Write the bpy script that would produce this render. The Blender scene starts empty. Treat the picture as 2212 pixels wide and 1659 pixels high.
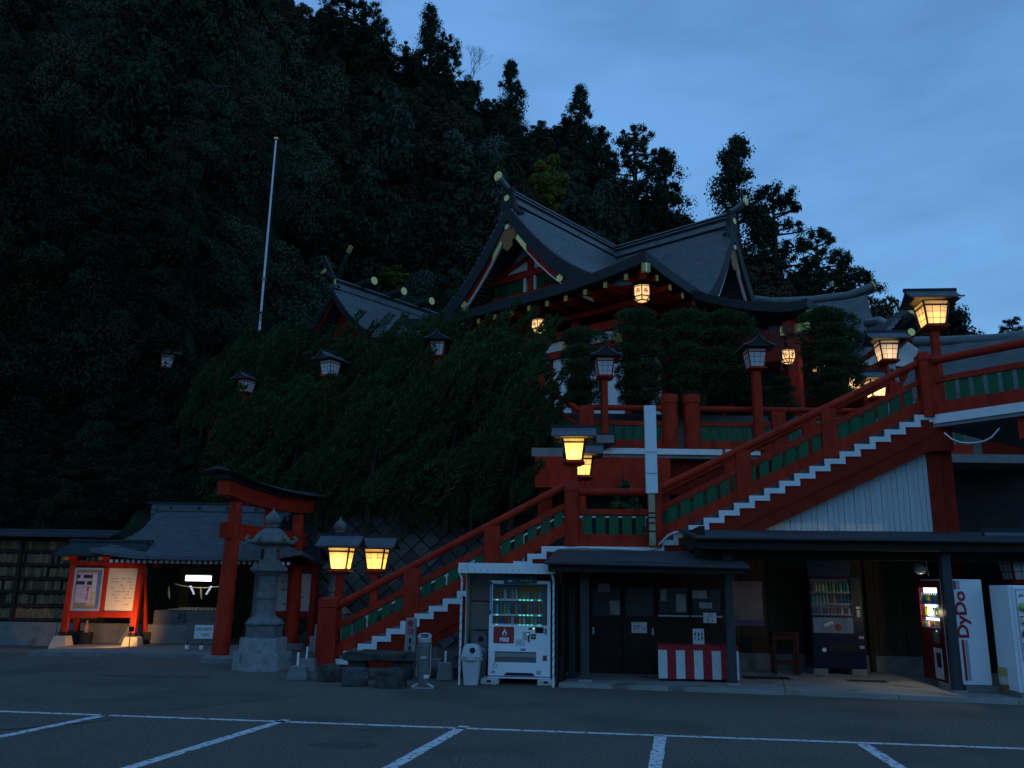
import bpy, bmesh, math, random
import numpy as np
from mathutils import Vector, Matrix
random.seed(7); rng = np.random.default_rng(7)
R = math.radians
SC = bpy.context.scene
COL = SC.collection

# ------------------------------------------------------------------ camera
CAM_H, PITCH, ROLL, FPX = 1.9, R(13.3), R(0.83), 1810.0
cam_d = bpy.data.cameras.new('camera'); cam = bpy.data.objects.new('camera', cam_d); COL.objects.link(cam)
cam_d.sensor_width = 36.0; cam_d.lens = 36.0 * FPX / 2212.0; cam_d.clip_start = 0.1; cam_d.clip_end = 3000
cam.matrix_world = Matrix.Translation((0, 0, CAM_H)) @ Matrix.Rotation(R(90) + PITCH, 4, 'X') @ Matrix.Rotation(ROLL, 4, 'Z')
SC.camera = cam

# ------------------------------------------------------------------ sky: dusk, the sun gone behind the hill, a thin even veil of cloud
W = bpy.data.worlds.new('World'); SC.world = W; W.use_nodes = True
nt = W.node_tree; nt.nodes.clear()
def N(tree, t, **kw):
    n = tree.nodes.new(t)
    for k, v in kw.items(): setattr(n, k, v)
    return n
sky = N(nt, 'ShaderNodeTexSky', sky_type='NISHITA'); sky.sun_disc = False
SUN_EL, SUN_ROT = R(4), R(-40)
sky.sun_elevation = SUN_EL; sky.sun_rotation = SUN_ROT
sky.air_density = 1.0; sky.dust_density = 0.3; sky.ozone_density = 4.0; sky.altitude = 200
tc = N(nt, 'ShaderNodeTexCoord')
mp = N(nt, 'ShaderNodeMapping'); mp.inputs['Scale'].default_value = (1.0, 1.0, 3.2)
cl = N(nt, 'ShaderNodeTexNoise'); cl.inputs['Scale'].default_value = 3.6; cl.inputs['Detail'].default_value = 5; cl.inputs['Roughness'].default_value = 0.55
rp = N(nt, 'ShaderNodeValToRGB'); rp.color_ramp.elements[0].position = 0.40; rp.color_ramp.elements[1].position = 0.66
rp.color_ramp.elements[0].color = (0, 0, 0, 1); rp.color_ramp.elements[1].color = (1, 1, 1, 1)
ti = N(nt, 'ShaderNodeMixRGB', blend_type='MULTIPLY'); ti.inputs['Fac'].default_value = 1.0
ti.inputs['Color2'].default_value = (1.27, 1.07, 0.95, 1)
cm = N(nt, 'ShaderNodeMixRGB', blend_type='MULTIPLY'); cm.inputs['Color2'].default_value = (0.76, 0.77, 0.80, 1)
mul = N(nt, 'ShaderNodeMath', operation='MULTIPLY'); mul.inputs[1].default_value = 0.85
bg = N(nt, 'ShaderNodeBackground'); bg.inputs['Strength'].default_value = 0.15
wo = N(nt, 'ShaderNodeOutputWorld')
L = nt.links.new
L(sky.outputs[0], ti.inputs['Color1']); L(tc.outputs['Generated'], mp.inputs[0]); L(mp.outputs[0], cl.inputs['Vector'])
L(cl.outputs['Fac'], rp.inputs[0]); L(rp.outputs[0], mul.inputs[0]); L(mul.outputs[0], cm.inputs['Fac'])
ve = N(nt, 'ShaderNodeMixRGB'); ve.inputs['Fac'].default_value = 0.5; ve.inputs['Color2'].default_value = (0.235, 0.53, 1.03, 1)
L(ti.outputs[0], ve.inputs['Color1']); L(ve.outputs[0], cm.inputs['Color1']); L(cm.outputs[0], bg.inputs['Color']); L(bg.outputs[0], wo.inputs[0])
sun_d = bpy.data.lights.new('sun', 'SUN'); sun_d.energy = 0.02; sun_d.angle = R(30); sun_d.color = (1, 0.93, 0.85)
sun = bpy.data.objects.new('sun', sun_d); COL.objects.link(sun)
sun.rotation_euler = (R(-84), 0, R(40)); sun.location = (0, -20, 30)

SC.render.engine = 'CYCLES'
SC.cycles.use_denoising = True
SC.cycles.max_bounces = 5; SC.cycles.diffuse_bounces = 3; SC.cycles.glossy_bounces = 2; SC.cycles.transparent_max_bounces = 6
SC.cycles.sample_clamp_indirect = 4.0
SC.view_settings.view_transform = 'Standard'; SC.view_settings.look = 'None'
SC.view_settings.exposure = 2.1; SC.view_settings.gamma = 1.0; SC.view_settings.use_curve_mapping = False

# ------------------------------------------------------------------ frames: a pixel of a 2212 px wide picture to a place at a known depth
TH = R(-5)
def ray(x, y):
    u = (x - 1106) / FPX; v = -(y - 829.5) / FPX
    u, v = u * math.cos(ROLL) - v * math.sin(ROLL), u * math.sin(ROLL) + v * math.cos(ROLL)
    return Vector((u, math.cos(PITCH) - v * math.sin(PITCH), math.sin(PITCH) + v * math.cos(PITCH)))
def aY(x, y, Y):
    d = ray(x, y); p = d * (Y / d.y); return Vector((p.x, Y, CAM_H + p.z))
def aZ(x, y, Z=0.0):
    d = ray(x, y); p = d * ((Z - CAM_H) / d.z); return Vector((p.x, p.y, Z))
def toS(X, Y): return (X * math.cos(TH) + Y * math.sin(TH), -X * math.sin(TH) + Y * math.cos(TH))
def aS(x, y, d):
    r = ray(x, y); t = d / (-r.x * math.sin(TH) + r.y * math.cos(TH)); p = r * t
    l = toS(p.x, p.y); return Vector((l[0], l[1], CAM_H + p.z))
TC = (5.04, 30.0); TA = R(49)
FRAMES = {'W': (0.0, (0, 0)), 'S': (TH, (0, 0)), 'T': (TA, TC)}
def world(frame, p):
    a, o = FRAMES[frame]
    return Vector((o[0] + p[0] * math.cos(a) - p[1] * math.sin(a), o[1] + p[0] * math.sin(a) + p[1] * math.cos(a), p[2]))

# ------------------------------------------------------------------ object helpers
BASE = {}
def props(o, label=None, cat=None, group=None, kind=None):
    if label: o['label'] = label
    if cat: o['category'] = cat
    if group: o['group'] = group
    if kind: o['kind'] = kind
    return o
def thing(name, label, cat, base=(0, 0, 0), frame='W', group=None, kind=None, turn=0.0):
    o = bpy.data.objects.new(name, None); COL.objects.link(o); o.empty_display_size = 0.2
    o.location = world(frame, base); o.rotation_euler = (0, 0, FRAMES[frame][0] + turn)
    props(o, label, cat, group, kind)
    BASE[o] = Vector(base) if not turn else Vector((0, 0, 0))
    return o
def root_base(p):
    while p is not None:
        if p in BASE: return BASE[p]
        p = p.parent
    return Vector((0, 0, 0))
def link(name, mesh, parent=None, loc=(0, 0, 0), rot=(0, 0, 0), scale=None, mat=None):
    o = bpy.data.objects.new(name, mesh); COL.objects.link(o)
    if parent is not None: o.parent = parent
    o.location = loc; o.rotation_euler = rot
    if scale: o.scale = scale
    return o
def place(name, mesh, parent, at, rot=(0, 0, 0)):
    """a piece that shares its mesh, put at a point of the thing's frame"""
    return link(name, mesh, parent, Vector(at) - root_base(parent), rot)

class MB:
    def __init__(s): s.v = []; s.f = []
    def add(s, vs, fs):
        b = len(s.v); s.v += [tuple(p) for p in vs]; s.f += [tuple(i + b for i in f) for f in fs]; return s
    def bx(s, x0, x1, y0, y1, z0, z1):
        return s.add([(x0,y0,z0),(x1,y0,z0),(x1,y1,z0),(x0,y1,z0),(x0,y0,z1),(x1,y0,z1),(x1,y1,z1),(x0,y1,z1)],
                     [(3,2,1,0),(4,5,6,7),(0,1,5,4),(1,2,6,5),(2,3,7,6),(3,0,4,7)])
    def box(s, c, d): return s.bx(c[0]-d[0]/2, c[0]+d[0]/2, c[1]-d[1]/2, c[1]+d[1]/2, c[2]-d[2]/2, c[2]+d[2]/2)
    def frus(s, c, z0, z1, a0, b0, a1, b1):
        x, y = c
        return s.add([(x-a0,y-b0,z0),(x+a0,y-b0,z0),(x+a0,y+b0,z0),(x-a0,y+b0,z0),(x-a1,y-b1,z1),(x+a1,y-b1,z1),(x+a1,y+b1,z1),(x-a1,y+b1,z1)],
                     [(3,2,1,0),(4,5,6,7),(0,1,5,4),(1,2,6,5),(2,3,7,6),(3,0,4,7)])
    def bar(s, p0, p1, w, h, up=(0, 0, 1)):
        p0 = Vector(p0); p1 = Vector(p1); d = (p1 - p0).normalized(); u = Vector(up)
        a = d.cross(u)
        if a.length < 1e-4: a = d.cross(Vector((0, 1, 0)))
        a.normalize(); b = a.cross(d).normalized(); a = a * w / 2; b = b * h / 2
        return s.add([p0-a-b,p0+a-b,p0+a+b,p0-a+b,p1-a-b,p1+a-b,p1+a+b,p1-a+b],
                     [(3,2,1,0),(4,5,6,7),(0,1,5,4),(1,2,6,5),(2,3,7,6),(3,0,4,7)])
    def vbar(s, p0, p1, w, h):
        """sloping board with plumb ends: w across, h upright"""
        p0 = Vector(p0); p1 = Vector(p1); d = p1 - p0; a = Vector((d.y, -d.x, 0)).normalized() * w / 2; b = Vector((0, 0, h / 2))
        return s.add([p0-a-b,p0+a-b,p0+a+b,p0-a+b,p1-a-b,p1+a-b,p1+a+b,p1-a+b],
                     [(3,2,1,0),(4,5,6,7),(0,1,5,4),(1,2,6,5),(2,3,7,6),(3,0,4,7)])
    def tube(s, p0, p1, r0, r1=None, n=12, caps=True):
        r1 = r0 if r1 is None else r1
        return s.path([p0, p1], [r0, r1], n, caps)
    def path(s, pts, rs, n=8, caps=True):
        pts = [Vector(p) for p in pts]
        if not isinstance(rs, (list, tuple)): rs = [rs] * len(pts)
        vs = []; fs = []; prev = None
        for i, p in enumerate(pts):
            d = (pts[min(i+1, len(pts)-1)] - pts[max(i-1, 0)]).normalized()
            if prev is None:
                a = d.cross(Vector((0, 0, 1)))
                if a.length < 1e-3: a = d.cross(Vector((0, 1, 0)))
            else: a = prev - d * prev.dot(d)
            a.normalize(); prev = a; b = d.cross(a)
            vs += [p + (a * math.cos(t) + b * math.sin(t)) * rs[i] for t in [2*math.pi*k/n for k in range(n)]]
        for i in range(len(pts)-1):
            for k in range(n):
                fs.append((i*n+k, i*n+(k+1) % n, (i+1)*n+(k+1) % n, (i+1)*n+k))
        if caps: fs += [tuple(reversed(range(n))), tuple((len(pts)-1)*n+k for k in range(n))]
        return s.add(vs, fs)
    def lathe(s, prof, n=16, c=(0, 0, 0), start=0.0):
        vs = []; fs = []
        for r, z in prof:
            vs += [(c[0]+r*math.cos(start+2*math.pi*k/n), c[1]+r*math.sin(start+2*math.pi*k/n), c[2]+z) for k in range(n)]
        for i in range(len(prof)-1):
            for k in range(n): fs.append((i*n+k, i*n+(k+1) % n, (i+1)*n+(k+1) % n, (i+1)*n+k))
        fs += [tuple(reversed(range(n))), tuple((len(prof)-1)*n+k for k in range(n))]
        return s.add(vs, fs)
    def prism(s, pts, a0, a1, plane='xz'):
        def m(p, a): return (p[0], a, p[1]) if plane == 'xz' else ((p[0], p[1], a) if plane == 'xy' else (a, p[0], p[1]))
        n = len(pts); vs = [m(p, a0) for p in pts] + [m(p, a1) for p in pts]
        fs = [tuple(range(n)), tuple(reversed(range(n, 2*n)))] + [(i, (i+1) % n, n+(i+1) % n, n+i) for i in range(n)]
        return s.add(vs, fs)
    def strip(s, top, dz, dy):
        """band hung from a 3d polyline: height dz downwards, offset vector dy for thickness"""
        top = [Vector(p) for p in top]; n = len(top); dz = Vector((0, 0, -dz)); dy = Vector(dy)
        vs = top + [p+dz for p in top] + [p+dy for p in top] + [p+dz+dy for p in top]; fs = []
        for i in range(n-1):
            fs += [(i, i+1, n+i+1, n+i), (2*n+i, 3*n+i, 3*n+i+1, 2*n+i+1), (i, 2*n+i, 2*n+i+1, i+1), (n+i, n+i+1, 3*n+i+1, 3*n+i)]
        fs += [(0, n, 3*n, 2*n), (n-1, 3*n-1, 4*n-1, 2*n-1)]
        return s.add(vs, fs)
    def grid(s, fn, us, vs_, thick=0.0):
        nu, nv = len(us), len(vs_); top = [fn(u, v) for u in us for v in vs_]
        fs = [(i*nv+j, (i+1)*nv+j, (i+1)*nv+j+1, i*nv+j+1) for i in range(nu-1) for j in range(nv-1)]
        vs = list(top)
        if thick:
            b = nu*nv; vs += [(p[0], p[1], p[2]-thick) for p in top]
            fs += [tuple(b+k for k in reversed(f)) for f in fs[:]]
            rim = [(i*nv, (i+1)*nv) for i in range(nu-1)] + [((nu-1)*nv+j, (nu-1)*nv+j+1) for j in range(nv-1)] + \
                  [((i+1)*nv+nv-1, i*nv+nv-1) for i in range(nu-1)] + [(j+1, j) for j in range(nv-1)]
            fs += [(q, p, b+p, b+q) for p, q in rim]
        return s.add(vs, fs)
    def mesh(s, name, mat, smooth=False, off=(0, 0, 0), bevel=0.0):
        m = bpy.data.meshes.new(name); o = Vector(off)
        m.from_pydata([(p[0]-o.x, p[1]-o.y, p[2]-o.z) for p in s.v], [], s.f)
        b = bmesh.new(); b.from_mesh(m); bmesh.ops.recalc_face_normals(b, faces=b.faces)
        if bevel: bmesh.ops.bevel(b, geom=b.edges[:], offset=bevel, segments=1, affect='EDGES', clamp_overlap=True)
        b.to_mesh(m); b.free(); m.materials.append(mat)
        if smooth:
            for p in m.polygons: p.use_smooth = True
            try: m.set_sharp_from_angle(angle=R(40))
            except Exception: pass
        return m
    def build(s, name, mat, parent=None, smooth=False, bevel=0.0, label=None, base=None, frame='W'):
        if parent is not None: off = root_base(parent)
        else: off = Vector(base) if base is not None else Vector((0, 0, 0))
        o = bpy.data.objects.new(name, s.mesh(name, mat, smooth, off, bevel)); COL.objects.link(o)
        if parent is not None: o.parent = parent
        else:
            o.location = world(frame, off); o.rotation_euler = (0, 0, FRAMES[frame][0])
        if label: o['label'] = label
        return o

# ------------------------------------------------------------------ materials
MATS = {}
def mat(name, col, rough=0.6, var=0.12, scale=3.0, bump=0.0, bscale=25.0, metal=0.0, spec=0.15, rnd=0.0, stretch=(1, 1, 1), stain=None, detail=4):
    m = bpy.data.materials.new(name); m.use_nodes = True; t = m.node_tree; p = t.nodes['Principled BSDF']
    p.inputs['Roughness'].default_value = rough; p.inputs['Metallic'].default_value = metal; p.inputs['Specular IOR Level'].default_value = spec
    c = N(t, 'ShaderNodeTexCoord'); mpn = N(t, 'ShaderNodeMapping'); mpn.inputs['Scale'].default_value = stretch
    t.links.new(c.outputs['Object'], mpn.inputs[0])
    n = N(t, 'ShaderNodeTexNoise'); n.inputs['Scale'].default_value = scale; n.inputs['Detail'].default_value = detail; n.inputs['Roughness'].default_value = 0.6
    t.links.new(mpn.outputs[0], n.inputs['Vector'])
    r = N(t, 'ShaderNodeValToRGB'); e = r.color_ramp.elements; e[0].position = 0.3; e[1].position = 0.7
    lo = tuple(max(0, x*(1-var)) for x in col) + (1,); hi = tuple(min(1, x*(1+var)) for x in col) + (1,)
    e[0].color = lo; e[1].color = hi; t.links.new(n.outputs['Fac'], r.inputs[0]); out = r.outputs[0]
    if stain:
        n2 = N(t, 'ShaderNodeTexNoise'); n2.inputs['Scale'].default_value = stain[1]; n2.inputs['Detail'].default_value = 6
        t.links.new(mpn.outputs[0], n2.inputs['Vector'])
        r2 = N(t, 'ShaderNodeValToRGB'); r2.color_ramp.elements[0].position = stain[2]; r2.color_ramp.elements[1].position = stain[2]+0.12
        t.links.new(n2.outputs['Fac'], r2.inputs[0]); mx = N(t, 'ShaderNodeMixRGB')
        t.links.new(r2.outputs[0], mx.inputs['Fac']); t.links.new(out, mx.inputs['Color1']); mx.inputs['Color2'].default_value = tuple(stain[0]) + (1,)
        out = mx.outputs[0]
    if rnd:
        oi = N(t, 'ShaderNodeObjectInfo'); mr = N(t, 'ShaderNodeMapRange'); mr.inputs[3].default_value = 1-rnd; mr.inputs[4].default_value = 1+rnd
        t.links.new(oi.outputs['Random'], mr.inputs[0]); mx = N(t, 'ShaderNodeMixRGB', blend_type='MULTIPLY'); mx.inputs['Fac'].default_value = 1
        t.links.new(out, mx.inputs['Color1']); t.links.new(mr.outputs[0], mx.inputs['Color2']); out = mx.outputs[0]
    t.links.new(out, p.inputs['Base Color'])
    if bump:
        n3 = N(t, 'ShaderNodeTexNoise'); n3.inputs['Scale'].default_value = bscale; n3.inputs['Detail'].default_value = 4; t.links.new(mpn.outputs[0], n3.inputs['Vector'])
        b = N(t, 'ShaderNodeBump'); b.inputs['Strength'].default_value = bump; b.inputs['Distance'].default_value = 0.02
        t.links.new(n3.outputs['Fac'], b.inputs['Height']); t.links.new(b.outputs[0], p.inputs['Normal'])
    MATS[name] = m; return m
def leafmat(name, cols, rnd_island=0.35):
    m = bpy.data.materials.new(name); m.use_nodes = True; t = m.node_tree; t.nodes.clear()
    oi = N(t, 'ShaderNodeObjectInfo'); r = N(t, 'ShaderNodeValToRGB'); e = r.color_ramp.elements
    while len(e) < len(cols): e.new(0.5)
    for i, c in enumerate(cols): e[i].position = i / max(1, len(cols)-1); e[i].color = tuple(c) + (1,)
    t.links.new(oi.outputs['Random'], r.inputs[0])
    g = N(t, 'ShaderNodeNewGeometry'); mr = N(t, 'ShaderNodeMapRange'); mr.inputs[3].default_value = 1-rnd_island; mr.inputs[4].default_value = 1+rnd_island
    t.links.new(g.outputs['Random Per Island'], mr.inputs[0])
    mx = N(t, 'ShaderNodeMixRGB', blend_type='MULTIPLY'); mx.inputs['Fac'].default_value = 1
    t.links.new(r.outputs[0], mx.inputs['Color1']); t.links.new(mr.outputs[0], mx.inputs['Color2'])
    d = N(t, 'ShaderNodeBsdfDiffuse'); o = N(t, 'ShaderNodeOutputMaterial')
    t.links.new(mx.outputs[0], d.inputs['Color']); t.links.new(d.outputs[0], o.inputs[0]); return m
def paper(name, col, frac=0.6):
    m = bpy.data.materials.new(name); m.use_nodes = True; t = m.node_tree; t.nodes.clear()
    a = N(t, 'ShaderNodeBsdfDiffuse'); b = N(t, 'ShaderNodeBsdfTranslucent'); x = N(t, 'ShaderNodeMixShader'); o = N(t, 'ShaderNodeOutputMaterial')
    a.inputs[0].default_value = tuple(col)+(1,); b.inputs[0].default_value = tuple(col)+(1,); x.inputs[0].default_value = frac
    t.links.new(a.outputs[0], x.inputs[1]); t.links.new(b.outputs[0], x.inputs[2]); t.links.new(x.outputs[0], o.inputs[0]); return m
HILLM = None
def emit(name, col, s):
    m = bpy.data.materials.new(name); m.use_nodes = True; p = m.node_tree.nodes['Principled BSDF']
    p.inputs['Base Color'].default_value = tuple(col)+(1,); p.inputs['Emission Color'].default_value = tuple(col)+(1,); p.inputs['Emission Strength'].default_value = s*0.36; return m
def lamp(name, parent, at, energy, col, size=0.05):
    d = bpy.data.lights.new(name, 'POINT'); d.energy = energy*0.36; d.color = col; d.shadow_soft_size = size
    o = bpy.data.objects.new(name, d); COL.objects.link(o); o.parent = parent; o.location = Vector(at) - root_base(parent); return o

RED = mat('vermilion_paint', (0.375, 0.026, 0.010), 0.62, 0.30, 4.0, 0.15, 18, stretch=(1, 1, 0.4), spec=0.12, detail=7, stain=((0.20, 0.020, 0.012), 2.6, 0.60))
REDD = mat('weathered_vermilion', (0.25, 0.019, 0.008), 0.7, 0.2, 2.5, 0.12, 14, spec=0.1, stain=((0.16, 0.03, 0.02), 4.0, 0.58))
GREEN = mat('green_board', (0.018, 0.105, 0.044), 0.6, 0.15, 4, 0.1, 20, rnd=0.12)
WHITE = mat('white_paint', (0.74, 0.74, 0.74), 0.55, 0.06, 4, 0.05, 20, stain=((0.45, 0.45, 0.43), 6.0, 0.66))
PLASTER = mat('white_plaster', (0.78, 0.77, 0.76), 0.8, 0.05, 2)
CONC = mat('concrete', (0.18, 0.18, 0.17), 0.85, 0.2, 3, 0.3, 30, stain=((0.12, 0.12, 0.11), 2.0, 0.6))
STONE = mat('granite', (0.15, 0.15, 0.145), 0.8, 0.25, 6, 0.3, 40, stain=((0.12, 0.12, 0.115), 4.0, 0.56))
PALEST = mat('pale_granite', (0.27, 0.27, 0.265), 0.8, 0.2, 6, 0.3, 40, stain=((0.13, 0.13, 0.125), 4.0, 0.6))
GUTT = mat('dark_gutter', (0.05, 0.052, 0.056), 0.45, 0.15, 6)
STONEW = mat('wall_stone', (0.085, 0.082, 0.078), 0.9, 0.3, 3, 0.5, 12, rnd=0.35, stain=((0.05, 0.06, 0.045), 3.0, 0.55))
ROCK = mat('dark_rock', (0.075, 0.075, 0.075), 0.85, 0.4, 4, 0.6, 9, stain=((0.32, 0.32, 0.32), 5.0, 0.63))
COPPER = mat('copper_roof', (0.115, 0.13, 0.135), 0.42, 0.2, 2.5, 0.06, 30, spec=0.35, stain=((0.07, 0.09, 0.09), 1.6, 0.6))
COPPERD = mat('dark_roof_edge', (0.026, 0.032, 0.035), 0.6, 0.2, 3, 0.1, 20)
TILE = mat('slate_roof', (0.095, 0.105, 0.115), 0.55, 0.25, 4, 0.1, 25, spec=0.25)
TIN = mat('dark_tin_roof', (0.042, 0.047, 0.053), 0.6, 0.25, 2, 0.05, 30, spec=0.15)
WOODD = mat('dark_wood', (0.03, 0.022, 0.017), 0.7, 0.3, 6, 0.2, 20, stretch=(6, 6, 0.7))
WOODB = mat('brown_boards', (0.055, 0.036, 0.020), 0.7, 0.35, 5, 0.2, 20, stretch=(5, 5, 0.6), rnd=0.2)
PLAQ = mat('plaque_wood', (0.17, 0.105, 0.055), 0.8, 0.25, 8, rnd=0.5, stain=((0.05, 0.04, 0.03), 22.0, 0.56))
GOLD = mat('gold_leaf', (0.80, 0.62, 0.20), 0.35, 0.1, 8, 0.15, 30, metal=0.55)
YEL = mat('yellow_cap', (0.50, 0.34, 0.07), 0.5, 0.1, 5)
BLACK = mat('black_metal', (0.018, 0.018, 0.02), 0.45, 0.1)
GREYM = mat('grey_steel', (0.16, 0.165, 0.17), 0.4, 0.12, 6, metal=0.4)
STEEL = mat('bright_steel', (0.42, 0.43, 0.45), 0.35, 0.1, 6, metal=0.6)
BARK = mat('bark', (0.05, 0.038, 0.028), 0.9, 0.3, 6, 0.4, 20)
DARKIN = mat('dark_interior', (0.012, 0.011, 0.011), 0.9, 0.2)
BEIGE = mat('beige_sheet', (0.50, 0.45, 0.38), 0.6, 0.08, 3)
MACHW = mat('machine_white', (0.84, 0.85, 0.88), 0.3, 0.03, 3, spec=0.5)
PLASTIC = mat('grey_white_plastic', (0.50, 0.51, 0.52), 0.45, 0.08, 5)
PAPERN = mat('notice_paper', (0.66, 0.66, 0.66), 0.8, 0.04)
INK = mat('ink', (0.03, 0.03, 0.04), 0.7, 0.05)
INKR = mat('red_ink', (0.45, 0.03, 0.04), 0.6, 0.05)
GLASSD = mat('dark_window_glass', (0.05, 0.055, 0.06), 0.12, 0.3, 2, spec=0.6)
SHOJI = paper('lantern_paper', (0.86, 0.84, 0.80), 0.45)
SHOJI2 = paper('unlit_lantern_paper', (0.66, 0.67, 0.68), 0.12)

# lettering, made before the scene fills up
TXT = {}
def letters(body, mat_, size=1.0, bold=0.0, align='CENTER', shear=0.0, key=None, ext=0.0):
    k = key or body
    c = bpy.data.curves.new('lettering', 'FONT'); c.body = body; c.size = size; c.align_x = align; c.align_y = 'CENTER'; c.offset = bold; c.shear = shear; c.extrude = ext
    c.resolution_u = 3
    o = bpy.data.objects.new('lettering', c); COL.objects.link(o)
    m = bpy.data.meshes.new_from_object(o.evaluated_get(bpy.context.evaluated_depsgraph_get())); m.materials.clear(); m.materials.append(mat_)
    bpy.data.objects.remove(o); bpy.data.curves.remove(c); m.name = 'lettering'; TXT[k] = m; return m
MWHITE = mat('white_lettering', (0.80, 0.80, 0.80), 0.6, 0.02)
letters('FIRE', MWHITE, 0.16, 0.008)
letters('DyDo', INKR, 0.44, 0.014)
letters('奉\n納', INKR, 0.15, 0.003, key='hono'); letters('社', INK, 0.30, 0.004)
letters('お供え油揚げ', INK, 0.075, 0.001); letters('300円', INK, 0.085, 0.001)
letters('PEPSI', MWHITE, 0.2, 0.004, shear=0.3)
letters('glico', INKR, 0.11, 0.003, shear=0.2); letters('17', INKR, 0.16, 0.005)
def dashes(name, m, parent, rows, w, pitch, h, at, rot, seed, fill=0.8, vertical=False):
    """print too small to read: rows of short strokes on one sheet"""
    r = random.Random(seed); b = MB()
    for i in range(rows):
        a = -w/2
        while a < w/2 - h:
            l = min(r.uniform(0.5, 2.2)*h, w/2 - a)
            if r.random() < fill:
                q = (rows/2 - i - 0.5) * pitch
                if vertical: b.bx(q-h*0.35, q+h*0.35, -a-l, -a, 0, 0.001)
                else: b.bx(a, a+l, q-h*0.35, q+h*0.35, 0, 0.001)
            a += l + r.uniform(0.3, 0.9)*h
    return place(name, b.mesh(name, m), parent, at, rot)

# ================================================================== ground and parking lot
ASPH = mat('asphalt', (0.130, 0.117, 0.098), 0.9, 0.55, 26.0, 1.0, 60, stain=((0.098, 0.090, 0.078), 0.45, 0.50), detail=10)
PAINT = mat('worn_road_paint', (0.62, 0.63, 0.64), 0.8, 0.12, 6, 0.3, 60, stain=((0.11, 0.11, 0.105), 13.0, 0.53), detail=8)
TAR = mat('tar_patch', (0.030, 0.030, 0.032), 0.85, 0.3, 3)
g = MB(); g.grid(lambda u, v: (u, v, 0), [-600, -60, -30, -15, 0, 15, 30, 60, 600], [-300, -20, 0, 10, 20, 40, 100, 600])
ground = g.build('ground', ASPH); props(ground, kind='structure', label='dark asphalt parking lot with cracks and damp patches')
def sheet(name, m, pts, z=0.004, kind='structure', parent=None, label=None):
    b = MB(); b.add([(p[0], p[1], z) for p in pts], [tuple(range(len(pts)))])
    o = b.build(name, m, parent)
    if parent is None: props(o, kind=kind, label=label)
    return o
def line(a, b, w, name='parking_line'):
    a = Vector(a); b = Vector(b); d = (b-a).normalized(); n = Vector((-d.y, d.x)) * w/2
    L_ = (b-a).length; k = max(2, int(L_/0.12)); r = random.Random(int(L_*100)); lo = []; hi = []
    for i in range(k+1):
        p = a + d*L_*i/k; lo.append(p - n*(1+r.uniform(-0.12, 0.1))); hi.append(p + n*(1+r.uniform(-0.12, 0.1)))
    m = MB(); vs = [(p.x, p.y, 0.004) for p in lo] + [(p.x, p.y, 0.004) for p in hi]
    m.add(vs, [(i, i+1, k+2+i, k+1+i) for i in range(k)])
    return m.build(name, PAINT, ground)
ld = Vector((13.57, -1.74)).normalized()
line(Vector((-7.24, 12.73)) - ld*4, Vector((6.33, 10.99)) + ld*3, 0.11)
for hx, hy, ex, ey in ((-5.63, 12.60, -6.6, 8.9), (-3.06, 12.36, -4.1, 8.2), (-0.57, 12.06, -1.5, 8.2), (1.98, 11.54, 1.25, 8.0), (4.42, 11.15, 4.05, 8.0), (6.9, 10.8, 6.7, 7.8)):
    line((hx, hy), (ex, ey), 0.15)
STAIN = mat('damp_stain', (0.080, 0.078, 0.074), 0.85, 0.35, 9)
def crack(pts, w):
    b = MB(); r = random.Random(3); P = []
    for i in range(len(pts)-1):
        for k in range(10): P.append(Vector(pts[i]).lerp(Vector(pts[i+1]), k/10) + Vector((0, r.uniform(-0.05, 0.05))))
    vs = []
    for p in P:
        q = w*r.uniform(0.4, 1.3); vs += [(p.x, p.y-q, 0.003), (p.x, p.y+q, 0.003)]
    b.add(vs, [(2*i, 2*i+2, 2*i+3, 2*i+1) for i in range(len(P)-1)]); b.build('crack', TAR, ground)
crack([(-7.5, 10.6), (-6.0, 11.5), (-5.3, 12.2)], 0.03); crack([(-5.1, 12.9), (-4.2, 14.0), (-3.0, 15.4)], 0.015); crack([(-8.5, 16.4), (-6.4, 17.2)], 0.015)
for cx, cy, rx, ry, sd in ((-1.9, 10.6, 0.45, 0.22, 1), (-1.75, 11.7, 0.3, 0.12, 2), (-6.9, 17.4, 1.3, 0.28, 3)):
    r_ = random.Random(sd)
    sheet('tar_stain', TAR, [(cx+rx*math.cos(t)*r_.uniform(0.75, 1.1), cy+ry*math.sin(t)*r_.uniform(0.75, 1.1)) for t in [2*math.pi*k/18 for k in range(18)]], 0.0025, parent=ground).data.materials[0] = STAIN

# concrete apron in front of the shops
APRON = mat('pale_concrete', (0.27, 0.26, 0.24), 0.8, 0.18, 1.5, 0.2, 40, stain=((0.13, 0.125, 0.115), 1.3, 0.56), detail=7)
ap = thing('pavement', 'pale concrete apron in front of the shop row, stained and jointed', None, (1.0, 16.6, 0), 'W', kind='structure')
P_ = [(0.95, 16.55), (4.97, 15.85), (8.66, 15.0), (12.5, 14.1), (14.5, 21.5), (0.9, 21.5)]
fr = [Vector(P_[0]), Vector(P_[1]), Vector(P_[2]), Vector(P_[3])]
cuts = [0.0, 1.0, 2.0, 3.0]
for i in range(3):
    a, b = fr[i], fr[i+1]; n = 2
    for k in range(n):
        p = a.lerp(b, k/n) + (b-a).normalized()*0.006; q = a.lerp(b, (k+1)/n) - (b-a).normalized()*0.006
        m = MB(); m.prism([(p.x, p.y), (q.x, q.y), (q.x+0.75, 18.4), (p.x+0.75, 18.4)], 0.0, 0.08+0.004*((i+k) % 2), 'xy'); m.build('concrete_slab', APRON, ap)
m = MB(); m.prism([(1.6, 18.42), (14, 18.42), (14.5, 22), (1.6, 22)], 0.0, 0.082, 'xy'); m.build('concrete_slab', APRON, ap)
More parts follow.
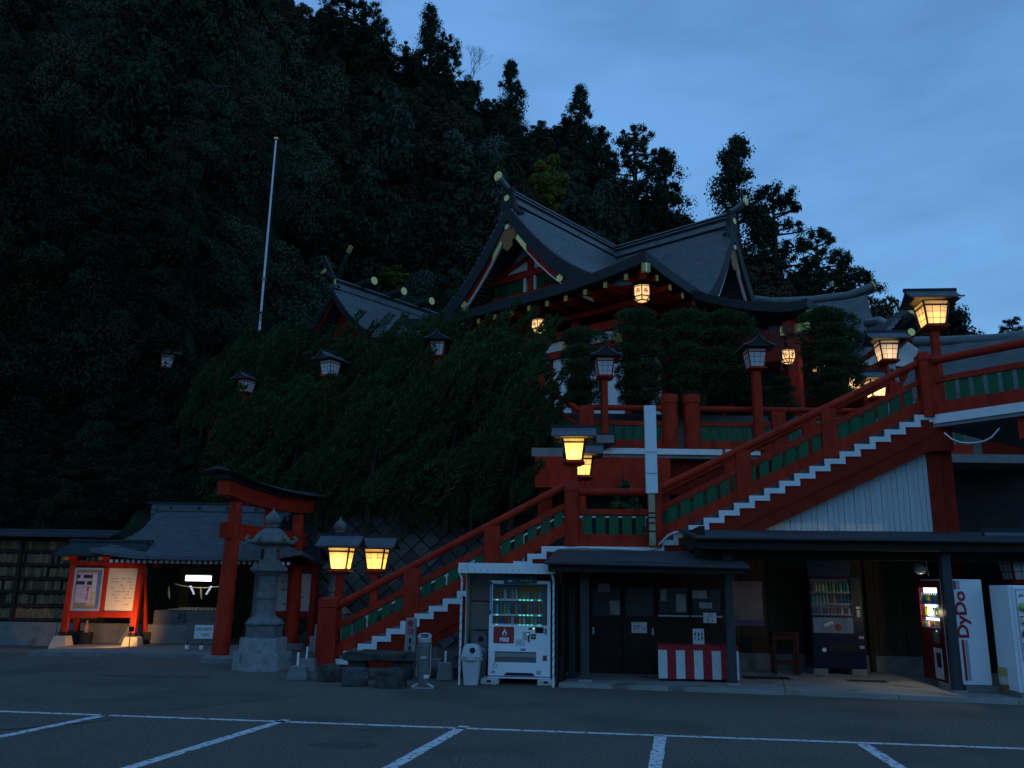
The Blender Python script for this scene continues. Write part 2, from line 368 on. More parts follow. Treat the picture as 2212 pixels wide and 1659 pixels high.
for (x0, y0), (x1, y1) in (((3.31, 18.6), (3.92, 17.74)), ((5.30, 18.35), (5.76, 17.68))):
    t = thing('drain_grate', 'dark rectangular drain grate in the concrete near the %s' % ('striped table' if x0 < 4 else 'blue drinks machine'), 'drain grate', ((x0+x1)/2, (y0+y1)/2, 0.083), 'S', 'drain grates in the apron')
    m = MB(); m.bx(x0-0.1, x1+0.2, y1+0.25, y0-0.1, 0.083, 0.088); m.build('tray', BLACK, t)
    for k in range(9): b = MB(); xx = x0-0.07+k*(x1-x0+0.24)/8; b.bx(xx-0.012, xx+0.012, y1+0.25, y0-0.1, 0.0885, 0.100); b.build('slat', GREYM, t)

# ================================================================== lanterns
def lantern_parts(t, c, zb, lit=True, plain=False, sz=1.0, post_to=None, pw=0.085, red=RED, energy=10.5, col=(1.0, 0.53, 0.08)):
    """box lantern under a small gabled roof on a square post; c = (x, y), zb = height of the box foot"""
    x, y = c; s = sz; h = 0.44*s; a0 = 0.19*s; a1 = 0.255*s; hh = h + 0.10*s
    if post_to is not None: MB().bx(x-pw, x+pw, y-pw, y+pw, post_to, zb-0.10*s).build('post', red, t, bevel=0.008)
    m = MB(); m.frus(c, zb-0.10*s, zb-0.045*s, a0*0.75, a0*0.75, a0*1.25, a0*1.25); m.frus(c, zb-0.045*s, zb, a0*1.35, a0*1.35, a0*1.25, a0*1.25); m.build('tray', red, t)
    pm = SHOJI if lit else SHOJI2
    def face(k, u, z):                  # point on face k: u -1..1 across, z 0..1 up the box
        r = a0 + (a1-a0)*z; q = u*r
        X, Y = ((q, -r), (r, q), (-q, r), (-r, -q))[k]
        return Vector((x+X, y+Y, zb+z*h))
    for k in range(4):
        b = MB(); b.add([face(k, -0.98, 0.0), face(k, 0.98, 0.0), face(k, 0.98, 1.22), face(k, -0.98, 1.22)], [(0, 1, 2, 3)]); pn = b.build('pane', pm, t)
        b = MB(); w = 0.022*s
        b.bar(face(k, -1, 0), face(k, -1, 1.22), w*1.5, w*1.5); b.bar(face(k, -1, 0.02), face(k, 1, 0.02), w, w*1.6); b.bar(face(k, -1, 0.98), face(k, 1, 0.98), w, w*1.4); b.bar(face(k, -1, 1.2), face(k, 1, 1.2), w, w)
        b.build('frame', BLACK if lit else red, t)
        if not (plain and k == 0):
            b = MB(); w = 0.010*s
            for q in (-0.34, 0.34): b.bar(face(k, q, 0.03), face(k, q, 0.97), w, w)
            for q in (0.34, 0.66): b.bar(face(k, -0.96, q), face(k, 0.96, q), w, w)
            b.build('muntin', BLACK if lit else INK, pn)
    z1 = zb+h*1.22; rw = 0.53*s; rd = 0.46*s; rh = 0.27*s
    prof = [(-rd, 0.0), (-rd*0.62, 0.055*s), (-rd*0.3, 0.15*s), (0, rh), (rd*0.3, 0.15*s), (rd*0.62, 0.055*s), (rd, 0.0)]
    b = MB(); top = [(x, y+p[0], z1+p[1]+0.035*s) for p in prof]
    b.grid(lambda u, v: (x+u, top[v][1], top[v][2]), [-rw, rw], list(range(7)), 0.035*s); b.build('roof', TILE, t)
    b = MB(); b.bx(x-rw*1.06, x+rw*1.06, y-0.035*s, y+0.035*s, z1+rh, z1+rh+0.075*s); b.build('ridge', COPPERD, t)
    for e in (-1, 1): MB().prism([(y+p[0]*0.9, z1+p[1]-0.005) for p in prof], x+e*rw*0.9-0.012, x+e*rw*0.9+0.012, 'yz').build('gable_board', BLACK, t)
    if lit: lamp('lamp', t, (x, y, zb+h*0.42), energy*s*s, col, 0.06*s)
def lantern(label, x, y, zb, zfoot, frame='S', **kw):
    t = thing('lantern_post', label, 'lantern', (x, y, zfoot), frame, kw.pop('group', 'box lanterns on red posts'))
    lantern_parts(t, (x, y), zb, post_to=zfoot, **kw); return t

# ================================================================== balustrades
def greenboards(t, p0, p1, z0, z1, w=0.21, pitch=0.30):
    """upright green boards between two points; z0, z1 = lower and upper height above the line"""
    p0 = Vector(p0); p1 = Vector(p1); d = p1-p0; Lh = Vector((d.x, d.y)).length; n = max(1, int((Lh-0.1)/pitch)); gap = (Lh - n*pitch)/2 + pitch/2
    sl = d.z / Lh; hd = Vector((d.x, d.y, 0))/Lh; nn = Vector((-hd.y, hd.x, 0)) * 0.012; mesh = None
    for k in range(n):
        c = p0 + (hd + Vector((0, 0, sl))) * (gap + k*pitch)
        if mesh is None:
            a = hd*w/2; dz = Vector((0, 0, sl*w/2)); o = Vector((0, 0, 0)); m = MB()
            q = [-a-dz+Vector((0, 0, z0)), a+dz+Vector((0, 0, z0)), a+dz+Vector((0, 0, z1)), -a-dz+Vector((0, 0, z1))]
            m.add([v-nn for v in q]+[v+nn for v in q], [(0, 1, 2, 3), (7, 6, 5, 4), (0, 4, 5, 1), (1, 5, 6, 2), (2, 6, 7, 3), (3, 7, 4, 0)])
            mesh = m.mesh('green_board', GREEN)
        place('green_board', mesh, t, c)
def run(t, p0, p1, zb=0.16, zr=0.79, zt=1.24, boards=True, r=0.085, green=(0.28, 0.74), hb=0.28, hr=0.13):
    p0 = Vector(p0); p1 = Vector(p1); up = lambda z: Vector((0, 0, z))
    MB().vbar(p0+up(zb), p1+up(zb), 0.11, hb).build('bottom_rail', RED, t)
    MB().vbar(p0+up(zr), p1+up(zr), 0.10, hr).build('middle_rail', RED, t)
    MB().tube(p0+up(zt), p1+up(zt), r, n=16).build('handrail', RED, t, smooth=True)
    if boards: greenboards(t, p0, p1, *green)
def round_post(t, x, y, z0, z1, r=0.17):
    h = z1-z0; MB().lathe([(r*1.0, 0), (r, h*0.82), (r*1.0, h*0.84), (r*1.09, h*0.85), (r*1.09, h*0.97), (r*0.98, h)], 20, (x, y, z0)).build('post', RED, t, smooth=True)
def flat_post(t, x, y, z0, z1, w=0.37, d=0.13): MB().bx(x-w/2, x+w/2, y-d/2, y+d/2, z0, z1).build('post', RED, t, bevel=0.01)

# ================================================================== the red staircase, in the frame of the shop row
YS, YB = 19.3, 21.3                    # near face and back
F1 = dict(x0=-5.71, n=16, run=0.31625, rise=0.16875, z0=0.0); F2 = dict(x0=1.65, n=18, run=0.3417, rise=0.1672, z0=2.70)
stair = thing('staircase', 'long red staircase with white zigzag step edges climbing behind the shops', 'staircase', (-5.7, YS, 0), 'S')
STEP = mat('step_concrete', (0.22, 0.22, 0.22), 0.85, 0.15, 3, 0.2, 30)
for F in (F1, F2):
    sm = MB().bx(0, F['run'], 0.05, YB-YS, -0.17, 0).mesh('step', STEP)
    for i in range(F['n']):
        x = F['x0']+i*F['run']; z = F['z0']+(i+1)*F['rise']; place('step', sm, stair, (x, YS, z))
    xe = F['x0']+F['n']*F['run']; ze = F['z0']+F['n']*F['rise']
    th = 0.115; m = MB()
    for i in range(F['n']):
        x = F['x0']+i*F['run']; z = F['z0']+(i+1)*F['rise']; last = i == F['n']-1
        m.bx(x, x+F['run']+(0.09 if last else th), YS-0.012, YS+0.045, z-th, z); m.bx(x, x+th, YS-0.012, YS+0.045, max(z-F['rise'], 0), z-th)
        if last and F is F2: m.bx(x+F['run']-0.03, x+F['run']+0.09, YS-0.013, YS+0.044, z-F['rise'], z-th)
    m.build('white_step_edge', WHITE, stair)
    sl = F['rise']/F['run']
    m = MB()
    if F is F1: m.prism([(F['x0'], 0.0), (xe-0.25, ze-0.14), (xe, ze-0.14), (xe, ze-0.72), (F['x0']+1.4, 0.0)], YS+0.02, YS+0.2)
    else: m.prism([(F['x0']+0.01, 2.55), (F['x0']+0.1, 2.70), (xe-0.25, ze-0.14), (xe+0.45, ze-0.16), (xe+0.45, ze-0.80), (xe-0.05, ze-0.82), (F['x0']+0.6, 2.28), (F['x0']+0.01, 2.28)], YS+0.02, YS+0.2)
    m.build('stringer', REDD, stair)
    m = MB(); x9 = xe-0.05
    m.vbar((F['x0']+(1.3 if F is F1 else 1.0), YS+0.008, (0.14 if F is F1 else 2.78)), (x9, YS+0.008, (ze-0.50)), 0.03, 0.025); m.build('stringer_moulding', REDD, stair)
m = MB(); m.bx(-0.65, 1.70, YS+0.05, YB, 2.40, 2.70); m.build('landing_slab', STEP, stair)
m = MB(); m.bx(-0.62, 1.78, YS-0.014, YS+0.05, 2.56, 2.705); m.build('landing_edge', WHITE, stair)
m = MB(); m.bx(-0.60, 1.65, YS+0.05, YS+0.2, 1.9, 2.40); m.build('landing_beam', REDD, stair)
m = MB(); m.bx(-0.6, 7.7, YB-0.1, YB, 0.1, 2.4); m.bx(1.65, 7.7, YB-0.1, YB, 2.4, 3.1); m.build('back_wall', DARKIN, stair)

nz1 = lambda x: F1['rise'] + (x-F1['x0'])*F1['rise']/F1['run']
nz2 = lambda x: F2['z0'] + F2['rise'] + (x-F2['x0'])*F2['rise']/F2['run']
bal = thing('balustrade', 'red balustrade with green boards along the lower stair flight and landing', 'balustrade', (-5.8, YS, 0), 'S', 'red balustrades with green boards')
yb = YS+0.10
run(bal, (-5.62, yb, nz1(-5.62)-0.08), (-0.35, yb, nz1(-0.35)-0.08), 0.19, 0.72, 1.18, green=(0.30, 0.66), hb=0.30, hr=0.15)
m = MB(); m.frus((-5.80, yb), 0, 1.28, 0.235, 0.22, 0.205, 0.20); m.frus((-5.80, yb), 1.28, 1.46, 0.225, 0.215, 0.225, 0.215); m.frus((-5.80, yb), 1.46, 1.50, 0.215, 0.205, 0.19, 0.18); m.build('newel_post', RED, bal, bevel=0.012)
flat_post(bal, -3.92, yb-0.02, nz1(-3.92)-0.05, nz1(-3.92)+1.05); flat_post(bal, -2.1, yb-0.02, nz1(-2.1)-0.05, nz1(-2.1)+1.05)
round_post(bal, -0.28, yb-0.02, 2.7, 4.17)
run(bal, (-0.20, yb, 2.70), (1.55, yb, 2.70), 0.145, 0.79, 1.24, green=(0.285, 0.73))
round_post(bal, 1.60, yb-0.02, 2.7, 4.10)
bal2 = thing('balustrade', 'red balustrade with green boards along the near side of the upper stair flight', 'balustrade', (1.7, YS, 2.7), 'S', 'red balustrades with green boards')
run(bal2, (1.66, yb, nz2(1.66)-0.10), (7.72, yb, nz2(7.72)-0.10), 0.22, 0.78, 1.22, green=(0.34, 0.72))
for x in (3.62, 5.58): flat_post(bal2, x, yb-0.02, nz2(x)-0.05, nz2(x)+1.08, 0.34)
MB().bx(7.66, 8.08, yb-0.16, yb+0.16, 5.70, 7.12).build('newel_post', RED, bal2, bevel=0.012)
MB().lathe([(0.12, 0), (0.12, 1.30), (0.14, 1.31), (0.14, 1.46), (0.12, 1.50)], 16, (7.78, yb-0.10, 5.66)).build('post', RED, bal2, smooth=True)
bal3 = thing('balustrade', 'red balustrade on the far side of the upper stair flight, seen through the boards', 'balustrade', (1.7, 21.1, 2.7), 'S', 'red balustrades with green boards')
run(bal3, (1.70, 21.05, nz2(1.66)-0.10), (7.72, 21.05, nz2(7.72)-0.10), 0.22, 0.78, 1.22, boards=True, green=(0.34, 0.72), r=0.08)
for x in (1.75, 3.62, 5.58, 7.75): flat_post(bal3, x, 21.05, nz2(min(x, 7.5))-0.1, nz2(min(x, 7.5))+1.15, 0.34)
hr = thing('handrail', 'thin white metal handrail behind the lower stair flight', 'handrail', (-5.4, 21.1, 0.2), 'S')
MB().path([(-5.4, 21.1, 1.0), (-0.6, 21.1, 3.5), (1.6, 21.1, 3.5)], 0.022, 8).build('rail', WHITE, hr, smooth=True)
for x, z0, z1 in ((-5.35, 0.15, 1.02), (-3.4, 1.2, 2.04), (-1.5, 2.3, 3.03), (0.4, 2.7, 3.5), (1.5, 2.7, 3.5)): MB().tube((x, 21.1, z0), (x, 21.1, z1), 0.02, n=8).build('stanchion', WHITE, hr)

# ---- upper deck at the stair head, running towards the viewer
A_, B_ = Vector((7.85, YS+0.02)), Vector((11.8, 14.96)); dd = (B_-A_).normalized(); nb = Vector((dd.y*-1, dd.x)) # nb points away from the viewer
deck = thing('upper_walkway', 'raised walkway deck with white edge at the head of the stairs', 'walkway', (A_.x, A_.y, 5.5), 'S')
back = [A_ + nb*8.0, B_ + nb*8.0]  # slab carried far back to deepen the shade beneath it
m = MB(); m.prism([(A_.x, A_.y), (B_.x, B_.y), (back[1].x, back[1].y), (back[0].x, back[0].y)], 5.42, 5.70, 'xy'); m.build('slab', STEP, deck)
m = MB(); m.vbar((A_.x+0.02, A_.y-0.03, 5.60), (B_.x, B_.y-0.03, 5.60), 0.06, 0.20); m.build('white_edge', WHITE, deck)
for f in (0.32, 0.75):
    p = A_.lerp(B_, f) + nb*0.12; q = p + nb*7.4
    m = MB(); m.vbar((p.x, p.y, 5.19), (q.x, q.y, 5.19), 0.36, 0.46); m.build('beam', RED, deck)
MB().bx(8.0, 8.30, YS+0.3, YS+0.6, 0.08, 5.42).build('pillar', REDD, deck)
m = MB(); m.bx(8.3, 20, 27.0, 27.2, 0, 5.4); m.build('back_wall', DARKIN, deck)  # near-black wall added deep inside so the space under the deck stays dark
bal4 = thing('balustrade', 'red balustrade with green boards along the raised walkway under the big lit lantern', 'balustrade', (A_.x, A_.y, 5.7), 'S', 'red balustrades with green boards')
run(bal4, (A_.x+0.12, A_.y-0.05, 5.70), (B_.x, B_.y, 5.70), 0.145, 0.80, 1.26, green=(0.285, 0.74), r=0.095)
# loose white cable hanging under the deck
p = [aS(2040+i*17, y, 18.9-0.12*i) for i, y in enumerate((935, 949, 955, 957, 956, 953, 945, 925))]
cb = MB(); cb.path(p, 0.016, 6); o = cb.build('cable', WHITE, None, smooth=True, base=p[0], frame='S'); props(o, 'white cable sagging beneath the raised walkway', 'cable')

# ---- ribbed white cladding under the upper flight
clad = thing('wall_cladding', 'triangular white ribbed metal cladding under the upper stair flight', 'cladding', (4.0, YS+0.3, 3.0), 'S')
CLADM = mat('ribbed_white_metal', (0.50, 0.52, 0.54), 0.5, 0.10, 2, stretch=(8, 8, 0.6), stain=((0.40, 0.40, 0.39), 4.0, 0.6))
x = 3.55
while x < 7.72:
    z1 = 3.16 + (x+0.06-4.09)*0.4725+0.35
    if z1 > 3.10: MB().bx(x+0.004, x+0.116, YS+0.26+0.010*(int(x*10) % 2), YS+0.31, 3.02, z1).build('panel_strip', CLADM, clad)
    x += 0.12
MB().bx(7.72, 8.0, YS+0.22, YS+0.4, 3.0, 5.0).build('corner_board', REDD, clad)

# ---- lanterns of the stair
lantern('lit box lantern on a red post at the stair foot, plain bright front pane', *toS(*aY(735, 1230, 20.9).xy), 2.13, 0.0, plain=True, energy=12)
lantern('lit box lantern with lattice panes on a red post just beyond the stair foot', *toS(*aY(812, 1228, 22.3).xy), 2.16, 0.0)
lantern('bright lit box lantern with plain front pane above the stair landing', *toS(*aY(1240, 988, 19.9).xy), 4.72, 2.7, plain=True, energy=15, col=(1.0, 0.58, 0.07))
lantern('lit lattice lantern partly hidden behind the landing lantern', *toS(*aY(1259, 1028, 21.8).xy), 4.60, 0.1, energy=10)
lantern('large lit lattice lantern high above the walkway against the sky', *toS(*aY(2016, 702, 19.6).xy), 8.12, 5.7, sz=1.12, energy=7, col=(1.0, 0.52, 0.10))
lantern('pale lit lattice lantern beside the stone fox, below the sky lantern', *toS(*aY(1918, 786, 23.5).xy), 8.30, 5.0, sz=1.05, energy=4, col=(1.0, 0.60, 0.26))

# ================================================================== small ticket hut and the shop behind (shop-row frame)
hut = thing('wooden_hut', 'dark wooden hut with closed sliding doors under a low tin roof', 'hut', (-0.4, 18.6, 0), 'S')
def sloped(t, name, m_, x0, x1, y0, z0, y1, z1, th, inset=0.0):
    MB().add([(x0, y0, z0), (x1, y0, z0), (x1-inset, y1, z1), (x0+inset, y1, z1), (x0, y0, z0-th), (x1, y0, z0-th), (x1-inset, y1, z1-th), (x0+inset, y1, z1-th)],
             [(0, 1, 2, 3), (7, 6, 5, 4), (0, 4, 5, 1), (1, 5, 6, 2), (2, 6, 7, 3), (3, 7, 4, 0)]).build(name, m_, t)
sloped(hut, 'roof', TIN, -0.72, 3.0, 16.1, 2.30, 18.6, 2.60, 0.05, 0.12)
MB().tube((-0.74, 16.05, 2.26), (3.02, 16.05, 2.22), 0.032, n=10).build('gutter', GUTT, hut, smooth=True)
MB().bx(-0.68, 2.96, 16.16, 16.28, 2.10, 2.24).build('eave_beam', WOODD, hut)
for k in range(7): MB().vbar((-0.5+k*0.55, 16.2, 2.235), (-0.5+k*0.55, 18.5, 2.50), 0.06, 0.07).build('rafter', WOODD, hut)
POSTM = mat('grey_post', (0.05, 0.053, 0.057), 0.5, 0.25, 5, 0.1, 20, stretch=(4, 4, 0.5))
def wood_post(t, x, y, z0, z1, r): MB().bx(x-r, x+r, y-r, y+r, z0, z1).build('post', POSTM, t, bevel=0.012); MB().frus((x, y), z0-0.02, z0+0.035, r*1.6, r*1.6, r*1.4, r*1.4).build('post_foot', APRON, t)
wood_post(hut, 0.0, 16.9, 0.085, 2.12, 0.085); wood_post(hut, -0.26, 17.5, 0.03, 2.12, 0.07); wood_post(hut, 2.76, 16.9, 0.085, 2.70, 0.085)
MB().bx(-0.4, 3.0, 18.52, 18.64, 0.08, 2.5).build('wall', WOODD, hut)
MB().bx(-0.46, -0.40, 16.9, 18.6, 0.05, 2.3).build('side_wall', WOODD, hut)
DOORM = mat('dark_door', (0.022, 0.018, 0.018), 0.5, 0.2, 4)
for x0, x1 in ((0.10, 0.78), (0.80, 1.48)):
    d = MB().bx(x0, x1, 18.46, 18.50, 0.10, 2.0).build('door', DOORM, hut)
    MB().bx(x0+0.07, x1-0.04, 18.452, 18.458, 1.24, 1.82).build('pane', GLASSD, d)
    MB().bx(x0+(0.06 if x0 < 0.5 else 0.60), x0+(0.10 if x0 < 0.5 else 0.64), 18.45, 18.458, 0.86, 1.0).build('pull', STEEL, d)
    for zz_ in (0.42, 0.76, 1.12): MB().bx(x0, x1, 18.448, 18.459, zz_-0.02, zz_+0.02).build('cross_rail', WOODD, d)
for x0, x1 in ((1.54, 2.18), (2.23, 2.87)):
    w_ = MB().bx(x0, x1, 18.46, 18.50, 1.28, 1.86).build('window', WOODD, hut)
    MB().bx(x0+0.03, x1-0.03, 18.452, 18.458, 1.32, 1.82).build('pane', GLASSD, w_)
    MB().bx(x0, x1, 18.44, 18.50, 1.24, 1.275).build('sill', STEEL, w_)
WPAPER = mat('pale_paper_sheet', (0.34, 0.35, 0.36), 0.8, 0.08)
for x0, x1, z0, z1 in ((0.28, 0.54, 1.72, 1.9), (0.53, 0.74, 1.26, 1.55), (1.60, 1.72, 1.56, 1.80), (1.92, 2.12, 1.34, 1.7), (2.26, 2.56, 1.62, 1.78), (2.40, 2.66, 1.42, 1.54)):
    MB().bx(x0, x1, 18.443, 18.448, z0, z1).build('taped_sheet', WPAPER, hut)
sloped(hut, 'soffit', WOODD, -0.6, 2.9, 16.3, 2.20, 18.5, 2.45, 0.02)
def notice(label, x0, x1, y, z0, z1, seed, hang=False, m_=None):
    t = thing('notice', label, 'notice', ((x0+x1)/2, y, z0), 'S', 'white paper notices on the hut')
    MB().bx(x0, x1, y-0.006, y, z0, z1).build('sheet', m_ or PAPERN, t)
    dashes('print', INK, t, 2 if not hang else 3, (x1-x0)*0.7, (z1-z0)*0.22, (z1-z0)*0.13, ((x0+x1)/2, y-0.0065, (z0+z1)/2), (R(90), 0, 0), seed, 0.75, hang)
    if hang: MB().tube(((x0+x1)/2, y-0.003, z1), ((x0+x1)/2, y-0.003, 2.32), 0.003, n=4).build('string', INK, t)
    return t
notice('white notice taped to the sliding door, dark print in a row', 0.98, 1.30, 18.444, 0.90, 1.12, 5)
notice('tall white notice hanging above the striped table', 2.14, 2.36, 17.6, 0.75, 1.05, 9, True)
notice('small white notice near the hut post, above the striped table', 2.40, 2.66, 17.9, 1.15, 1.35, 12, True)
tab = thing('draped_table', 'low table draped in red and white striped festival cloth', 'table', (1.45, 17.2, 0.08), 'S')
CLR = mat('red_cloth', (0.36, 0.03, 0.035), 0.85, 0.12, 6); CLW = mat('white_cloth', (0.62, 0.62, 0.63), 0.85, 0.06, 6)
x0, x1 = 1.42, 2.96
MB().bx(x0+0.04, x1-0.04, 17.3, 17.85, 0.70, 0.74).build('tabletop', WOODD, tab)
for px_ in (x0+0.1, x1-0.1):
    for py_ in (17.36, 17.8): MB().bx(px_-0.025, px_+0.025, py_-0.025, py_+0.025, 0.08, 0.70).build('leg', BLACK, tab)
MB().bx(x0, x1, 17.25, 17.9, 0.742, 0.752).build('cloth_top', CLR, tab)
MB().bx(x0, x1, 17.242, 17.25, 0.66, 0.748).build('cloth_band', CLR, tab)
n = 9; sw = (x1-x0)/n
for k in range(n):
    b = MB(); xa = x0+k*sw
    b.grid(lambda u, v: (xa+u*sw, 17.246+0.012*math.sin((k+u)*2.9)*(1-v), 0.13+v*0.535), [i/6 for i in range(7)], [0, 0.5, 1], 0)
    o = b.build('cloth_stripe', CLW if k % 2 == 0 else CLR, tab)
MB().bx(x1, x1+0.006, 17.25, 17.9, 0.12, 0.75).build('cloth_side', CLR, tab)

shop = thing('open_shop', 'open-fronted shop with brown board wall under a long dark eave', 'shop', (2.4, 20, 0), 'S')
sloped(shop, 'roof', TIN, 2.1, 13.0, 16.25, 2.80, 19.25, 3.10, 0.06)
MB().tube((2.08, 16.2, 2.76), (13.0, 16.2, 2.74), 0.036, n=10).build('gutter', GUTT, shop, smooth=True)
MB().bx(2.16, 13.0, 16.32, 16.46, 2.56, 2.74).build('eave_beam', WOODD, shop)
MB().bx(2.16, 13.0, 16.9, 17.0, 2.40, 2.62).build('purlin', WOODD, shop)
sloped(shop, 'soffit', WOODD, 2.2, 13, 16.45, 2.70, 19.2, 3.0, 0.02)
for k in range(9): MB().bx(2.3+k*1.2, 2.36+k*1.2, 16.3, 19.2, 2.62, 2.70).build('rafter', WOODD, shop)
MB().bx(2.2, 2.3, 16.5, 19.2, 2.6, 3.0).build('gable_board', WOODD, shop)
wood_post(shop, 6.70, 16.62, 0.085, 2.60, 0.085)
for k in range(24):
    xa = 2.95+k*0.20; MB().bx(xa+0.003, xa+0.197, 20.15+0.006*(k % 3), 20.22, 0.42, 2.9).build('wall_board', WOODB, shop)
MB().bx(2.9, 8.0, 20.10, 20.25, 0.08, 0.42).build('plinth', CONC, shop)
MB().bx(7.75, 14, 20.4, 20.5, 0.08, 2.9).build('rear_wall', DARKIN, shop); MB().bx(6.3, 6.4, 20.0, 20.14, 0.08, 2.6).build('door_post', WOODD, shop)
# poster
PST = mat('poster_print', (0.28, 0.20, 0.20), 0.45, 0.35, 1.4, stain=((0.10, 0.06, 0.07), 1.8, 0.56))
t = thing('poster', 'large faded pink poster pinned to the brown board wall', 'poster', (3.7, 20.1, 1.0), 'S')
MB().bx(3.40, 4.04, 20.12, 20.14, 1.02, 2.0).build('sheet', PST, t); MB().bx(3.41, 4.03, 20.115, 20.119, 1.03, 1.14).build('sheet_band', mat('purple_print', (0.12, 0.09, 0.20), 0.5, 0.2), t)
# red-brown stool
t = thing('wooden_stool', 'dark red-brown wooden stool in front of the board wall', 'stool', (4.25, 19.2, 0.08), 'S')
STL = mat('red_brown_wood', (0.06, 0.014, 0.009), 0.6, 0.2, 4)
MB().bx(3.98, 4.54, 19.0, 19.4, 0.90, 0.95).build('seat', STL, t, bevel=0.01)
for a in (4.02, 4.50):
    for b_ in (19.05, 19.36): MB().bx(a-0.03, a+0.03, b_-0.03, b_+0.03, 0.085, 0.90).build('leg', STL, t)
for b_ in (19.05, 19.36): MB().bx(4.05, 4.47, b_-0.02, b_+0.02, 0.28, 0.34).build('stretcher', STL, t); MB().bx(4.05, 4.47, b_-0.02, b_+0.02, 0.78, 0.88).build('apron', STL, t)

# ---- drinks
CANC = [(0.30, 0.05, 0.04), (0.04, 0.10, 0.30), (0.35, 0.28, 0.05), (0.06, 0.22, 0.08), (0.45, 0.45, 0.42), (0.30, 0.14, 0.04), (0.10, 0.05, 0.03), (0.16, 0.32, 0.42), (0.40, 0.40, 0.10)]
CANM = [mat('drink_label_%d' % i, c, 0.35, 0.3, 14) for i, c in enumerate(CANC)]
CAPM = mat('bottle_cap', (0.6, 0.6, 0.6), 0.5)
def bottle_mesh(m_, h=0.19, r=0.032):
    return MB().lathe([(r*0.9, 0), (r, 0.01), (r, h*0.6), (r*0.85, h*0.7), (r*0.4, h*0.86), (r*0.4, h)], 10).mesh('bottle', m_, True)
def can_mesh(m_, h=0.125, r=0.031):
    return MB().lathe([(r*0.85, 0), (r, 0.008), (r, h-0.008), (r*0.85, h)], 10).mesh('can', m_, True)
BOT = [bottle_mesh(m_) for m_ in CANM]; CAN = [can_mesh(m_) for m_ in CANM]
LEDG = emit('green_button_light', (0.10, 1.0, 0.55), 1.0); LEDO = mat('dark_button', (0.05, 0.06, 0.07), 0.4)
ORANGEB = mat('orange_backing', (0.30, 0.13, 0.03), 0.6); BLUEB = mat('blue_backing', (0.06, 0.14, 0.26), 0.6); DIMB = mat('dim_backing', (0.10, 0.13, 0.14), 0.6)

# ---- white machine in its shelter
fx0, fx1, fy, fz0, fz1 = -1.85, -0.66, 16.80, 0.11, 1.93
vm = thing('vending_machine', 'white drinks vending machine with red FIRE panel under a small shelter', 'vending machine', ((fx0+fx1)/2, fy, 0.10), 'S', 'vending machines')
wx0, wx1, wz0, wz1 = fx0+0.06, fx1-0.06, 1.09, 1.85
body = MB()
body.bx(fx0, fx1, fy+0.12, fy+0.72, fz0, fz1); body.bx(fx0, wx0, fy, fy+0.12, fz0, fz1); body.bx(wx1, fx1, fy, fy+0.12, fz0, fz1); body.bx(wx0, wx1, fy, fy+0.12, wz1, fz1)
body.bx(wx0, wx1, fy, fy+0.12, 0.60, wz0); body.bx(wx0, fx0+0.12, fy, fy+0.12, fz0, 0.60); body.bx(fx0+0.92, wx1, fy, fy+0.12, fz0, 0.60); body.bx(fx0+0.12, fx0+0.92, fy, fy+0.12, fz0, 0.40)
body.build('cabinet', MACHW, vm)
# display
MB().bx(wx0, wx1, fy+0.112, fy+0.118, wz0, wz1).build('display_back', DIMB, vm)
MB().bx(wx0+0.52, wx1-0.12, fy+0.106, fy+0.111, wz0+0.26, wz1-0.01).build('display_card', ORANGEB, vm)
MB().bx(wx0+0.32, wx0+0.50, fy+0.106, fy+0.111, wz0+0.26, wz0+0.48).build('display_card', BLUEB, vm)
for k, zsh in enumerate((1.58, 1.295, 1.11)):
    sh = MB().bx(wx0, wx1-0.10, fy+0.012, fy+0.11, zsh-0.035, zsh).build('shelf', MACHW, vm)
    zt = (1.82, 1.54, 1.26)[k]; lit_ = (0, 6, 7, 8, 9, 11)
    for i in range(12):
        xx = wx0+0.09+i*0.075
        if i not in (3,) or k: place('drink', (BOT if k < 2 and (i < 6 or k == 1) else CAN)[(i*5+k*7+(i//2)*3) % 9], vm, (xx, fy+0.07, zsh+0.001))
        b = MB().bx(-0.012, 0.012, -0.006, 0.0, -0.007, 0.007); place('button', b.mesh('button', LEDG if i in lit_ else LEDO), vm, (xx, fy+0.011, zsh-0.018))
g_ = bpy.data.materials.new('clear_glass'); g_.use_nodes = True; tt = g_.node_tree; tt.nodes.clear()
ga = N(tt, 'ShaderNodeBsdfTransparent'); gb = N(tt, 'ShaderNodeBsdfGlossy'); gb.inputs['Roughness'].default_value = 0.03; gx = N(tt, 'ShaderNodeMixShader'); gx.inputs[0].default_value = 0.10; go = N(tt, 'ShaderNodeOutputMaterial')
gb.inputs[0].default_value = (1, 1, 1, 1); tt.links.new(ga.outputs[0], gx.inputs[1]); tt.links.new(gb.outputs[0], gx.inputs[2]); tt.links.new(gx.outputs[0], go.inputs[0]); CLEAR = g_
MB().bx(wx0, wx1, fy-0.004, fy+0.0, wz0, wz1).build('pane', CLEAR, vm)
MB().bx(wx0-0.012, wx1+0.012, fy-0.010, fy-0.002, wz1, wz1+0.02).build('window_trim', GREYM, vm)
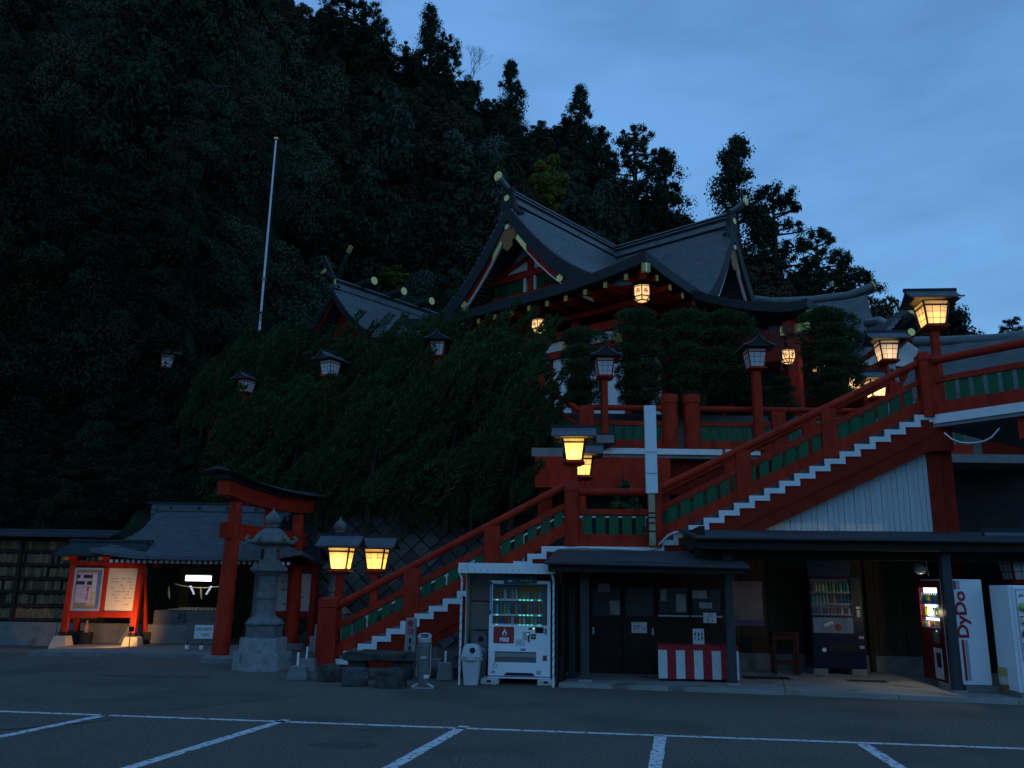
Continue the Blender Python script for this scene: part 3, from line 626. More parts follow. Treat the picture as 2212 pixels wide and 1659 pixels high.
# red panel with flame mark
pr = MB(); w_, h_, rr = 0.20, 0.155, 0.025; pts = []
for cxs, czs, a0 in ((1, 1, 0), (-1, 1, 90), (-1, -1, 180), (1, -1, 270)):
    for q in range(4): a = R(a0+q*30); pts.append((fx0+0.29+cxs*(w_-rr)+rr*math.cos(a), 0.905+czs*(h_-rr)+rr*math.sin(a)))
PANR = mat('dull_red_panel', (0.38, 0.045, 0.05), 0.4, 0.05)
fp = pr.prism(pts, fy-0.008, fy-0.001).build('brand_panel', PANR, vm)
place('lettering', TXT['FIRE'], fp, (fx0+0.305, fy-0.010, 0.815), (R(90), 0, 0)).scale = (0.62, 0.62, 0.62)
fl = MB(); cx_, cz_ = fx0+0.30, 0.885
outer = [(0, 0), (-0.035, 0.02), (-0.045, 0.055), (-0.03, 0.085), (-0.005, 0.11), (0.005, 0.15), (0.025, 0.12), (0.022, 0.10), (0.05, 0.075), (0.055, 0.045), (0.04, 0.015), (0.02, -0.005), (0.035, 0.035), (0.025, 0.06), (0.005, 0.08), (-0.012, 0.06), (-0.018, 0.03)]
fl.prism([(cx_+p*0.95, cz_+q*0.95) for p, q in outer], fy-0.011, fy-0.009); fl.build('flame_mark', MWHITE, fp)
# fittings
MB().bx(fx0+0.12, fx0+0.92, fy+0.03, fy+0.05, 0.40, 0.60).build('pickup_flap', GREYM, vm); MB().bx(fx0+0.13, fx0+0.91, fy+0.012, fy+0.029, 0.50, 0.575).build('flap_plate', mat('flap_grey', (0.26, 0.27, 0.27), 0.4), vm)
MB().bx(fx0+0.77, fx0+0.89, fy-0.006, fy, 1.01, 1.05).build('price_display', BLACK, vm); MB().bx(fx0+0.85, fx0+0.885, fy-0.008, fy-0.006, 1.02, 1.04).build('digit', emit('green_digit', (0.35, 1, 0.15), 1.2), vm)
MB().bx(fx0+0.90, fx0+1.06, fy-0.014, fy, 0.95, 1.06).build('coin_plate', BLACK, vm, bevel=0.012)
MB().bx(fx0+1.08, fx0+1.125, fy-0.008, fy, 0.93, 1.04).build('lock_plate', GREYM, vm); MB().bx(fx0+0.66, fx0+0.76, fy-0.02, fy, 0.84, 0.97).build('card_reader', mat('reader_grey', (0.45, 0.47, 0.42), 0.5), vm)
MB().bx(fx0+0.765, fx0+0.79, fy-0.018, fy, 0.78, 0.97).build('bill_slot', BLACK, vm); MB().bx(fx0+0.82, fx0+0.91, fy-0.016, fy, 0.84, 0.93).build('bill_tray', BLACK, vm); MB().bx(fx0+0.83, fx0+0.90, fy-0.018, fy-0.016, 0.87, 0.90).build('bill_light', mat('dim_yellow', (0.4, 0.4, 0.1), 0.5), vm)
MB().bx(fx0+0.755, fx0+0.77, fy-0.024, fy-0.018, 0.92, 0.935).build('reader_light', LEDG, vm)
st = MB().bx(fx0+0.52, fx0+0.71, fy-0.003, fy, 0.70, 0.83).build('sticker', mat('sticker_white', (0.60, 0.62, 0.66), 0.5), vm)
dashes('print', GREYM, st, 3, 0.12, 0.03, 0.016, (fx0+0.60, fy-0.0035, 0.765), (R(90), 0, 0), 21)
MB().bx(fx0+0.62, fx0+0.72, fy-0.003, fy, 0.62, 0.66).build('sticker', mat('blue_sticker', (0.08, 0.2, 0.5), 0.5), vm)
MB().bx(fx0+1.045, fx0+1.125, fy-0.006, fy, 0.44, 0.54).build('coin_return', GREYM, vm); MB().bx(fx0+1.06, fx0+1.11, fy-0.008, fy-0.006, 0.46, 0.525).build('coin_cup', PANR, vm)
rg = MB(); rg.path([(fx0+0.13+0.035*math.cos(t), fy-0.003, 0.34+0.035*math.sin(t)) for t in [2*math.pi*k/16 for k in range(17)]], 0.005, 6); rg.build('ring_mark', GREYM, vm)
MB().bx(fx0+0.06, fx0+0.14, fy-0.003, fy, 0.20, 0.245).build('sticker', mat('grey_sticker', (0.35, 0.36, 0.36), 0.5), vm); MB().bx(fx0+0.93, fx0+1.01, fy-0.003, fy, 0.19, 0.26).build('sticker', MATS['grey_sticker'], vm)
MB().prism([(fx0+0.30, 0.165), (fx0+0.90, 0.165), (fx0+0.85, 0.215), (fx0+0.35, 0.215)], fy-0.010, fy-0.001).build('kick_vent', BLACK, vm); MB().bx(fx0, fx1, fy-0.007, fy-0.0005, 0.14, 0.155).build('trim_line', mat('navy_line', (0.03, 0.05, 0.15), 0.4), vm)
BLUES = mat('blue_strip', (0.03, 0.07, 0.22), 0.45, 0.1)
sd = MB().bx(fx0-0.004, fx0+0.045, fy-0.006, fy-0.001, 1.28, 1.91).build('side_strip', BLUES, vm)
dashes('print', MWHITE, sd, 1, 0.5, 0.03, 0.022, (fx0+0.02, fy-0.0075, 1.60), (R(90), 0, 0), 4, 0.9, True)
tp = MB().add([(fx0+0.28, fy-0.02, 1.86), (fx0+0.93, fy-0.02, 1.88), (fx0+0.92, fy+0.0, 2.03), (fx0+0.27, fy+0.0, 2.01), (fx0+0.28, fy+0.01, 1.86), (fx0+0.93, fy+0.01, 1.88), (fx0+0.92, fy+0.03, 2.03), (fx0+0.27, fy+0.03, 2.01)],
              [(0, 1, 2, 3), (7, 6, 5, 4), (0, 4, 5, 1), (1, 5, 6, 2), (2, 6, 7, 3), (3, 7, 4, 0)]).build('top_sign', mat('top_sign_blue', (0.04, 0.10, 0.16), 0.5, 0.3, 8), vm)
dashes('print', YEL, tp, 1, 0.26, 0.05, 0.055, (fx0+0.74, fy-0.022, 1.93), (R(82), 0, 0), 31, 1.0); dashes('print', MWHITE, tp, 1, 0.14, 0.05, 0.05, (fx0+0.44, fy-0.022, 1.92), (R(82), 0, 0), 33, 1.0)
for xa in (fx0-0.13, fx1-0.24):
    t = thing('concrete_block', 'white painted concrete block under the %s of the FIRE vending machine' % ('open-shelter side' if xa < -1.5 else 'hut side'), 'block', (xa+0.18, fy-0.1, 0), 'S', 'blocks under the white machine')
    MB().bx(xa, xa+0.34, fy-0.12, fy+0.4, 0, 0.105).build('block', mat('white_block', (0.5, 0.5, 0.48), 0.8, 0.15, 6), t, bevel=0.015)
    MB().bx(xa+0.12, xa+0.2, fy-0.125, fy-0.05, 0.045, 0.085).build('lug', BLACK, t)
sh = thing('machine_shelter', 'small white-roofed shelter with beige walls around the FIRE vending machine', 'shelter', (-1.5, 17.0, 0), 'S')
sx0, sx1, sy0, sy1 = -2.42, -0.56, 16.40, 17.75
r_ = MB().add([(sx0, sy0, 2.25), (sx1, sy0, 2.25), (sx1, sy1, 2.16), (sx0, sy1, 2.16), (sx0, sy0, 2.20), (sx1, sy0, 2.20), (sx1, sy1, 2.11), (sx0, sy1, 2.11)], [(0, 1, 2, 3), (7, 6, 5, 4), (0, 4, 5, 1), (1, 5, 6, 2), (2, 6, 7, 3), (3, 7, 4, 0)]).build('roof', WHITE, sh)
MB().bx(sx0, sx1, sy0-0.015, sy0-0.001, 2.07, 2.245).build('fascia', WHITE, sh); MB().bx(sx0, sx1, sy0-0.03, sy0-0.016, 2.06, 2.10).build('gutter_lip', WHITE, sh)
for k in range(15): MB().bx(sx0+0.06+k*0.124, sx0+0.075+k*0.124, sy0-0.02, sy0-0.0155, 2.105, 2.125).build('bolt', BLACK, sh)
for k, xx in enumerate((sx0+0.06, sx1-0.03)):
    MB().path([(xx-0.05 if k == 0 else xx-0.04, sy0+0.02, 2.08), (xx, sy0+0.10, 1.95), (xx, sy0+0.10, 1.0), (xx, sy0+0.10, 0.0)], 0.022, 8).build('pole', WHITE, sh, smooth=True)
    sp = MB(); sp.path([(xx+0.026*math.cos(q*0.9), sy0+0.10+0.026*math.sin(q*0.9), 0.1+q*0.022) for q in range(84)], 0.004, 4); sp.build('coiled_wire', BLACK, sh)
MB().bx(sx0+0.05, sx1+0.02, sy1-0.04, sy1, 0.05, 2.12).build('back_panel', BEIGE, sh)
MB().bx(sx0+0.08, sx0+0.10, sy0+0.55, sy1-0.04, 0.05, 2.12).build('side_panel', BEIGE, sh); MB().bx(sx1+0.02, sx1+0.05, sy0+0.35, sy1, 0.02, 2.1).build('side_panel', mat('dark_side_sheet', (0.03, 0.03, 0.032), 0.6), sh)
for zz_ in (0.93, 1.5): MB().bx(sx0+0.1, sx1, sy1-0.055, sy1-0.04, zz_, zz_+0.02).build('panel_joint', WOODD, sh)
def bin_(label, x, y, m_, k=1.0):
    t = thing('litter_bin', label, 'bin', (x, y, 0), 'S', 'plastic litter bins beside the white machine')
    MB().frus((x, y), 0, 0.50*k, 0.125, 0.125, 0.165, 0.165).build('bucket', m_, t, bevel=0.015)
    l = MB(); l.frus((x, y), 0.50*k, 0.55*k, 0.185, 0.185, 0.19, 0.19); l.frus((x, y), 0.55*k, 0.70*k, 0.17, 0.17, 0.145, 0.14); l.frus((x, y), 0.70*k, 0.745*k, 0.143, 0.138, 0.09, 0.09); l.build('lid', m_, t, bevel=0.01)
    h = MB().path([(x+0.03, y-0.155, 0.635*k), (x+0.03, y-0.167, 0.635*k)], 0.055, 16); h.build('hole', BLACK, t)
    bg_ = MB(); bg_.lathe([(0.20, 0.44*k), (0.215, 0.46*k), (0.20, 0.51*k)], 14, (x, y, 0)); bg_.build('bag_rim', mat('clear_bag', (0.35, 0.37, 0.40), 0.3, 0.2, 12), t)
bin_('grey-white litter bin with round hole in front of the shelter', -2.14, 16.55, PLASTIC)
bin_('darker litter bin behind the grey-white one, beside the vending machine', -2.08, 17.35, mat('dim_plastic', (0.16, 0.16, 0.17), 0.5), 1.25)

# ---- dark blue machine
NAVY = mat('navy_machine', (0.008, 0.011, 0.034), 0.35, 0.1)
bm_ = thing('vending_machine', 'dark blue drinks vending machine standing in the shade of the open shop', 'vending machine', (5.4, 19.3, 0.1), 'S', 'vending machines')
x0, x1, y0 = 4.88, 5.98, 19.3
b = MB(); b.bx(x0, x1, y0+0.1, y0+0.72, 0.2, 2.12); b.bx(x0, x0+0.03, y0, y0+0.1, 0.2, 2.12); b.bx(x0+0.88, x1, y0, y0+0.1, 0.2, 2.12); b.bx(x0+0.03, x0+0.88, y0, y0+0.1, 0.2, 1.30); b.bx(x0+0.03, x0+0.88, y0, y0+0.1, 2.06, 2.12); b.build('cabinet', NAVY, bm_, bevel=0.006)
MB().bx(x0+0.03, x0+0.88, y0+0.09, y0+0.099, 1.30, 2.06).build('display_back', mat('dim_display', (0.10, 0.09, 0.08), 0.4, 0.3, 5), bm_)
for k, zsh in enumerate((1.80, 1.55, 1.33)):
    MB().bx(x0+0.03, x0+0.88, y0+0.02, y0+0.088, zsh-0.03, zsh).build('shelf', GREYM, bm_)
    for i in range(11): place('drink', (BOT if k < 2 else CAN)[(i*4+k*3+i//3) % 9], bm_, (x0+0.09+i*0.074, y0+0.055, zsh+0.001))
MB().bx(x0+0.03, x0+0.88, y0-0.003, y0+0.001, 1.30, 2.06).build('pane', CLEAR, bm_)
bl = MB().bx(x0+0.04, x0+0.88, y0-0.006, y0-0.001, 0.93, 1.25).build('brand_panel', mat('pale_blue_panel', (0.14, 0.19, 0.26), 0.4, 0.3, 4), bm_)
place('lettering', TXT['PEPSI'], bl, (x0+0.36, y0-0.009, 1.11), (R(90), R(-22), 0)).scale = (0.45, 0.45, 0.45)
dsc = MB(); dsc.path([(x0+0.56, y0-0.008, 1.05), (x0+0.56, y0-0.011, 1.05)], 0.075, 20); dsc.build('round_mark', mat('dim_red', (0.25, 0.05, 0.05), 0.5), bl)
MB().bx(x0+0.92, x1-0.03, y0-0.01, y0-0.001, 1.28, 1.95).build('control_panel', BLACK, bm_); MB().bx(x0+0.96, x0+1.05, y0-0.014, y0-0.010, 1.44, 1.49).build('label_plate', PAPERN, bm_); MB().bx(x0+0.97, x0+1.04, y0-0.014, y0-0.010, 1.27, 1.42).build('coin_lever', GREYM, bm_)
for zz_ in (0.82, 0.62): MB().bx(x0+0.98, x0+1.08, y0-0.004, y0-0.001, zz_, zz_+0.06).build('sticker', WPAPER, bm_)
MB().bx(x0+0.36, x0+0.92, y0-0.006, y0-0.001, 0.55, 0.72).build('pickup_flap', BLACK, bm_); MB().path([(x0+0.24, y0-0.001, 0.58), (x0+0.24, y0-0.006, 0.58)], 0.045, 16).build('round_sticker', PAPERN, bm_)
MB().bx(x0+0.0, x0+0.9, y0+0.02, y0+0.4, 2.121, 2.45).build('header_panel', mat('navy_header', (0.015, 0.03, 0.08), 0.4), bm_)
for xa in (x0-0.02, x0+0.78): MB().bx(xa, xa+0.30, y0-0.05, y0+0.4, 0.083, 0.20).build('foot_block', CONC, bm_)

# ---- red and white machine seen from its side
dm = thing('vending_machine', 'vending machine seen side-on with DyDo lettering and a lit display facing the shop', 'vending machine', (6.9, 16.65, 0.1), 'S', 'vending machines')
x0, x1, y0, y1, z0, z1 = 6.64, 7.37, 16.74, 17.95, 0.20, 2.07
REDM = mat('red_machine_front', (0.10, 0.007, 0.008), 0.35, 0.1)
b = MB(); b.bx(x0+0.10, x1, y0, y1, z0, z1); b.build('cabinet', MACHW, dm)
f = MB(); f.bx(x0, x0+0.099, y0+0.03, y0+0.20, z0, z1-0.03); f.bx(x0, x0+0.099, y1-0.12, y1, z0, z1-0.03); f.bx(x0, x0+0.099, y0+0.20, y1-0.12, z1-0.16, z1-0.03); f.bx(x0, x0+0.099, y0+0.20, y1-0.12, z0, 1.16); f.build('front_door', REDM, dm)
MB().bx(x0-0.002, x0+0.1, y0, y0+0.029, z0, z1-0.02).build('door_edge', MACHW, dm)
MB().bx(x0+0.092, x0+0.098, y0+0.2, y1-0.12, 1.16, z1-0.16).build('display_back', emit('lit_display', (0.75, 0.85, 1.0), 1.1), dm)
for k, zsh in enumerate((1.62, 1.38, 1.17)):
    MB().bx(x0+0.01, x0+0.09, y0+0.2, y1-0.12, zsh-0.03, zsh).build('shelf', mat('shelf_blue_%d' % k, (0.05, 0.07, 0.3), 0.5), dm)
    for i in range(10): place('drink', (BOT if k < 2 else CAN)[(i*3+k*5+i//2) % 9], dm, (x0+0.05, y0+0.26+i*0.092, zsh+0.001))
lamp('display_lamp', dm, (x0+0.03, (y0+y1)/2, 1.45), 30, (1.0, 0.90, 0.62), 0.08)
MB().bx(x0-0.004, x0+0.0, y0+0.24, y0+0.62, 0.25, 0.80).build('front_panel', mat('white_front_panel', (0.45, 0.46, 0.48), 0.5), dm); MB().bx(x0-0.007, x0-0.0041, y0+0.30, y0+0.5, 0.45, 0.72).build('front_card', BLACK, dm)
MB().bx(x0-0.010, x0, y0+0.3, y0+0.55, 0.90, 1.10).build('coin_plate', GREYM, dm); MB().bx(x0-0.012, x0-0.010, y0+0.36, y0+0.39, 1.10, 1.125).build('button', LEDG, dm)
sp = y0-0.004
MB().bx(x0+0.27, x0+0.315, sp, y0-0.0005, 0.27, 0.98).build('red_stripe', INKR, dm); MB().bx(x0+0.325, x0+0.38, sp, y0-0.0005, 0.27, 0.98).build('grey_stripe', mat('pale_grey_print', (0.40, 0.41, 0.45), 0.4), dm)
MB().bx(x0+0.23, x0+0.275, sp, y0-0.0005, 1.89, 2.04).build('red_stripe', INKR, dm); MB().bx(x0+0.285, x0+0.34, sp, y0-0.0005, 1.89, 2.04).build('grey_stripe', MATS['pale_grey_print'], dm)
o = place('lettering', TXT['DyDo'], dm, (x0+0.325, sp-0.002, 1.43), (R(90), R(-90), 0)); o.scale = (0.78, 0.62, 1)
MB().bx(x0-0.06, x0+0.14, y0-0.08, y0+0.4, 0.084, 0.20).build('foot_block', CONC, dm); MB().bx(x0+0.22, x1+0.12, y0-0.10, y0+0.3, 0.084, 0.19).build('foot_block', CONC, dm)

# ---- ice cream machine at the edge
im = thing('ice_cream_machine', 'white ice cream vending machine with cone pictures at the picture edge', 'vending machine', (7.7, 15.9, 0.1), 'S', 'vending machines')
x0, x1, y0, z0, z1 = 7.47, 8.53, 15.90, 0.16, 1.97
MB().bx(x0, x1, y0+0.05, y0+0.78, z0, z1).build('cabinet', MACHW, im, bevel=0.02); MB().bx(x0+0.05, x1-0.02, y0, y0+0.0499, z0+0.05, z1-0.01).build('front_door', MACHW, im, bevel=0.015)
MB().bx(x0+0.08, x1-0.05, y0-0.010, y0-0.0005, 0.68, z1-0.06).build('panel_frame', mat('pale_blue_trim', (0.42, 0.45, 0.56), 0.4), im); pn = MB().bx(x0+0.10, x1-0.08, y0-0.014, y0-0.0101, 0.72, z1-0.09).build('picture_panel', MACHW, im)
place('lettering', TXT['glico'], pn, (x0+0.19, y0-0.0165, 1.80), (R(90), 0, 0)).scale = (0.6, 0.6, 1); place('lettering', TXT['17'], pn, (x0+0.36, y0-0.0165, 1.76), (R(90), 0, 0))
CONE = mat('wafer', (0.5, 0.33, 0.12), 0.7); CREAM = [mat('mint_cream', (0.22, 0.45, 0.12), 0.5), mat('vanilla_cream', (0.65, 0.58, 0.42), 0.5), mat('choco_cream', (0.20, 0.11, 0.07), 0.5), mat('berry_cream', (0.5, 0.15, 0.2), 0.5)]
for i in range(4):
    for j in range(3):
        xx = x0+0.19+j*0.24; zz_ = 1.56-i*0.225
        c_ = MB(); c_.lathe([(0.002, 0), (0.055, 0.085), (0.06, 0.09)], 12, (0, 0, 0)); cm_ = place('ice_cream_cone', c_.mesh('cone', CONE), im, (xx+0.02, y0-0.055, zz_-0.06), (0, R(-28), 0))
        c_ = MB(); c_.lathe([(0.06, 0.085), (0.068, 0.11), (0.05, 0.14), (0.02, 0.165)], 12); o = link('scoop', c_.mesh('scoop', CREAM[(i+j) % 4], True), cm_)
        MB().bx(xx-0.08, xx+0.03, y0-0.018, y0-0.0142, zz_+0.085, zz_+0.115).build('flavour_strip', CREAM[(i*2+1+j) % 4], pn)
MB().bx(x0+0.12, x0+0.22, y0-0.004, y0-0.0005, 0.28, 0.42).build('sticker', WPAPER, im)
MB().bx(x0, x1, y0+0.02, y0+0.5, 0.0, 0.159).build('foot_block', CONC, im)
t = thing('barrel_planter', 'small yellowish tub with a brown base between the two white machines', 'tub', (7.50, 16.45, 0.08), 'S')
MB().lathe([(0.12, 0), (0.125, 0.17)], 16, (7.50, 16.45, 0.085)).build('base', mat('brown_tub', (0.20, 0.10, 0.05), 0.7), t, smooth=True); MB().lathe([(0.12, 0.171), (0.125, 0.30), (0.12, 0.31)], 16, (7.50, 16.45, 0.085)).build('middle', BEIGE, t, smooth=True); MB().lathe([(0.125, 0.311), (0.13, 0.42), (0.11, 0.45)], 16, (7.50, 16.45, 0.085)).build('lid', mat('ochre_tub', (0.40, 0.30, 0.10), 0.6), t, smooth=True)
t = thing('hanging_glass_float', 'round glass ball hanging on a cord under the shop eave', 'glass ball', (6.47, 17.2, 2.2), 'S')
MB().lathe([(0.01, -0.11), (0.07, -0.09), (0.11, -0.03), (0.11, 0.03), (0.07, 0.09), (0.02, 0.11)], 16, (6.47, 17.2, 2.26)).build('ball', mat('glass_ball', (0.20, 0.25, 0.26), 0.08, 0.2, 5, spec=0.8), t, smooth=True)
MB().tube((6.40, 17.2, 2.33), (6.40, 17.2, 2.78), 0.008, n=6).build('cord', GREYM, t); MB().tube((6.62, 17.2, 2.12), (6.56, 17.2, 2.75), 0.008, n=6).build('pull_cord', BEIGE, t)
t = thing('wall_lantern', 'unlit lattice box lantern at the picture edge above the ice cream machine', 'lantern', (8.5, 17.6, 0.1), 'S'); lantern_parts(t, (8.5, 17.6), 2.06, lit=False, sz=1.15, red=REDD); MB().bx(8.4, 8.6, 17.5, 17.7, 0.084, 1.95).build('post', REDD, t)  # darker red on frame and post puts the shade into the colour

# ---- tall white sign box beside the landing
sg = thing('sign_pillar', 'tall blank white sign box on a wooden post beside the stair landing', 'sign', (1.62, 18.9, 2.7), 'S')
p0, p1 = aS(1392, 1066, 18.95), aS(1389, 877, 18.95)
MB().bx(1.38, 1.64, 18.88, 19.02, p0.z, p1.z).build('sign_box', mat('sign_white', (0.74, 0.76, 0.79), 0.4, 0.04), sg, bevel=0.006)
for f in (0.22, 0.46): MB().bx(1.379, 1.641, 18.872, 18.8795, p0.z+(p1.z-p0.z)*f, p0.z+(p1.z-p0.z)*f+0.012).build('seam', GREYM, sg)
MB().bx(1.43, 1.57, 18.90, 19.0, 2.72, p0.z).build('post', mat('ochre_post', (0.36, 0.31, 0.20), 0.7, 0.2, 6), sg, bevel=0.008)
for zz_ in (3.02, 3.20, 3.32, 3.42): MB().bx(1.42, 1.58, 18.89, 19.27, zz_, zz_+0.03).build('strap', BLACK, sg)
MB().bx(1.30, 1.40, 18.95, 19.2, 3.02, 3.14).build('junction_box', BLACK, sg)
cp = [aS(x_, y_, 19.24) for x_, y_ in ((1208, 1184), (1260, 1183), (1340, 1186), (1392, 1189), (1412, 1186), (1428, 1172), (1444, 1156), (1458, 1150), (1480, 1148), (1500, 1147))]
o = MB().path(cp, 0.024, 8).build('conduit_pipe', WHITE, None, smooth=True, base=cp[0], frame='S'); props(o, 'white conduit pipe bending along the landing edge above the hut roof', 'pipe')
t = thing('floodlight', 'black floodlight box on the terrace edge below a lantern post', 'floodlight', tuple(aY(1306, 962, 23.8)), 'W'); q = aY(1306, 955, 23.8)
MB().bx(q.x-0.30, q.x+0.30, 23.6, 23.9, q.z-0.10, q.z+0.22).build('housing', BLACK, t, bevel=0.02); MB().bx(q.x-0.25, q.x+0.25, 23.585, 23.599, q.z-0.05, q.z+0.17).build('lens', GLASSD, t); MB().bx(q.x-0.05, q.x+0.05, 23.7, 24.1, q.z-0.2, q.z-0.1).build('bracket', BLACK, t)

# ================================================================== torii
tl, tr_ = aZ(474, 1430), aZ(628, 1402)
ax = (tr_-tl); axl = ax.length; axd = ax.normalized(); tn = Vector((-axd.y, axd.x, 0)); mid = (tl+tr_)/2
to = thing('torii', 'red torii gate with a dark curved roofed lintel behind the stone lantern', 'torii', tuple(mid), 'W')
def tp_(s, z, o=0.0): return mid + axd*s + tn*o + Vector((0, 0, z))
hs = axl/2; TH_ = 4.05
for e in (-1, 1):
    MB().path([tp_(e*hs, 0.12), tp_(e*(hs-0.06), 2.0), tp_(e*(hs-0.12), TH_-0.35)], [0.205, 0.185, 0.155], 18).build('pillar', RED, to, smooth=True)
    MB().lathe([(0.42, 0), (0.40, 0.10), (0.30, 0.16)], 18, tuple(tp_(e*hs, 0))).build('pillar_foot', CONC, to, smooth=True)
    MB().bar(tp_(e*(hs-0.1), 2.90), tp_(e*(hs-0.1), 3.10), 0.14, 0.40).build('wedge', RED, to)
MB().bar(tp_(-hs-0.45, 3.0), tp_(hs+0.45, 3.0), 0.15, 0.38).build('tie_beam', RED, to, bevel=0.012)
MB().bar(tp_(0, 3.19), tp_(0, TH_-0.3), 0.14, 0.30, up=tuple(axd)).build('strut', RED, to)
def sori(s): return 0.13*(abs(s)/(hs+0.8))**2.2
ss = [-(hs+0.75)+i*(2*hs+1.5)/16 for i in range(17)]
def beamgrid(m, w, z0, z1, ext=1.0):
    for a, b in zip(ss[:-1], ss[1:]):
        q = []
        for s_ in (a, b):
            for o_, z_ in ((-w, z0), (w, z0), (w, z1), (-w, z1)): q.append(tp_(s_*ext, TH_+z_+sori(s_), o_))
        m.add(q, [(0, 1, 5, 4), (1, 2, 6, 5), (2, 3, 7, 6), (3, 0, 4, 7)] + ([(0, 3, 2, 1)] if a == ss[0] else []) + ([(4, 5, 6, 7)] if b == ss[-1] else []))
    return m
beamgrid(MB(), 0.15, -0.36, 0.0, 0.94).build('lintel', RED, to)
beamgrid(MB(), 0.20, 0.002, 0.14, 0.98).build('upper_lintel', mat('black_lacquer', (0.02, 0.02, 0.022), 0.5), to)
m = MB()
for a, b in zip(ss[:-1], ss[1:]):
    q = []
    for s_ in (a, b):
        for o_, z_ in ((-0.40, 0.13), (0, 0.27), (0.40, 0.13), (0, 0.18)): q.append(tp_(s_*1.07, TH_+z_+sori(s_)*1.15, o_))
    m.add(q, [(0, 1, 5, 4), (1, 2, 6, 5), (2, 3, 7, 6), (3, 0, 4, 7)] + ([(0, 3, 2, 1)] if a == ss[0] else []) + ([(4, 5, 6, 7)] if b == ss[-1] else []))
m.build('roof_cap', TIN, to)

# ================================================================== stone lanterns
def stone_lantern(label, x, y, k=1.0, z=0.0, rot=0.3):
    t = thing('stone_lantern', label, 'stone lantern', (x, y, z), 'W', 'carved stone lanterns'); c = (x, y, z)
    def hexp(name, prof, n=6, smooth=False, st=rot, m_=STONE): MB().lathe([(r*k, h*k) for r, h in prof], n, c, st).build(name, m_, t, smooth=smooth)
    hexp('base_step', [(0.70, 0), (0.70, 0.42)], m_=PALEST); hexp('base_step', [(0.57, 0.42), (0.57, 0.76)], m_=PALEST)
    hexp('plinth', [(0.44, 0.76), (0.44, 1.06), (0.49, 1.07), (0.49, 1.10)])
    for q in range(6):
        a = rot+math.pi/6+q*math.pi/3; MB().box((0, 0, 0), (0.012*k, 0.32*k, 0.20*k)); pm = MB().box((0, 0, 0), (0.02*k, 0.34*k, 0.19*k)).mesh('carved_panel', STONE)
        link('carved_panel', pm, t, (0.385*k*math.cos(a), 0.385*k*math.sin(a), 0.92*k), (0, 0, a))
    hexp('lotus_collar', [(0.47, 1.10), (0.40, 1.20), (0.30, 1.25), (0.27, 1.27)], 12, True)
    hexp('shaft', [(0.27, 1.27), (0.235, 1.36), (0.225, 1.68), (0.26, 1.70), (0.26, 1.84), (0.225, 1.86), (0.22, 2.16), (0.25, 2.24)], 12, True)
    hexp('platform', [(0.25, 2.24), (0.42, 2.36), (0.46, 2.38), (0.46, 2.46), (0.40, 2.47), (0.40, 2.54)], 6)
    hexp('fire_box', [(0.27, 2.54), (0.27, 2.60), (0.26, 2.61), (0.26, 2.95), (0.28, 2.96), (0.28, 3.0)], 6)
    for q in range(6):
        a = rot+math.pi/6+q*math.pi/3; pm = MB().box((0, 0, 0), (0.012*k, 0.15*k, 0.25*k)).mesh('window', BLACK if q % 2 else STONE)
        link('window', pm, t, (0.229*k*math.cos(a), 0.229*k*math.sin(a), 2.78*k), (0, 0, a))
    hexp('cap', [(0.34, 3.0), (0.50, 3.06), (0.52, 3.11), (0.44, 3.20), (0.30, 3.36), (0.16, 3.45)], 6)
    for q in range(6):
        a = rot+q*math.pi/3; d = Vector((math.cos(a), math.sin(a), 0)); o_ = Vector(c)
        MB().path([o_+d*0.44*k+Vector((0, 0, 3.08*k)), o_+d*0.56*k+Vector((0, 0, 3.10*k)), o_+d*0.62*k+Vector((0, 0, 3.17*k)), o_+d*0.58*k+Vector((0, 0, 3.23*k)), o_+d*0.53*k+Vector((0, 0, 3.20*k))], [0.055*k, 0.055*k, 0.045*k, 0.04*k, 0.03*k], 8).build('scroll', STONE, t, smooth=True)
    hexp('finial', [(0.14, 3.45), (0.18, 3.48), (0.13, 3.52), (0.20, 3.60), (0.21, 3.68), (0.15, 3.77), (0.05, 3.86), (0.01, 3.95)], 12, True)
stone_lantern('tall weathered stone lantern on stepped hexagonal base before the torii', -5.30, 18.95, 0.87)
p = aY(735, 1140, 24.0); stone_lantern('second stone lantern half hidden behind the lantern posts at the stair foot', p.x, 24.0, 0.92)

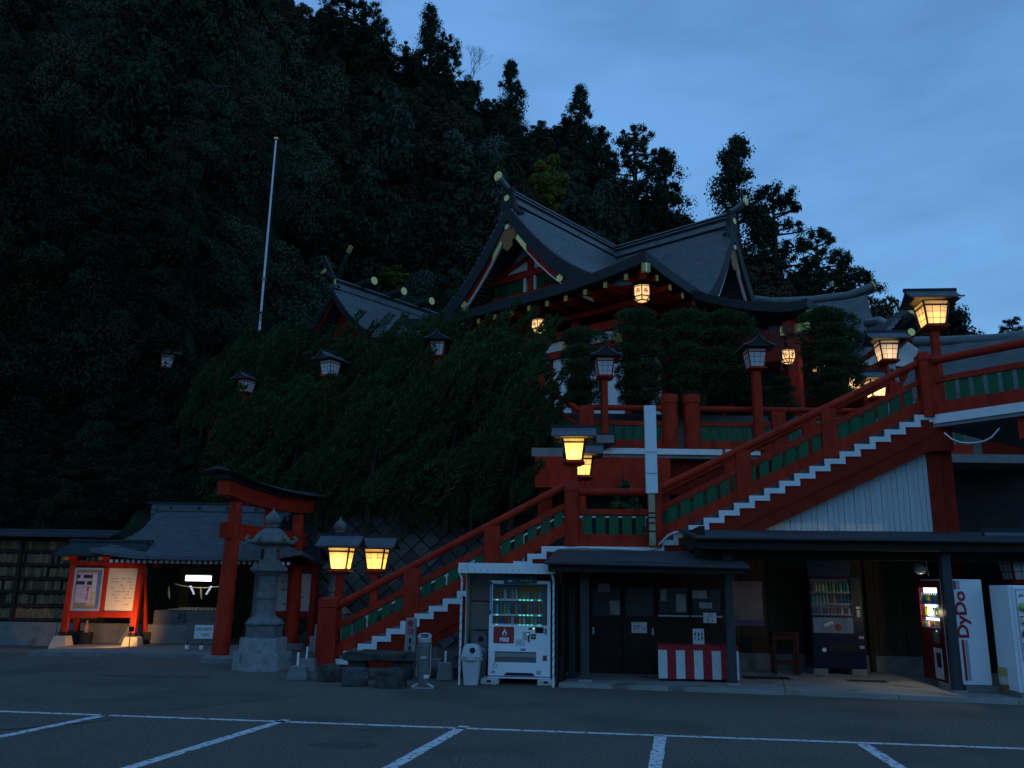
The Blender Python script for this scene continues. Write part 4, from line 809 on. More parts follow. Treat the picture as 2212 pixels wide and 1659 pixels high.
# ================================================================== notice boards with little roofs
CREAMB = mat('cream_board', (0.62, 0.55, 0.42), 0.7, 0.05); ALU = mat('aluminium_frame', (0.45, 0.46, 0.48), 0.4, 0.05, metal=0.4)
def board(label, p0, p1, z0, z1, splay, roof=True):
    x0, x1 = p0[0], p1[0]; y = (p0[1]+p1[1])/2
    t = thing('notice_board', label, 'notice board', ((x0+x1)/2, y, 0), 'W', 'roofed red notice boards')
    lean = 0.10
    for i, xx in enumerate((x0, x1)):
        e = -1 if i == 0 else 1
        MB().bar((xx, y-0.0, 0.42 if splay else 0.05), (xx, y+lean, z1+0.22), 0.15, 0.14, (0, 1, 0)).build('upright', RED, t)
        MB().bar((xx+0.02*e, y+0.75, 0.42 if splay else 0.05), (xx, y+lean+0.08, z1+0.05), 0.13, 0.12, (0, 1, 0)).build('back_strut', RED, t)
        if splay:
            MB().frus((xx+e*0.02, y), 0, 0.34, 0.25, 0.22, 0.17, 0.16).build('foot_stone', mat('foot_concrete_%s_%d' % (label[:4], i), (0.42, 0.36, 0.26), 0.9, 0.2, 4, 0.3, 20), t, bevel=0.02)
            MB().bx(xx-0.09, xx+0.09, y-0.09, y+0.09, 0.34, 0.44).build('shoe', BLACK, t); MB().bx(xx-0.2, xx+0.2, y+0.62, y+0.88, 0, 0.42).build('rear_foot', BLACK, t)
    MB().bx(x0+0.075, x1-0.075, y+0.0, y+0.10, z0-0.16, z0).build('bottom_rail', RED, t); MB().bx(x0+0.075, x1-0.075, y+0.05, y+0.15, z1, z1+0.16).build('top_rail', RED, t)
    MB().bx((x0+x1)/2-0.05, (x0+x1)/2+0.05, y+0.02, y+0.12, z0, z1).build('mullion', RED, t)
    if roof:
        rz = z1+0.36; ov = 0.32; sl = MB()
        for s_ in (-1, 1): sl.add([(x0-ov, y+0.1+s_*0.62, rz-0.02), (x1+ov, y+0.1+s_*0.62, rz-0.02), (x1+ov-0.2, y+0.1, rz+0.34), (x0-ov+0.2, y+0.1, rz+0.34), (x0-ov, y+0.1+s_*0.62, rz-0.07), (x1+ov, y+0.1+s_*0.62, rz-0.07), (x1+ov-0.2, y+0.1, rz+0.29), (x0-ov+0.2, y+0.1, rz+0.29)], [(0, 1, 2, 3), (7, 6, 5, 4), (0, 4, 5, 1), (1, 5, 6, 2), (2, 6, 7, 3), (3, 7, 4, 0)])
        sl.build('roof', COPPERD, t); MB().bx(x0-ov+0.1, x1+ov-0.1, y+0.05, y+0.15, rz+0.33, rz+0.41).build('ridge', COPPERD, t)
        for xx in (x0, (x0+x1)/2, x1):
            b_ = MB().bx(xx-0.05, xx+0.05, y-0.40, y+0.6, z1+0.20, z1+0.31).build('bracket', RED, t); MB().bx(xx-0.051, xx+0.051, y-0.42, y-0.401, z1+0.195, z1+0.315).build('end_cap', YEL, b_)
    return t, y
b0, b1 = aZ(133, 1400, 0.2), aZ(286, 1399, 0.2)
yb_ = 23.4; q0 = aY(134, 1395, yb_); q1 = aY(284, 1395, yb_)
bt, by = board('red notice board with a pinned poster case and a lamplit cream panel', (q0.x, yb_), (q1.x, yb_), 0.98, 2.12, True)
xm = (q0.x+q1.x)/2; xa, xb = q0.x+0.08, xm-0.06
MB().bx(xm+0.06, q1.x-0.08, by+0.05, by+0.09, 0.985, 2.115).build('cream_panel', CREAMB, bt)
dashes('faint_print', mat('faded_ink', (0.40, 0.34, 0.25), 0.8, 0.05), bt, 9, 0.62, 0.085, 0.045, ((xm+q1.x)/2, by+0.0485, 1.5), (R(90), 0, 0), 77, 0.55)
cs = MB().bx(xa, xb, by+0.03, by+0.09, 0.985, 2.115).build('poster_case', mat('cork', (0.25, 0.20, 0.14), 0.8, 0.15, 10), bt)
fr_ = MB(); fr_.bx(xa, xa+0.05, by+0.01, by+0.029, 0.985, 2.115); fr_.bx(xb-0.05, xb, by+0.01, by+0.029, 0.985, 2.115); fr_.bx(xa+0.05, xb-0.05, by+0.01, by+0.029, 0.985, 1.045); fr_.bx(xa+0.05, xb-0.05, by+0.01, by+0.029, 2.065, 2.115); fr_.build('case_frame', ALU, bt)
wv = xb-xa
for nm, u0, u1, v0, v1, c_ in (('poster', 0.10, 0.62, 0.18, 0.92, (0.44, 0.38, 0.42)), ('flyer', 0.64, 0.80, 0.46, 0.92, (0.50, 0.50, 0.54)), ('flyer', 0.80, 0.91, 0.10, 0.92, (0.12, 0.16, 0.34)), ('card', 0.50, 0.70, 0.10, 0.46, (0.40, 0.30, 0.16)), ('flyer', 0.70, 0.82, 0.12, 0.46, (0.34, 0.40, 0.28))):
    MB().bx(xa+wv*u0, xa+wv*u1, by+0.022+0.0008*u1, by+0.0285, 1.0+1.08*v0, 1.0+1.08*v1).build(nm, mat('print_%s_%d' % (nm, int(u0*100)), c_, 0.6, 0.25, 7), cs)
dashes('bold_print', INK, cs, 2, 0.42, 0.17, 0.13, (xa+wv*0.36, by+0.0215, 1.80), (R(90), 0, 0), 14, 1.0)
dashes('red_print', INKR, cs, 1, 0.4, 0.1, 0.06, (xa+wv*0.52, by+0.0212, 1.42), (R(90), 0, 0), 15, 1.0, True)
gl = thing('ground_floodlight', 'small floodlight on the ground lighting the notice board', 'floodlight', (q1.x+0.25, by-0.8, 0.0), 'W')
MB().tube((q1.x+0.28, by-0.8, 0.0), (q1.x+0.28, by-0.8, 0.55), 0.014, n=8).build('stake', BLACK, gl); MB().bx(q1.x+0.24, q1.x+0.34, by-0.86, by-0.74, 0.52, 0.64).build('housing', BLACK, gl); MB().bx(q1.x+0.232, q1.x+0.2395, by-0.85, by-0.75, 0.53, 0.63).build('lens', emit('warm_lens', (1.0, 0.6, 0.2), 1.5), gl)
sl_ = lamp('board_lamp', gl, (q1.x+0.21, by-0.80, 0.58), 1, (1.0, 0.50, 0.16), 0.05); sd_ = bpy.data.lights.new('board_lamp', 'SPOT'); sd_.energy = 24; sd_.color = (1.0, 0.50, 0.16); sd_.spot_size = R(140); sd_.spot_blend = 0.6; sd_.shadow_soft_size = 0.05; sl_.data = sd_; sl_.rotation_euler = Vector((-0.85, 0.72, 0.10)).to_track_quat('-Z', 'Y').to_euler()
r0, r1 = aY(583, 1390, 24.9), aY(668, 1390, 24.9)
bt2, by2 = board('red map board with a white plan sheet standing behind the torii', (r0.x, 24.9), (r1.x, 24.9), 1.0, 2.16, False)
cs2 = MB().bx(r0.x+0.08, r1.x-0.08, by2+0.01, by2+0.06, 1.0, 2.05).build('plan_sheet', mat('map_sheet', (0.55, 0.56, 0.58), 0.6, 0.08, 3), bt2); MB().bx(r0.x+0.08, r1.x-0.08, by2+0.012, by2+0.062, 2.051, 2.16).build('green_header', GREEN, bt2)
dashes('plan_marks', INK, cs2, 4, 0.7, 0.2, 0.05, ((r0.x+r1.x)/2, by2+0.0085, 1.5), (R(90), 0, 0), 41, 0.25)

# ================================================================== hand-washing pavilion
def prof_roof(s, ze, rise, p=1.35): return ze + rise*(max(0, s))**p
def hip_roof(t, x0, x1, y0, y1, ze, zr, xa, xb, m_, nc=26, thick=0.10, p=1.35, upturn=0.18, name='roof'):
    """hip-and-gable roof: eave rectangle, ridge between xa and xb, stepped courses"""
    ym = (y0+y1)/2; D = (y1-y0)/2; hx = 0.62
    def fn(x, y):
        s = 1-abs(y-ym)/D; i_ = s*nc; s2 = (math.floor(i_+1e-6)+0.25*(i_-math.floor(i_+1e-6)))/nc if nc else s
        s2 = min(s2, 1.0)
        if x < xa-1e-6: sx = (x-x0)/(xa-x0)*hx
        elif x > xb+1e-6: sx = (x1-x)/(x1-xb)*hx
        else: sx = 9
        if sx < s2: s2 = sx
        cd = min(abs(x-x0), abs(x-x1)); ed = min(abs(y-y0), abs(y-y1))
        up = upturn*max(0, 1-cd/1.6)**2*max(0, 1-ed/2.0)
        return (x, y, prof_roof(s2, ze, zr-ze, p)+up)
    ys = []
    for k in range(nc): ys += [y0+D*k/nc, y0+D*(k+0.93)/nc]
    ys = ys+[ym]+[2*ym-q for q in reversed(ys)]
    xs = [x0+(xa-x0)*k/8 for k in range(9)]; xs[-1] = xa-0.002; xs += [xa+(xb-xa)*k/6 for k in range(7)] + [xb+0.002] + [xb+(x1-xb)*k/8 for k in range(1, 9)]
    return MB().grid(fn, xs, ys, thick).build(name, m_, t)
pv = thing('washing_pavilion', 'open hand-washing pavilion with a slate hip roof and white rafter ends', 'pavilion', (-9.0, 25.6, 0), 'W')
ex0, ex1 = aY(193, 1200, 22.6).x, -5.5
hip_roof(pv, ex0, ex1, 22.6, 28.6, 2.45, 3.92, -10.62, -6.75, TILE, 22)
MB().bx(-10.75, -6.62, 25.42, 25.78, 3.84, 4.04).build('ridge', TILE, pv); MB().bx(-10.90, -6.47, 25.38, 25.82, 4.04, 4.10).build('ridge_cap', COPPERD, pv)
for xx in (-10.70, -6.67):
    for dz, r_ in ((3.78, 0.10), (3.92, 0.09), (3.64, 0.08)): MB().lathe([(0.02, -0.1), (r_, -0.05), (r_, 0.05), (0.02, 0.1)], 10, (xx, 25.42, dz)).build('ridge_end_tile', TILE, pv, smooth=True)
for k in range(5): MB().path([(-10.2+k*0.85, 25.41, 3.93), (-10.2+k*0.85, 25.39, 3.93)], 0.05, 12).build('crest', COPPERD, pv)
MB().bx(ex0+0.35, ex1-0.35, 23.0, 28.2, 2.345, 2.385).build('soffit', WOODD, pv)
rm = MB().bx(-0.035, 0.035, 0, 1.2, -0.035, 0.035).mesh('rafter', WOODD); cm2 = MB().bx(-0.04, 0.04, -0.02, 0, -0.04, 0.04).mesh('rafter_end', WHITE)
for k in range(34):
    xx = ex0+0.45+k*0.148
    if xx < ex1-0.4: ro = place('rafter', rm, pv, (xx, 22.92, 2.30)); link('rafter_end', cm2, ro)
for xx in (-10.35, -7.0):
    for yy in (24.2, 27.0):
        MB().bx(xx-0.12, xx+0.12, yy-0.12, yy+0.12, 0.55, 2.4).build('pillar', mat('pavilion_stone_%d_%d' % (int(xx*10), int(yy)), (0.14, 0.15, 0.16), 0.8, 0.15, 4), pv); MB().frus((xx, yy), 0.12, 0.55, 0.30, 0.30, 0.15, 0.15).build('pillar_base', CONC, pv)
MB().bx(-10.5, -6.85, 24.12, 24.28, 2.14, 2.34).build('lintel', WOODD, pv); MB().bx(-10.5, -6.85, 26.92, 27.08, 2.14, 2.34).build('lintel', WOODD, pv)
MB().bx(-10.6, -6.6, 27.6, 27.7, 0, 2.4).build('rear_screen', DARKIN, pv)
MB().bx(-10.35, -8.0, 24.10, 24.9, 0.12, 0.62).build('basin_plinth', CONC, pv)
bs = thing('stone_basin', 'long dark stone water basin inside the pavilion with a carved character', 'basin', (-8.9, 24.6, 0.62), 'W'); 
bmh = MB(); bmh.bx(-9.85, -7.9, 24.15, 24.28, 0.62, 1.0); bmh.bx(-9.85, -7.9, 24.95, 25.08, 0.62, 1.0); bmh.bx(-9.85, -9.72, 24.281, 24.949, 0.62, 1.0); bmh.bx(-8.03, -7.9, 24.281, 24.949, 0.62, 1.0); bmh.build('trough', mat('dark_granite', (0.10, 0.10, 0.105), 0.7, 0.2, 5, 0.2, 20), bs)
MB().bx(-9.72, -8.03, 24.28, 24.95, 0.62, 0.9).build('water', mat('basin_water', (0.02, 0.025, 0.03), 0.05), bs); place('lettering', TXT['社'], bs, (-9.05, 24.147, 0.80), (R(90), 0, 0))
for k in range(12):
    xx = -9.4+k*0.11; t = thing('bamboo_ladle', 'pale wooden ladle lying across the washing basin', 'ladle', (xx, 24.4, 1.02), 'W', 'ladles laid across the basin'); MB().tube((xx-0.05, 24.12, 1.03), (xx+0.03, 24.75, 1.03), 0.011, n=6).build('handle', mat('bamboo_%d' % k, (0.45, 0.36, 0.2), 0.6) if k < 1 else MATS['bamboo_0'], t); MB().lathe([(0.04, 0), (0.045, 0.07)], 10, (xx+0.035, 24.79, 1.0)).build('cup', MATS['bamboo_0'], t)
lp = thing('fluorescent_lamp', 'glowing white fluorescent lamp under the pavilion eave', 'lamp', (-8.45, 24.0, 2.0), 'W')
p = aY(429, 1250, 24.0)
MB().bx(p.x-0.36, p.x+0.36, 23.94, 24.06, p.z+0.075, p.z+0.11).build('housing', WHITE, lp); MB().bx(p.x-0.34, p.x+0.34, 23.93, 24.05, p.z-0.06, p.z+0.07).build('diffuser', emit('white_tube_light', (0.80, 0.90, 1.0), 5.0), lp)
for s_ in (-0.3, 0.3): MB().tube((p.x+s_, 24.0, p.z+0.11), (p.x+s_, 24.0, 2.345), 0.008, n=6).build('hanger', BLACK, lp)
rp_ = thing('straw_rope', 'twisted straw rope with white paper streamers hanging below the white lamp', 'rope', (p.x, 24.2, 1.9), 'W')
STRAW = mat('straw', (0.35, 0.27, 0.12), 0.8, 0.2, 20)
MB().path([(p.x-0.75+0.15*k, 24.25, p.z-0.15-0.10*(1-((k-5)/5)**2)) for k in range(11)], 0.016, 8).build('rope', STRAW, rp_, smooth=True)
for s_, e in ((-0.32, 1), (0.32, -1)):
    b = MB()
    for k in range(4): b.add([(p.x+s_+e*(0.03*k), 24.24-0.003*k, p.z-0.20-0.055*k), (p.x+s_+e*(0.03*k+0.055), 24.24-0.003*k, p.z-0.19-0.055*k), (p.x+s_+e*(0.03*k+0.085), 24.24-0.003*k, p.z-0.26-0.055*k), (p.x+s_+e*(0.03*k+0.03), 24.24-0.003*k, p.z-0.275-0.055*k)], [(0, 1, 2, 3)])
    b.build('paper_streamer', mat('shide_%d' % (e+1), (0.75, 0.76, 0.78), 0.8), rp_)
for s_ in (-0.9, 0.0): MB().path([(p.x+s_, 24.24, p.z-0.22), (p.x+s_+0.02, 24.24, p.z-0.40), (p.x+s_+0.05, 24.24, p.z-0.55)], [0.012, 0.03, 0.02], 6).build('tassel', STRAW, rp_)
cd = thing('price_stand', 'small stand with a white price sheet reading 300 yen beside the torii', 'sign stand', (-8.0, 22.6, 0.1), 'W')
p = aY(440, 1365, 22.6)
MB().bx(p.x-0.46, p.x+0.55, 22.62, 22.66, p.z-0.24, p.z+0.22).build('panel', mat('grey_panel', (0.13, 0.12, 0.11), 0.7), cd); sh_ = MB().bx(p.x-0.24, p.x+0.24, 22.60, 22.619, p.z-0.17, p.z+0.17).build('sheet', PAPERN, cd)
place('lettering', TXT['お供え油揚げ'], sh_, (p.x, 22.598, p.z+0.06), (R(90), 0, 0)); place('lettering', TXT['300円'], sh_, (p.x+0.05, 22.598, p.z-0.08), (R(90), 0, 0))
for s_ in (-0.42, -0.05): MB().tube((p.x+s_, 22.68, 0.17), (p.x+s_, 22.68, p.z-0.24), 0.018, n=8).build('leg', BLACK, cd); MB().lathe([(0.055, 0), (0.05, 0.10)], 12, (p.x+s_, 22.68, 0.10)).build('foot', WHITE, cd)
pf = thing('paved_step', 'low stone step in front of the washing pavilion', None, (-9, 22, 0), 'W', kind='structure')
for k in range(6): MB().bx(-11.6+k*0.9+0.006, -10.7+k*0.9-0.006, 21.2, 27.8, 0, 0.10+0.004*(k % 2)).build('paving_slab', CONC, pf)

# ================================================================== votive plaque rack on a low wall
lw = thing('low_wall', 'low stained concrete wall under the plaque rack', 'wall', (-14, 24.4, 0), 'W')
for k in range(5): MB().bx(-21+k*2.1+0.008, -18.9+k*2.1-0.008, 24.35, 24.75, 0, 0.62).build('wall_block', CONC, lw)
rk = thing('plaque_rack', 'long roofed rack with rows of wooden name plaques', 'plaque rack', (-14, 24.6, 0.6), 'W')
xr0, xr1 = -19.5, aY(232, 1250, 24.5).x
MB().bx(xr0, xr1, 24.62, 24.70, 0.62, 3.15).build('back_board', WOODD, rk)
sloped_r = MB().add([(xr0, 24.1, 3.02), (xr1+0.1, 24.1, 3.02), (xr1+0.1, 25.0, 3.22), (xr0, 25.0, 3.22), (xr0, 24.1, 2.96), (xr1+0.1, 24.1, 2.96), (xr1+0.1, 25.0, 3.16), (xr0, 25.0, 3.16)], [(0, 1, 2, 3), (7, 6, 5, 4), (0, 4, 5, 1), (1, 5, 6, 2), (2, 6, 7, 3), (3, 7, 4, 0)]); sloped_r.build('roof', TIN, rk)
pq = [MB().bx(0, 0.078, -0.015, 0, 0, h).mesh('plaque', PLAQ) for h in (0.26, 0.29, 0.27, 0.24)]; rr_ = random.Random(5); stf = MB()
for row in range(6):
    z = 2.60-row*0.375; MB().bx(xr0, xr1, 24.54, 24.62, z-0.075, z-0.005).build('shelf', WOODD, rk); k = 0; xx = xr1-0.12
    while xx > xr0+0.1:
        if rr_.random() > 0.05:
            if row < 5 and k < 58: place('plaque', pq[rr_.randrange(4)], rk, (xx, 24.60, z+rr_.uniform(0, 0.02)))
            else: stf.bx(xx, xx+0.078, 24.585, 24.60, z, z+rr_.uniform(0.24, 0.29))
        k += 1; xx -= 0.088
o = stf.build('plaques_beyond', PLAQ, rk); o['kind'] = 'stuff'
for xx in (xr1-0.04, -14.0, -16.5): MB().bx(xx-0.05, xx+0.05, 24.48, 24.58, 0.62, 3.0).build('upright', WOODD, rk)
bk = thing('bucket', 'dark bucket holding a red and white bottle under the notice board', 'bucket', (q0.x+0.35, 23.9, 0), 'W'); MB().lathe([(0.16, 0), (0.2, 0.40)], 14, (q0.x+0.35, 23.9, 0)).build('tub', BLACK, bk); MB().lathe([(0.06, 0.40), (0.06, 0.56), (0.025, 0.64), (0.025, 0.72)], 10, (q0.x+0.35, 23.9, 0)).build('bottle', mat('red_white_bottle', (0.4, 0.2, 0.2), 0.5, 0.6, 9), bk)

# ================================================================== stone wall behind the stairs
sw = thing('stone_wall', 'dark battered wall of squared stones laid in diamonds behind the stairs', 'stone wall', (-3, 25.6, 0), 'W')
MB().add([(-8.0, 25.75, 0), (1.5, 25.75, 0), (1.5, 26.6, 4.1), (-6.6, 26.6, 4.1), (-8.0, 27, 0), (1.5, 27, 0), (1.5, 27.4, 4.1), (-6.6, 27.4, 4.1)], [(0, 1, 2, 3), (7, 6, 5, 4), (0, 4, 5, 1), (1, 5, 6, 2), (2, 6, 7, 3), (3, 7, 4, 0)]).build('core', STONEW, sw)
vars_ = []
for k in range(5):
    r_ = random.Random(k+20); s_ = 0.21; P4 = [(0, -s_*1.38), (s_*1.38, 0), (0, s_*1.38), (-s_*1.38, 0)]; P4 = [(a+r_.uniform(-0.02, 0.02), b+r_.uniform(-0.02, 0.02)) for a, b in P4]; b = MB()
    b.add([(a, 0.0, c) for a, c in P4]+[(a*0.92, -0.06-r_.uniform(0, 0.05), c*0.92) for a, c in P4], [(0, 1, 5, 4), (1, 2, 6, 5), (2, 3, 7, 6), (3, 0, 4, 7), (4, 5, 6, 7)]); vars_.append(b.mesh('stone', STONEW))
r_ = random.Random(2); cnt = 0
for j in range(14):
    z = 0.2+j*0.292
    for i in range(17):
        xx = -7.7+i*0.585+(0.292 if j % 2 else 0)
        if xx < -7.7+z*0.33 or xx > 1.3: continue
        place('stone', vars_[r_.randrange(5)], sw, (xx, 25.75+0.85*z/4.1+r_.uniform(-0.02, 0.02), z), (R(-11.5), 0, r_.uniform(-0.03, 0.03)))

# ================================================================== rocks, ashtray stand, stele and other small things near the stair foot
def rock(label, x, y, sx, sy, sz, seed, m_=ROCK, z=0.0, name='rock', cat='rock', group='rocks by the stair foot', flat=False):
    bm = bmesh.new(); bmesh.ops.create_icosphere(bm, subdivisions=3, radius=1); r_ = random.Random(seed); from mathutils import noise
    for v in bm.verts:
        p = v.co.copy(); q = Vector([math.copysign(abs(c)**0.5, c) for c in p]); k = 1+0.22*noise.noise(p*1.7+Vector((seed, 0, 0)))+0.08*noise.noise(p*4+Vector((0, seed, 0)))
        v.co = Vector((q.x*sx*k, q.y*sy*k, max(-0.72, q.z*k if not flat else min(q.z, 0.72))*sz))
    me = bpy.data.meshes.new(name); bm.to_mesh(me); bm.free(); me.materials.append(m_); zmin = min(v.co.z for v in me.vertices)
    o = link(name, me, None, (x, y, z-zmin-0.02)); props(o, label, cat, group); return o
MOSS = mat('mossy_rock', (0.052, 0.055, 0.048), 0.9, 0.35, 4, 0.5, 10)
p = aZ(705, 1474); rock('mossy dark rock nearest the stair foot, first of the three', p.x, p.y+0.25, 0.22, 0.2, 0.19, 1, MOSS)
p = aZ(762, 1484); rock('rock with pale streaked face in the middle of the three', p.x, p.y+0.22, 0.235, 0.22, 0.20, 2)
p = aZ(838, 1488); rock('squarish dark rock beside the metal ashtray stand', p.x, p.y+0.25, 0.29, 0.25, 0.20, 3, MOSS)
bn = thing('stone_bench', 'low stone bench slab behind the rocks at the stair foot', 'bench', (-2.9, 17.6, 0), 'W')
for o_ in (rock('slab', -2.55, 17.55, 0.74, 0.28, 0.12, 8, MOSS, 0.36, 'seat_slab', None, None, True), rock('leg', -3.0, 17.6, 0.20, 0.22, 0.25, 9, MOSS, 0.0, 'leg', None, None), rock('leg', -2.1, 17.6, 0.20, 0.22, 0.25, 10, MOSS, 0.0, 'leg', None, None)):
    o_.parent = bn; o_.location = o_.location - bn.location; del o_['label']
rock('flat dark stone lying past the bench beside the shelter pole', -1.25, 17.9, 0.32, 0.25, 0.14, 12, MOSS); rock('small upright stone beneath the stairs beside the shelter', -1.05, 18.6, 0.14, 0.16, 0.26, 13, ROCK)
stl = thing('stone_stele', 'slim inscribed stone post standing behind the ashtray stand', 'stone post', tuple(aZ(888, 1416)), 'W'); p = aZ(888, 1450); yy = 18.0; xx = aY(887, 1380, yy).x
MB().frus((xx, yy), 0, 1.15, 0.115, 0.09, 0.105, 0.085).build('shaft', mat('pale_stele', (0.26, 0.25, 0.24), 0.85, 0.2, 8, 0.3, 30), stl, bevel=0.012); o = place('lettering', TXT['hono'], stl, (xx, yy-0.096, 0.95), (R(91), 0, 0))
dashes('inscription', INK, stl, 1, 0.55, 0.1, 0.075, (xx, yy-0.101, 0.48), (R(91), 0, 0), 61, 1.0, True)
stl.location = (xx, yy, 0); 
for c_ in stl.children: c_.location += BASE[stl] - Vector((xx, yy, 0))
p = aZ(912, 1488); ash = thing('ashtray_stand', 'tall grey metal ashtray stand with slanted steel top', 'ashtray', (p.x, p.y+0.12, 0), 'W'); x_, y_ = p.x, p.y+0.12
MB().lathe([(0.118, 0.10), (0.118, 0.80)], 20, (x_, y_, 0)).build('body', GREYM, ash, smooth=True)
MB().add([(x_+0.128*math.cos(a), y_+0.128*math.sin(a), 0.80) for a in [2*math.pi*k/20 for k in range(20)]]+[(x_+0.128*math.cos(a), y_+0.128*math.sin(a), 0.91+0.05*math.sin(a)) for a in [2*math.pi*k/20 for k in range(20)]], [(k, (k+1) % 20, 20+(k+1) % 20, 20+k) for k in range(20)]+[tuple(range(20)), tuple(range(20, 40))]).build('slanted_top', STEEL, ash)
for k in range(3): MB().bar((x_-0.07, y_-0.05+k*0.05, 0.895+0.0195*k), (x_+0.07, y_-0.05+k*0.05, 0.895+0.0195*k), 0.02, 0.012).build('slot', BLACK, ash)
MB().path([(x_-0.2, y_-0.05, 0.02), (x_-0.12, y_-0.05, 0.06), (x_-0.06, y_-0.05, 0.10)], 0.02, 6).build('foot', STEEL, ash); MB().path([(x_+0.2, y_-0.05, 0.02), (x_+0.12, y_-0.05, 0.06), (x_+0.06, y_-0.05, 0.10)], 0.02, 6).build('foot', STEEL, ash)
MB().bx(x_-0.2, x_+0.2, y_-0.10, y_+0.1, 0.0, 0.02).build('base_plate', STEEL, ash); MB().bx(x_-0.05, x_+0.05, y_-0.122, y_-0.113, 0.52, 0.56).build('name_plate', BEIGE, ash); MB().bx(x_+0.02, x_+0.11, y_-0.118, y_-0.10, 0.18, 0.24).build('sticker', PAPERN, ash); MB().tube((x_-0.125, y_-0.05, 0.2), (x_-0.125, y_-0.05, 0.78), 0.006, n=5).build('side_trim', STEEL, ash); MB().tube((x_+0.125, y_-0.05, 0.2), (x_+0.125, y_-0.05, 0.78), 0.012, n=5).build('side_trim', STEEL, ash)
for i, (px_, py_, lab) in enumerate(((640, 1470, 'concrete bollard foot with a short white pipe, in front of its twin'), (660, 1452, 'concrete bollard foot with a short white pipe, behind its twin near the red newel'))):
    p = aZ(px_, py_); t = thing('bollard_foot', lab, 'bollard', (p.x, p.y+0.15, 0), 'W', 'concrete feet with white pipes'); MB().frus((p.x, p.y+0.15), 0, 0.26, 0.20, 0.17, 0.15, 0.13).build('block', CONC, t, bevel=0.015); MB().tube((p.x-0.03, p.y+0.15, 0.26), (p.x-0.03, p.y+0.15, 0.50), 0.022, n=8).build('pipe', WHITE, t)
for i, (px_, y_, lab) in enumerate(((962, 17.4, 'small weathered concrete block with a pipe beside the shelter pole'), (940, 18.2, 'rough stone block under the stair behind the ashtray'))):
    p = aY(px_, 1440, y_); t = thing('block', lab, 'block', (p.x, y_, 0), 'W'); MB().frus((p.x, y_), 0, 0.34, 0.16, 0.15, 0.13, 0.12).build('body', CONC, t, bevel=0.02)
    MB().tube((p.x, y_, 0.34), (p.x, y_, 0.55), 0.02, n=8).build('pipe', WHITE if i == 0 else CONC, t)

# ================================================================== terraces (z 5.7 and 7.3)
TER = mat('terrace_paving', (0.20, 0.20, 0.19), 0.85, 0.15, 3)
te = thing('terrace', 'red painted terrace with a white edge above the stair landing', None, (4, 24, 5.5), 'W', kind='structure')
MB().bx(0.6, 16, 24.05, 27.2, 5.45, 5.70).build('slab', TER, te)
MB().bx(2.2, 6.1, 23.98, 24.05, 5.55, 5.715).build('white_edge', WHITE, te); MB().bx(6.2, 7.2, 23.96, 24.05, 5.56, 5.72).build('white_edge', WHITE, te); MB().bx(7.21, 10.2, 23.98, 24.05, 5.40, 5.712).build('red_edge', RED, te)
MB().bx(0.7, 4.6, 24.02, 24.30, 4.55, 5.45).build('fascia_beam', RED, te); MB().bx(4.61, 10.2, 24.5, 24.8, 4.45, 5.45).build('fascia_beam', REDD, te)
for xx in (1.0, 4.4): MB().bx(xx-0.2, xx+0.2, 24.31, 24.7, 0, 4.55).build('pillar', REDD, te)
MB().bx(0.7, 16, 25.6, 25.8, 0, 5.45).build('rear_wall', mat('dark_concrete', (0.05, 0.05, 0.048), 0.9, 0.2), te)
up = thing('upper_terrace', 'raised ground the shrine hall stands on', None, (4, 27, 7), 'W', kind='structure')
MB().bx(-7.5, 24, 27.2, 60, 0, 7.30).build('platform', TER, up); MB().bx(1.2, 16, 27.1, 27.199, 5.70, 7.35).build('stone_face', CONC, up)
def fence(label, pa, pb, posts, wide=()):
    t = thing('balustrade', label, 'balustrade', (pa[0], pa[1], pa[2]), 'W', 'red balustrades with green boards')
    run(t, pa, pb, 0.16, 0.80, 1.26)
    for (x, y, z0, z1, r) in posts: round_post(t, x, y, z0, z1, r)
    for (x, y, z0, z1) in wide: flat_post(t, x, y, z0, z1, 0.42)
    return t
xa_, xb_ = aY(1268, 930, 24.2).x, aY(1448, 930, 24.2).x
fence('red balustrade on the terrace edge, left of the thick round posts', (xa_, 24.25, 5.7), (xb_, 24.25, 5.7), [(xb_, 24.22, 5.7, 7.35, 0.24)], [(xa_, 24.22, 5.7, 7.0)])
xc_, xd_ = aY(1496, 930, 24.2).x, 13.5
fence('red balustrade on the terrace edge running behind the upper stair flight', (xc_, 24.25, 5.7), (xd_, 24.25, 5.7), [(xc_, 24.22, 5.7, 7.35, 0.24)], [(aY(1683, 930, 24.2).x, 24.22, 5.7, 6.9), (11, 24.22, 5.7, 6.9)])
pa, pb = aY(1168, 835, 25.4), aY(1266, 900, 24.4)
fence('sloping red balustrade descending from the shrine to the terrace', (pa.x, 25.4, pa.z-1.2), (pb.x, 24.4, pb.z-1.2), [(pa.x-0.08, 25.4, pa.z-1.4, pa.z+0.30, 0.20)])
def terrace_lantern(label, px, py, Y, zf, sz=0.95, turn=90, lit=False, **kw):
    q = aY(px, py, Y); t = thing('lantern_post', label, 'lantern', (q.x, Y, zf), 'W', 'unlit box lanterns on red posts', turn=R(turn)); lantern_parts(t, (0, 0), q.z-zf, lit=lit, sz=sz, post_to=0.0, **kw)
terrace_lantern('unlit white lattice lantern between the clipped conifers above the landing', 1306, 814, 24.0, 5.7, 1.0)
terrace_lantern('unlit white lattice lantern above the long terrace balustrade', 1632, 796, 24.0, 5.7, 1.05, pw=0.12)
terrace_lantern('unlit white lantern sunk in the top of the juniper hedge, nearest the shrine', 945, 770, 26.35, 5.0, 0.9)
terrace_lantern('unlit white lantern with a slanting roof in the middle of the juniper hedge', 712, 812, 26.3, 4.2, 0.9, turn=60)
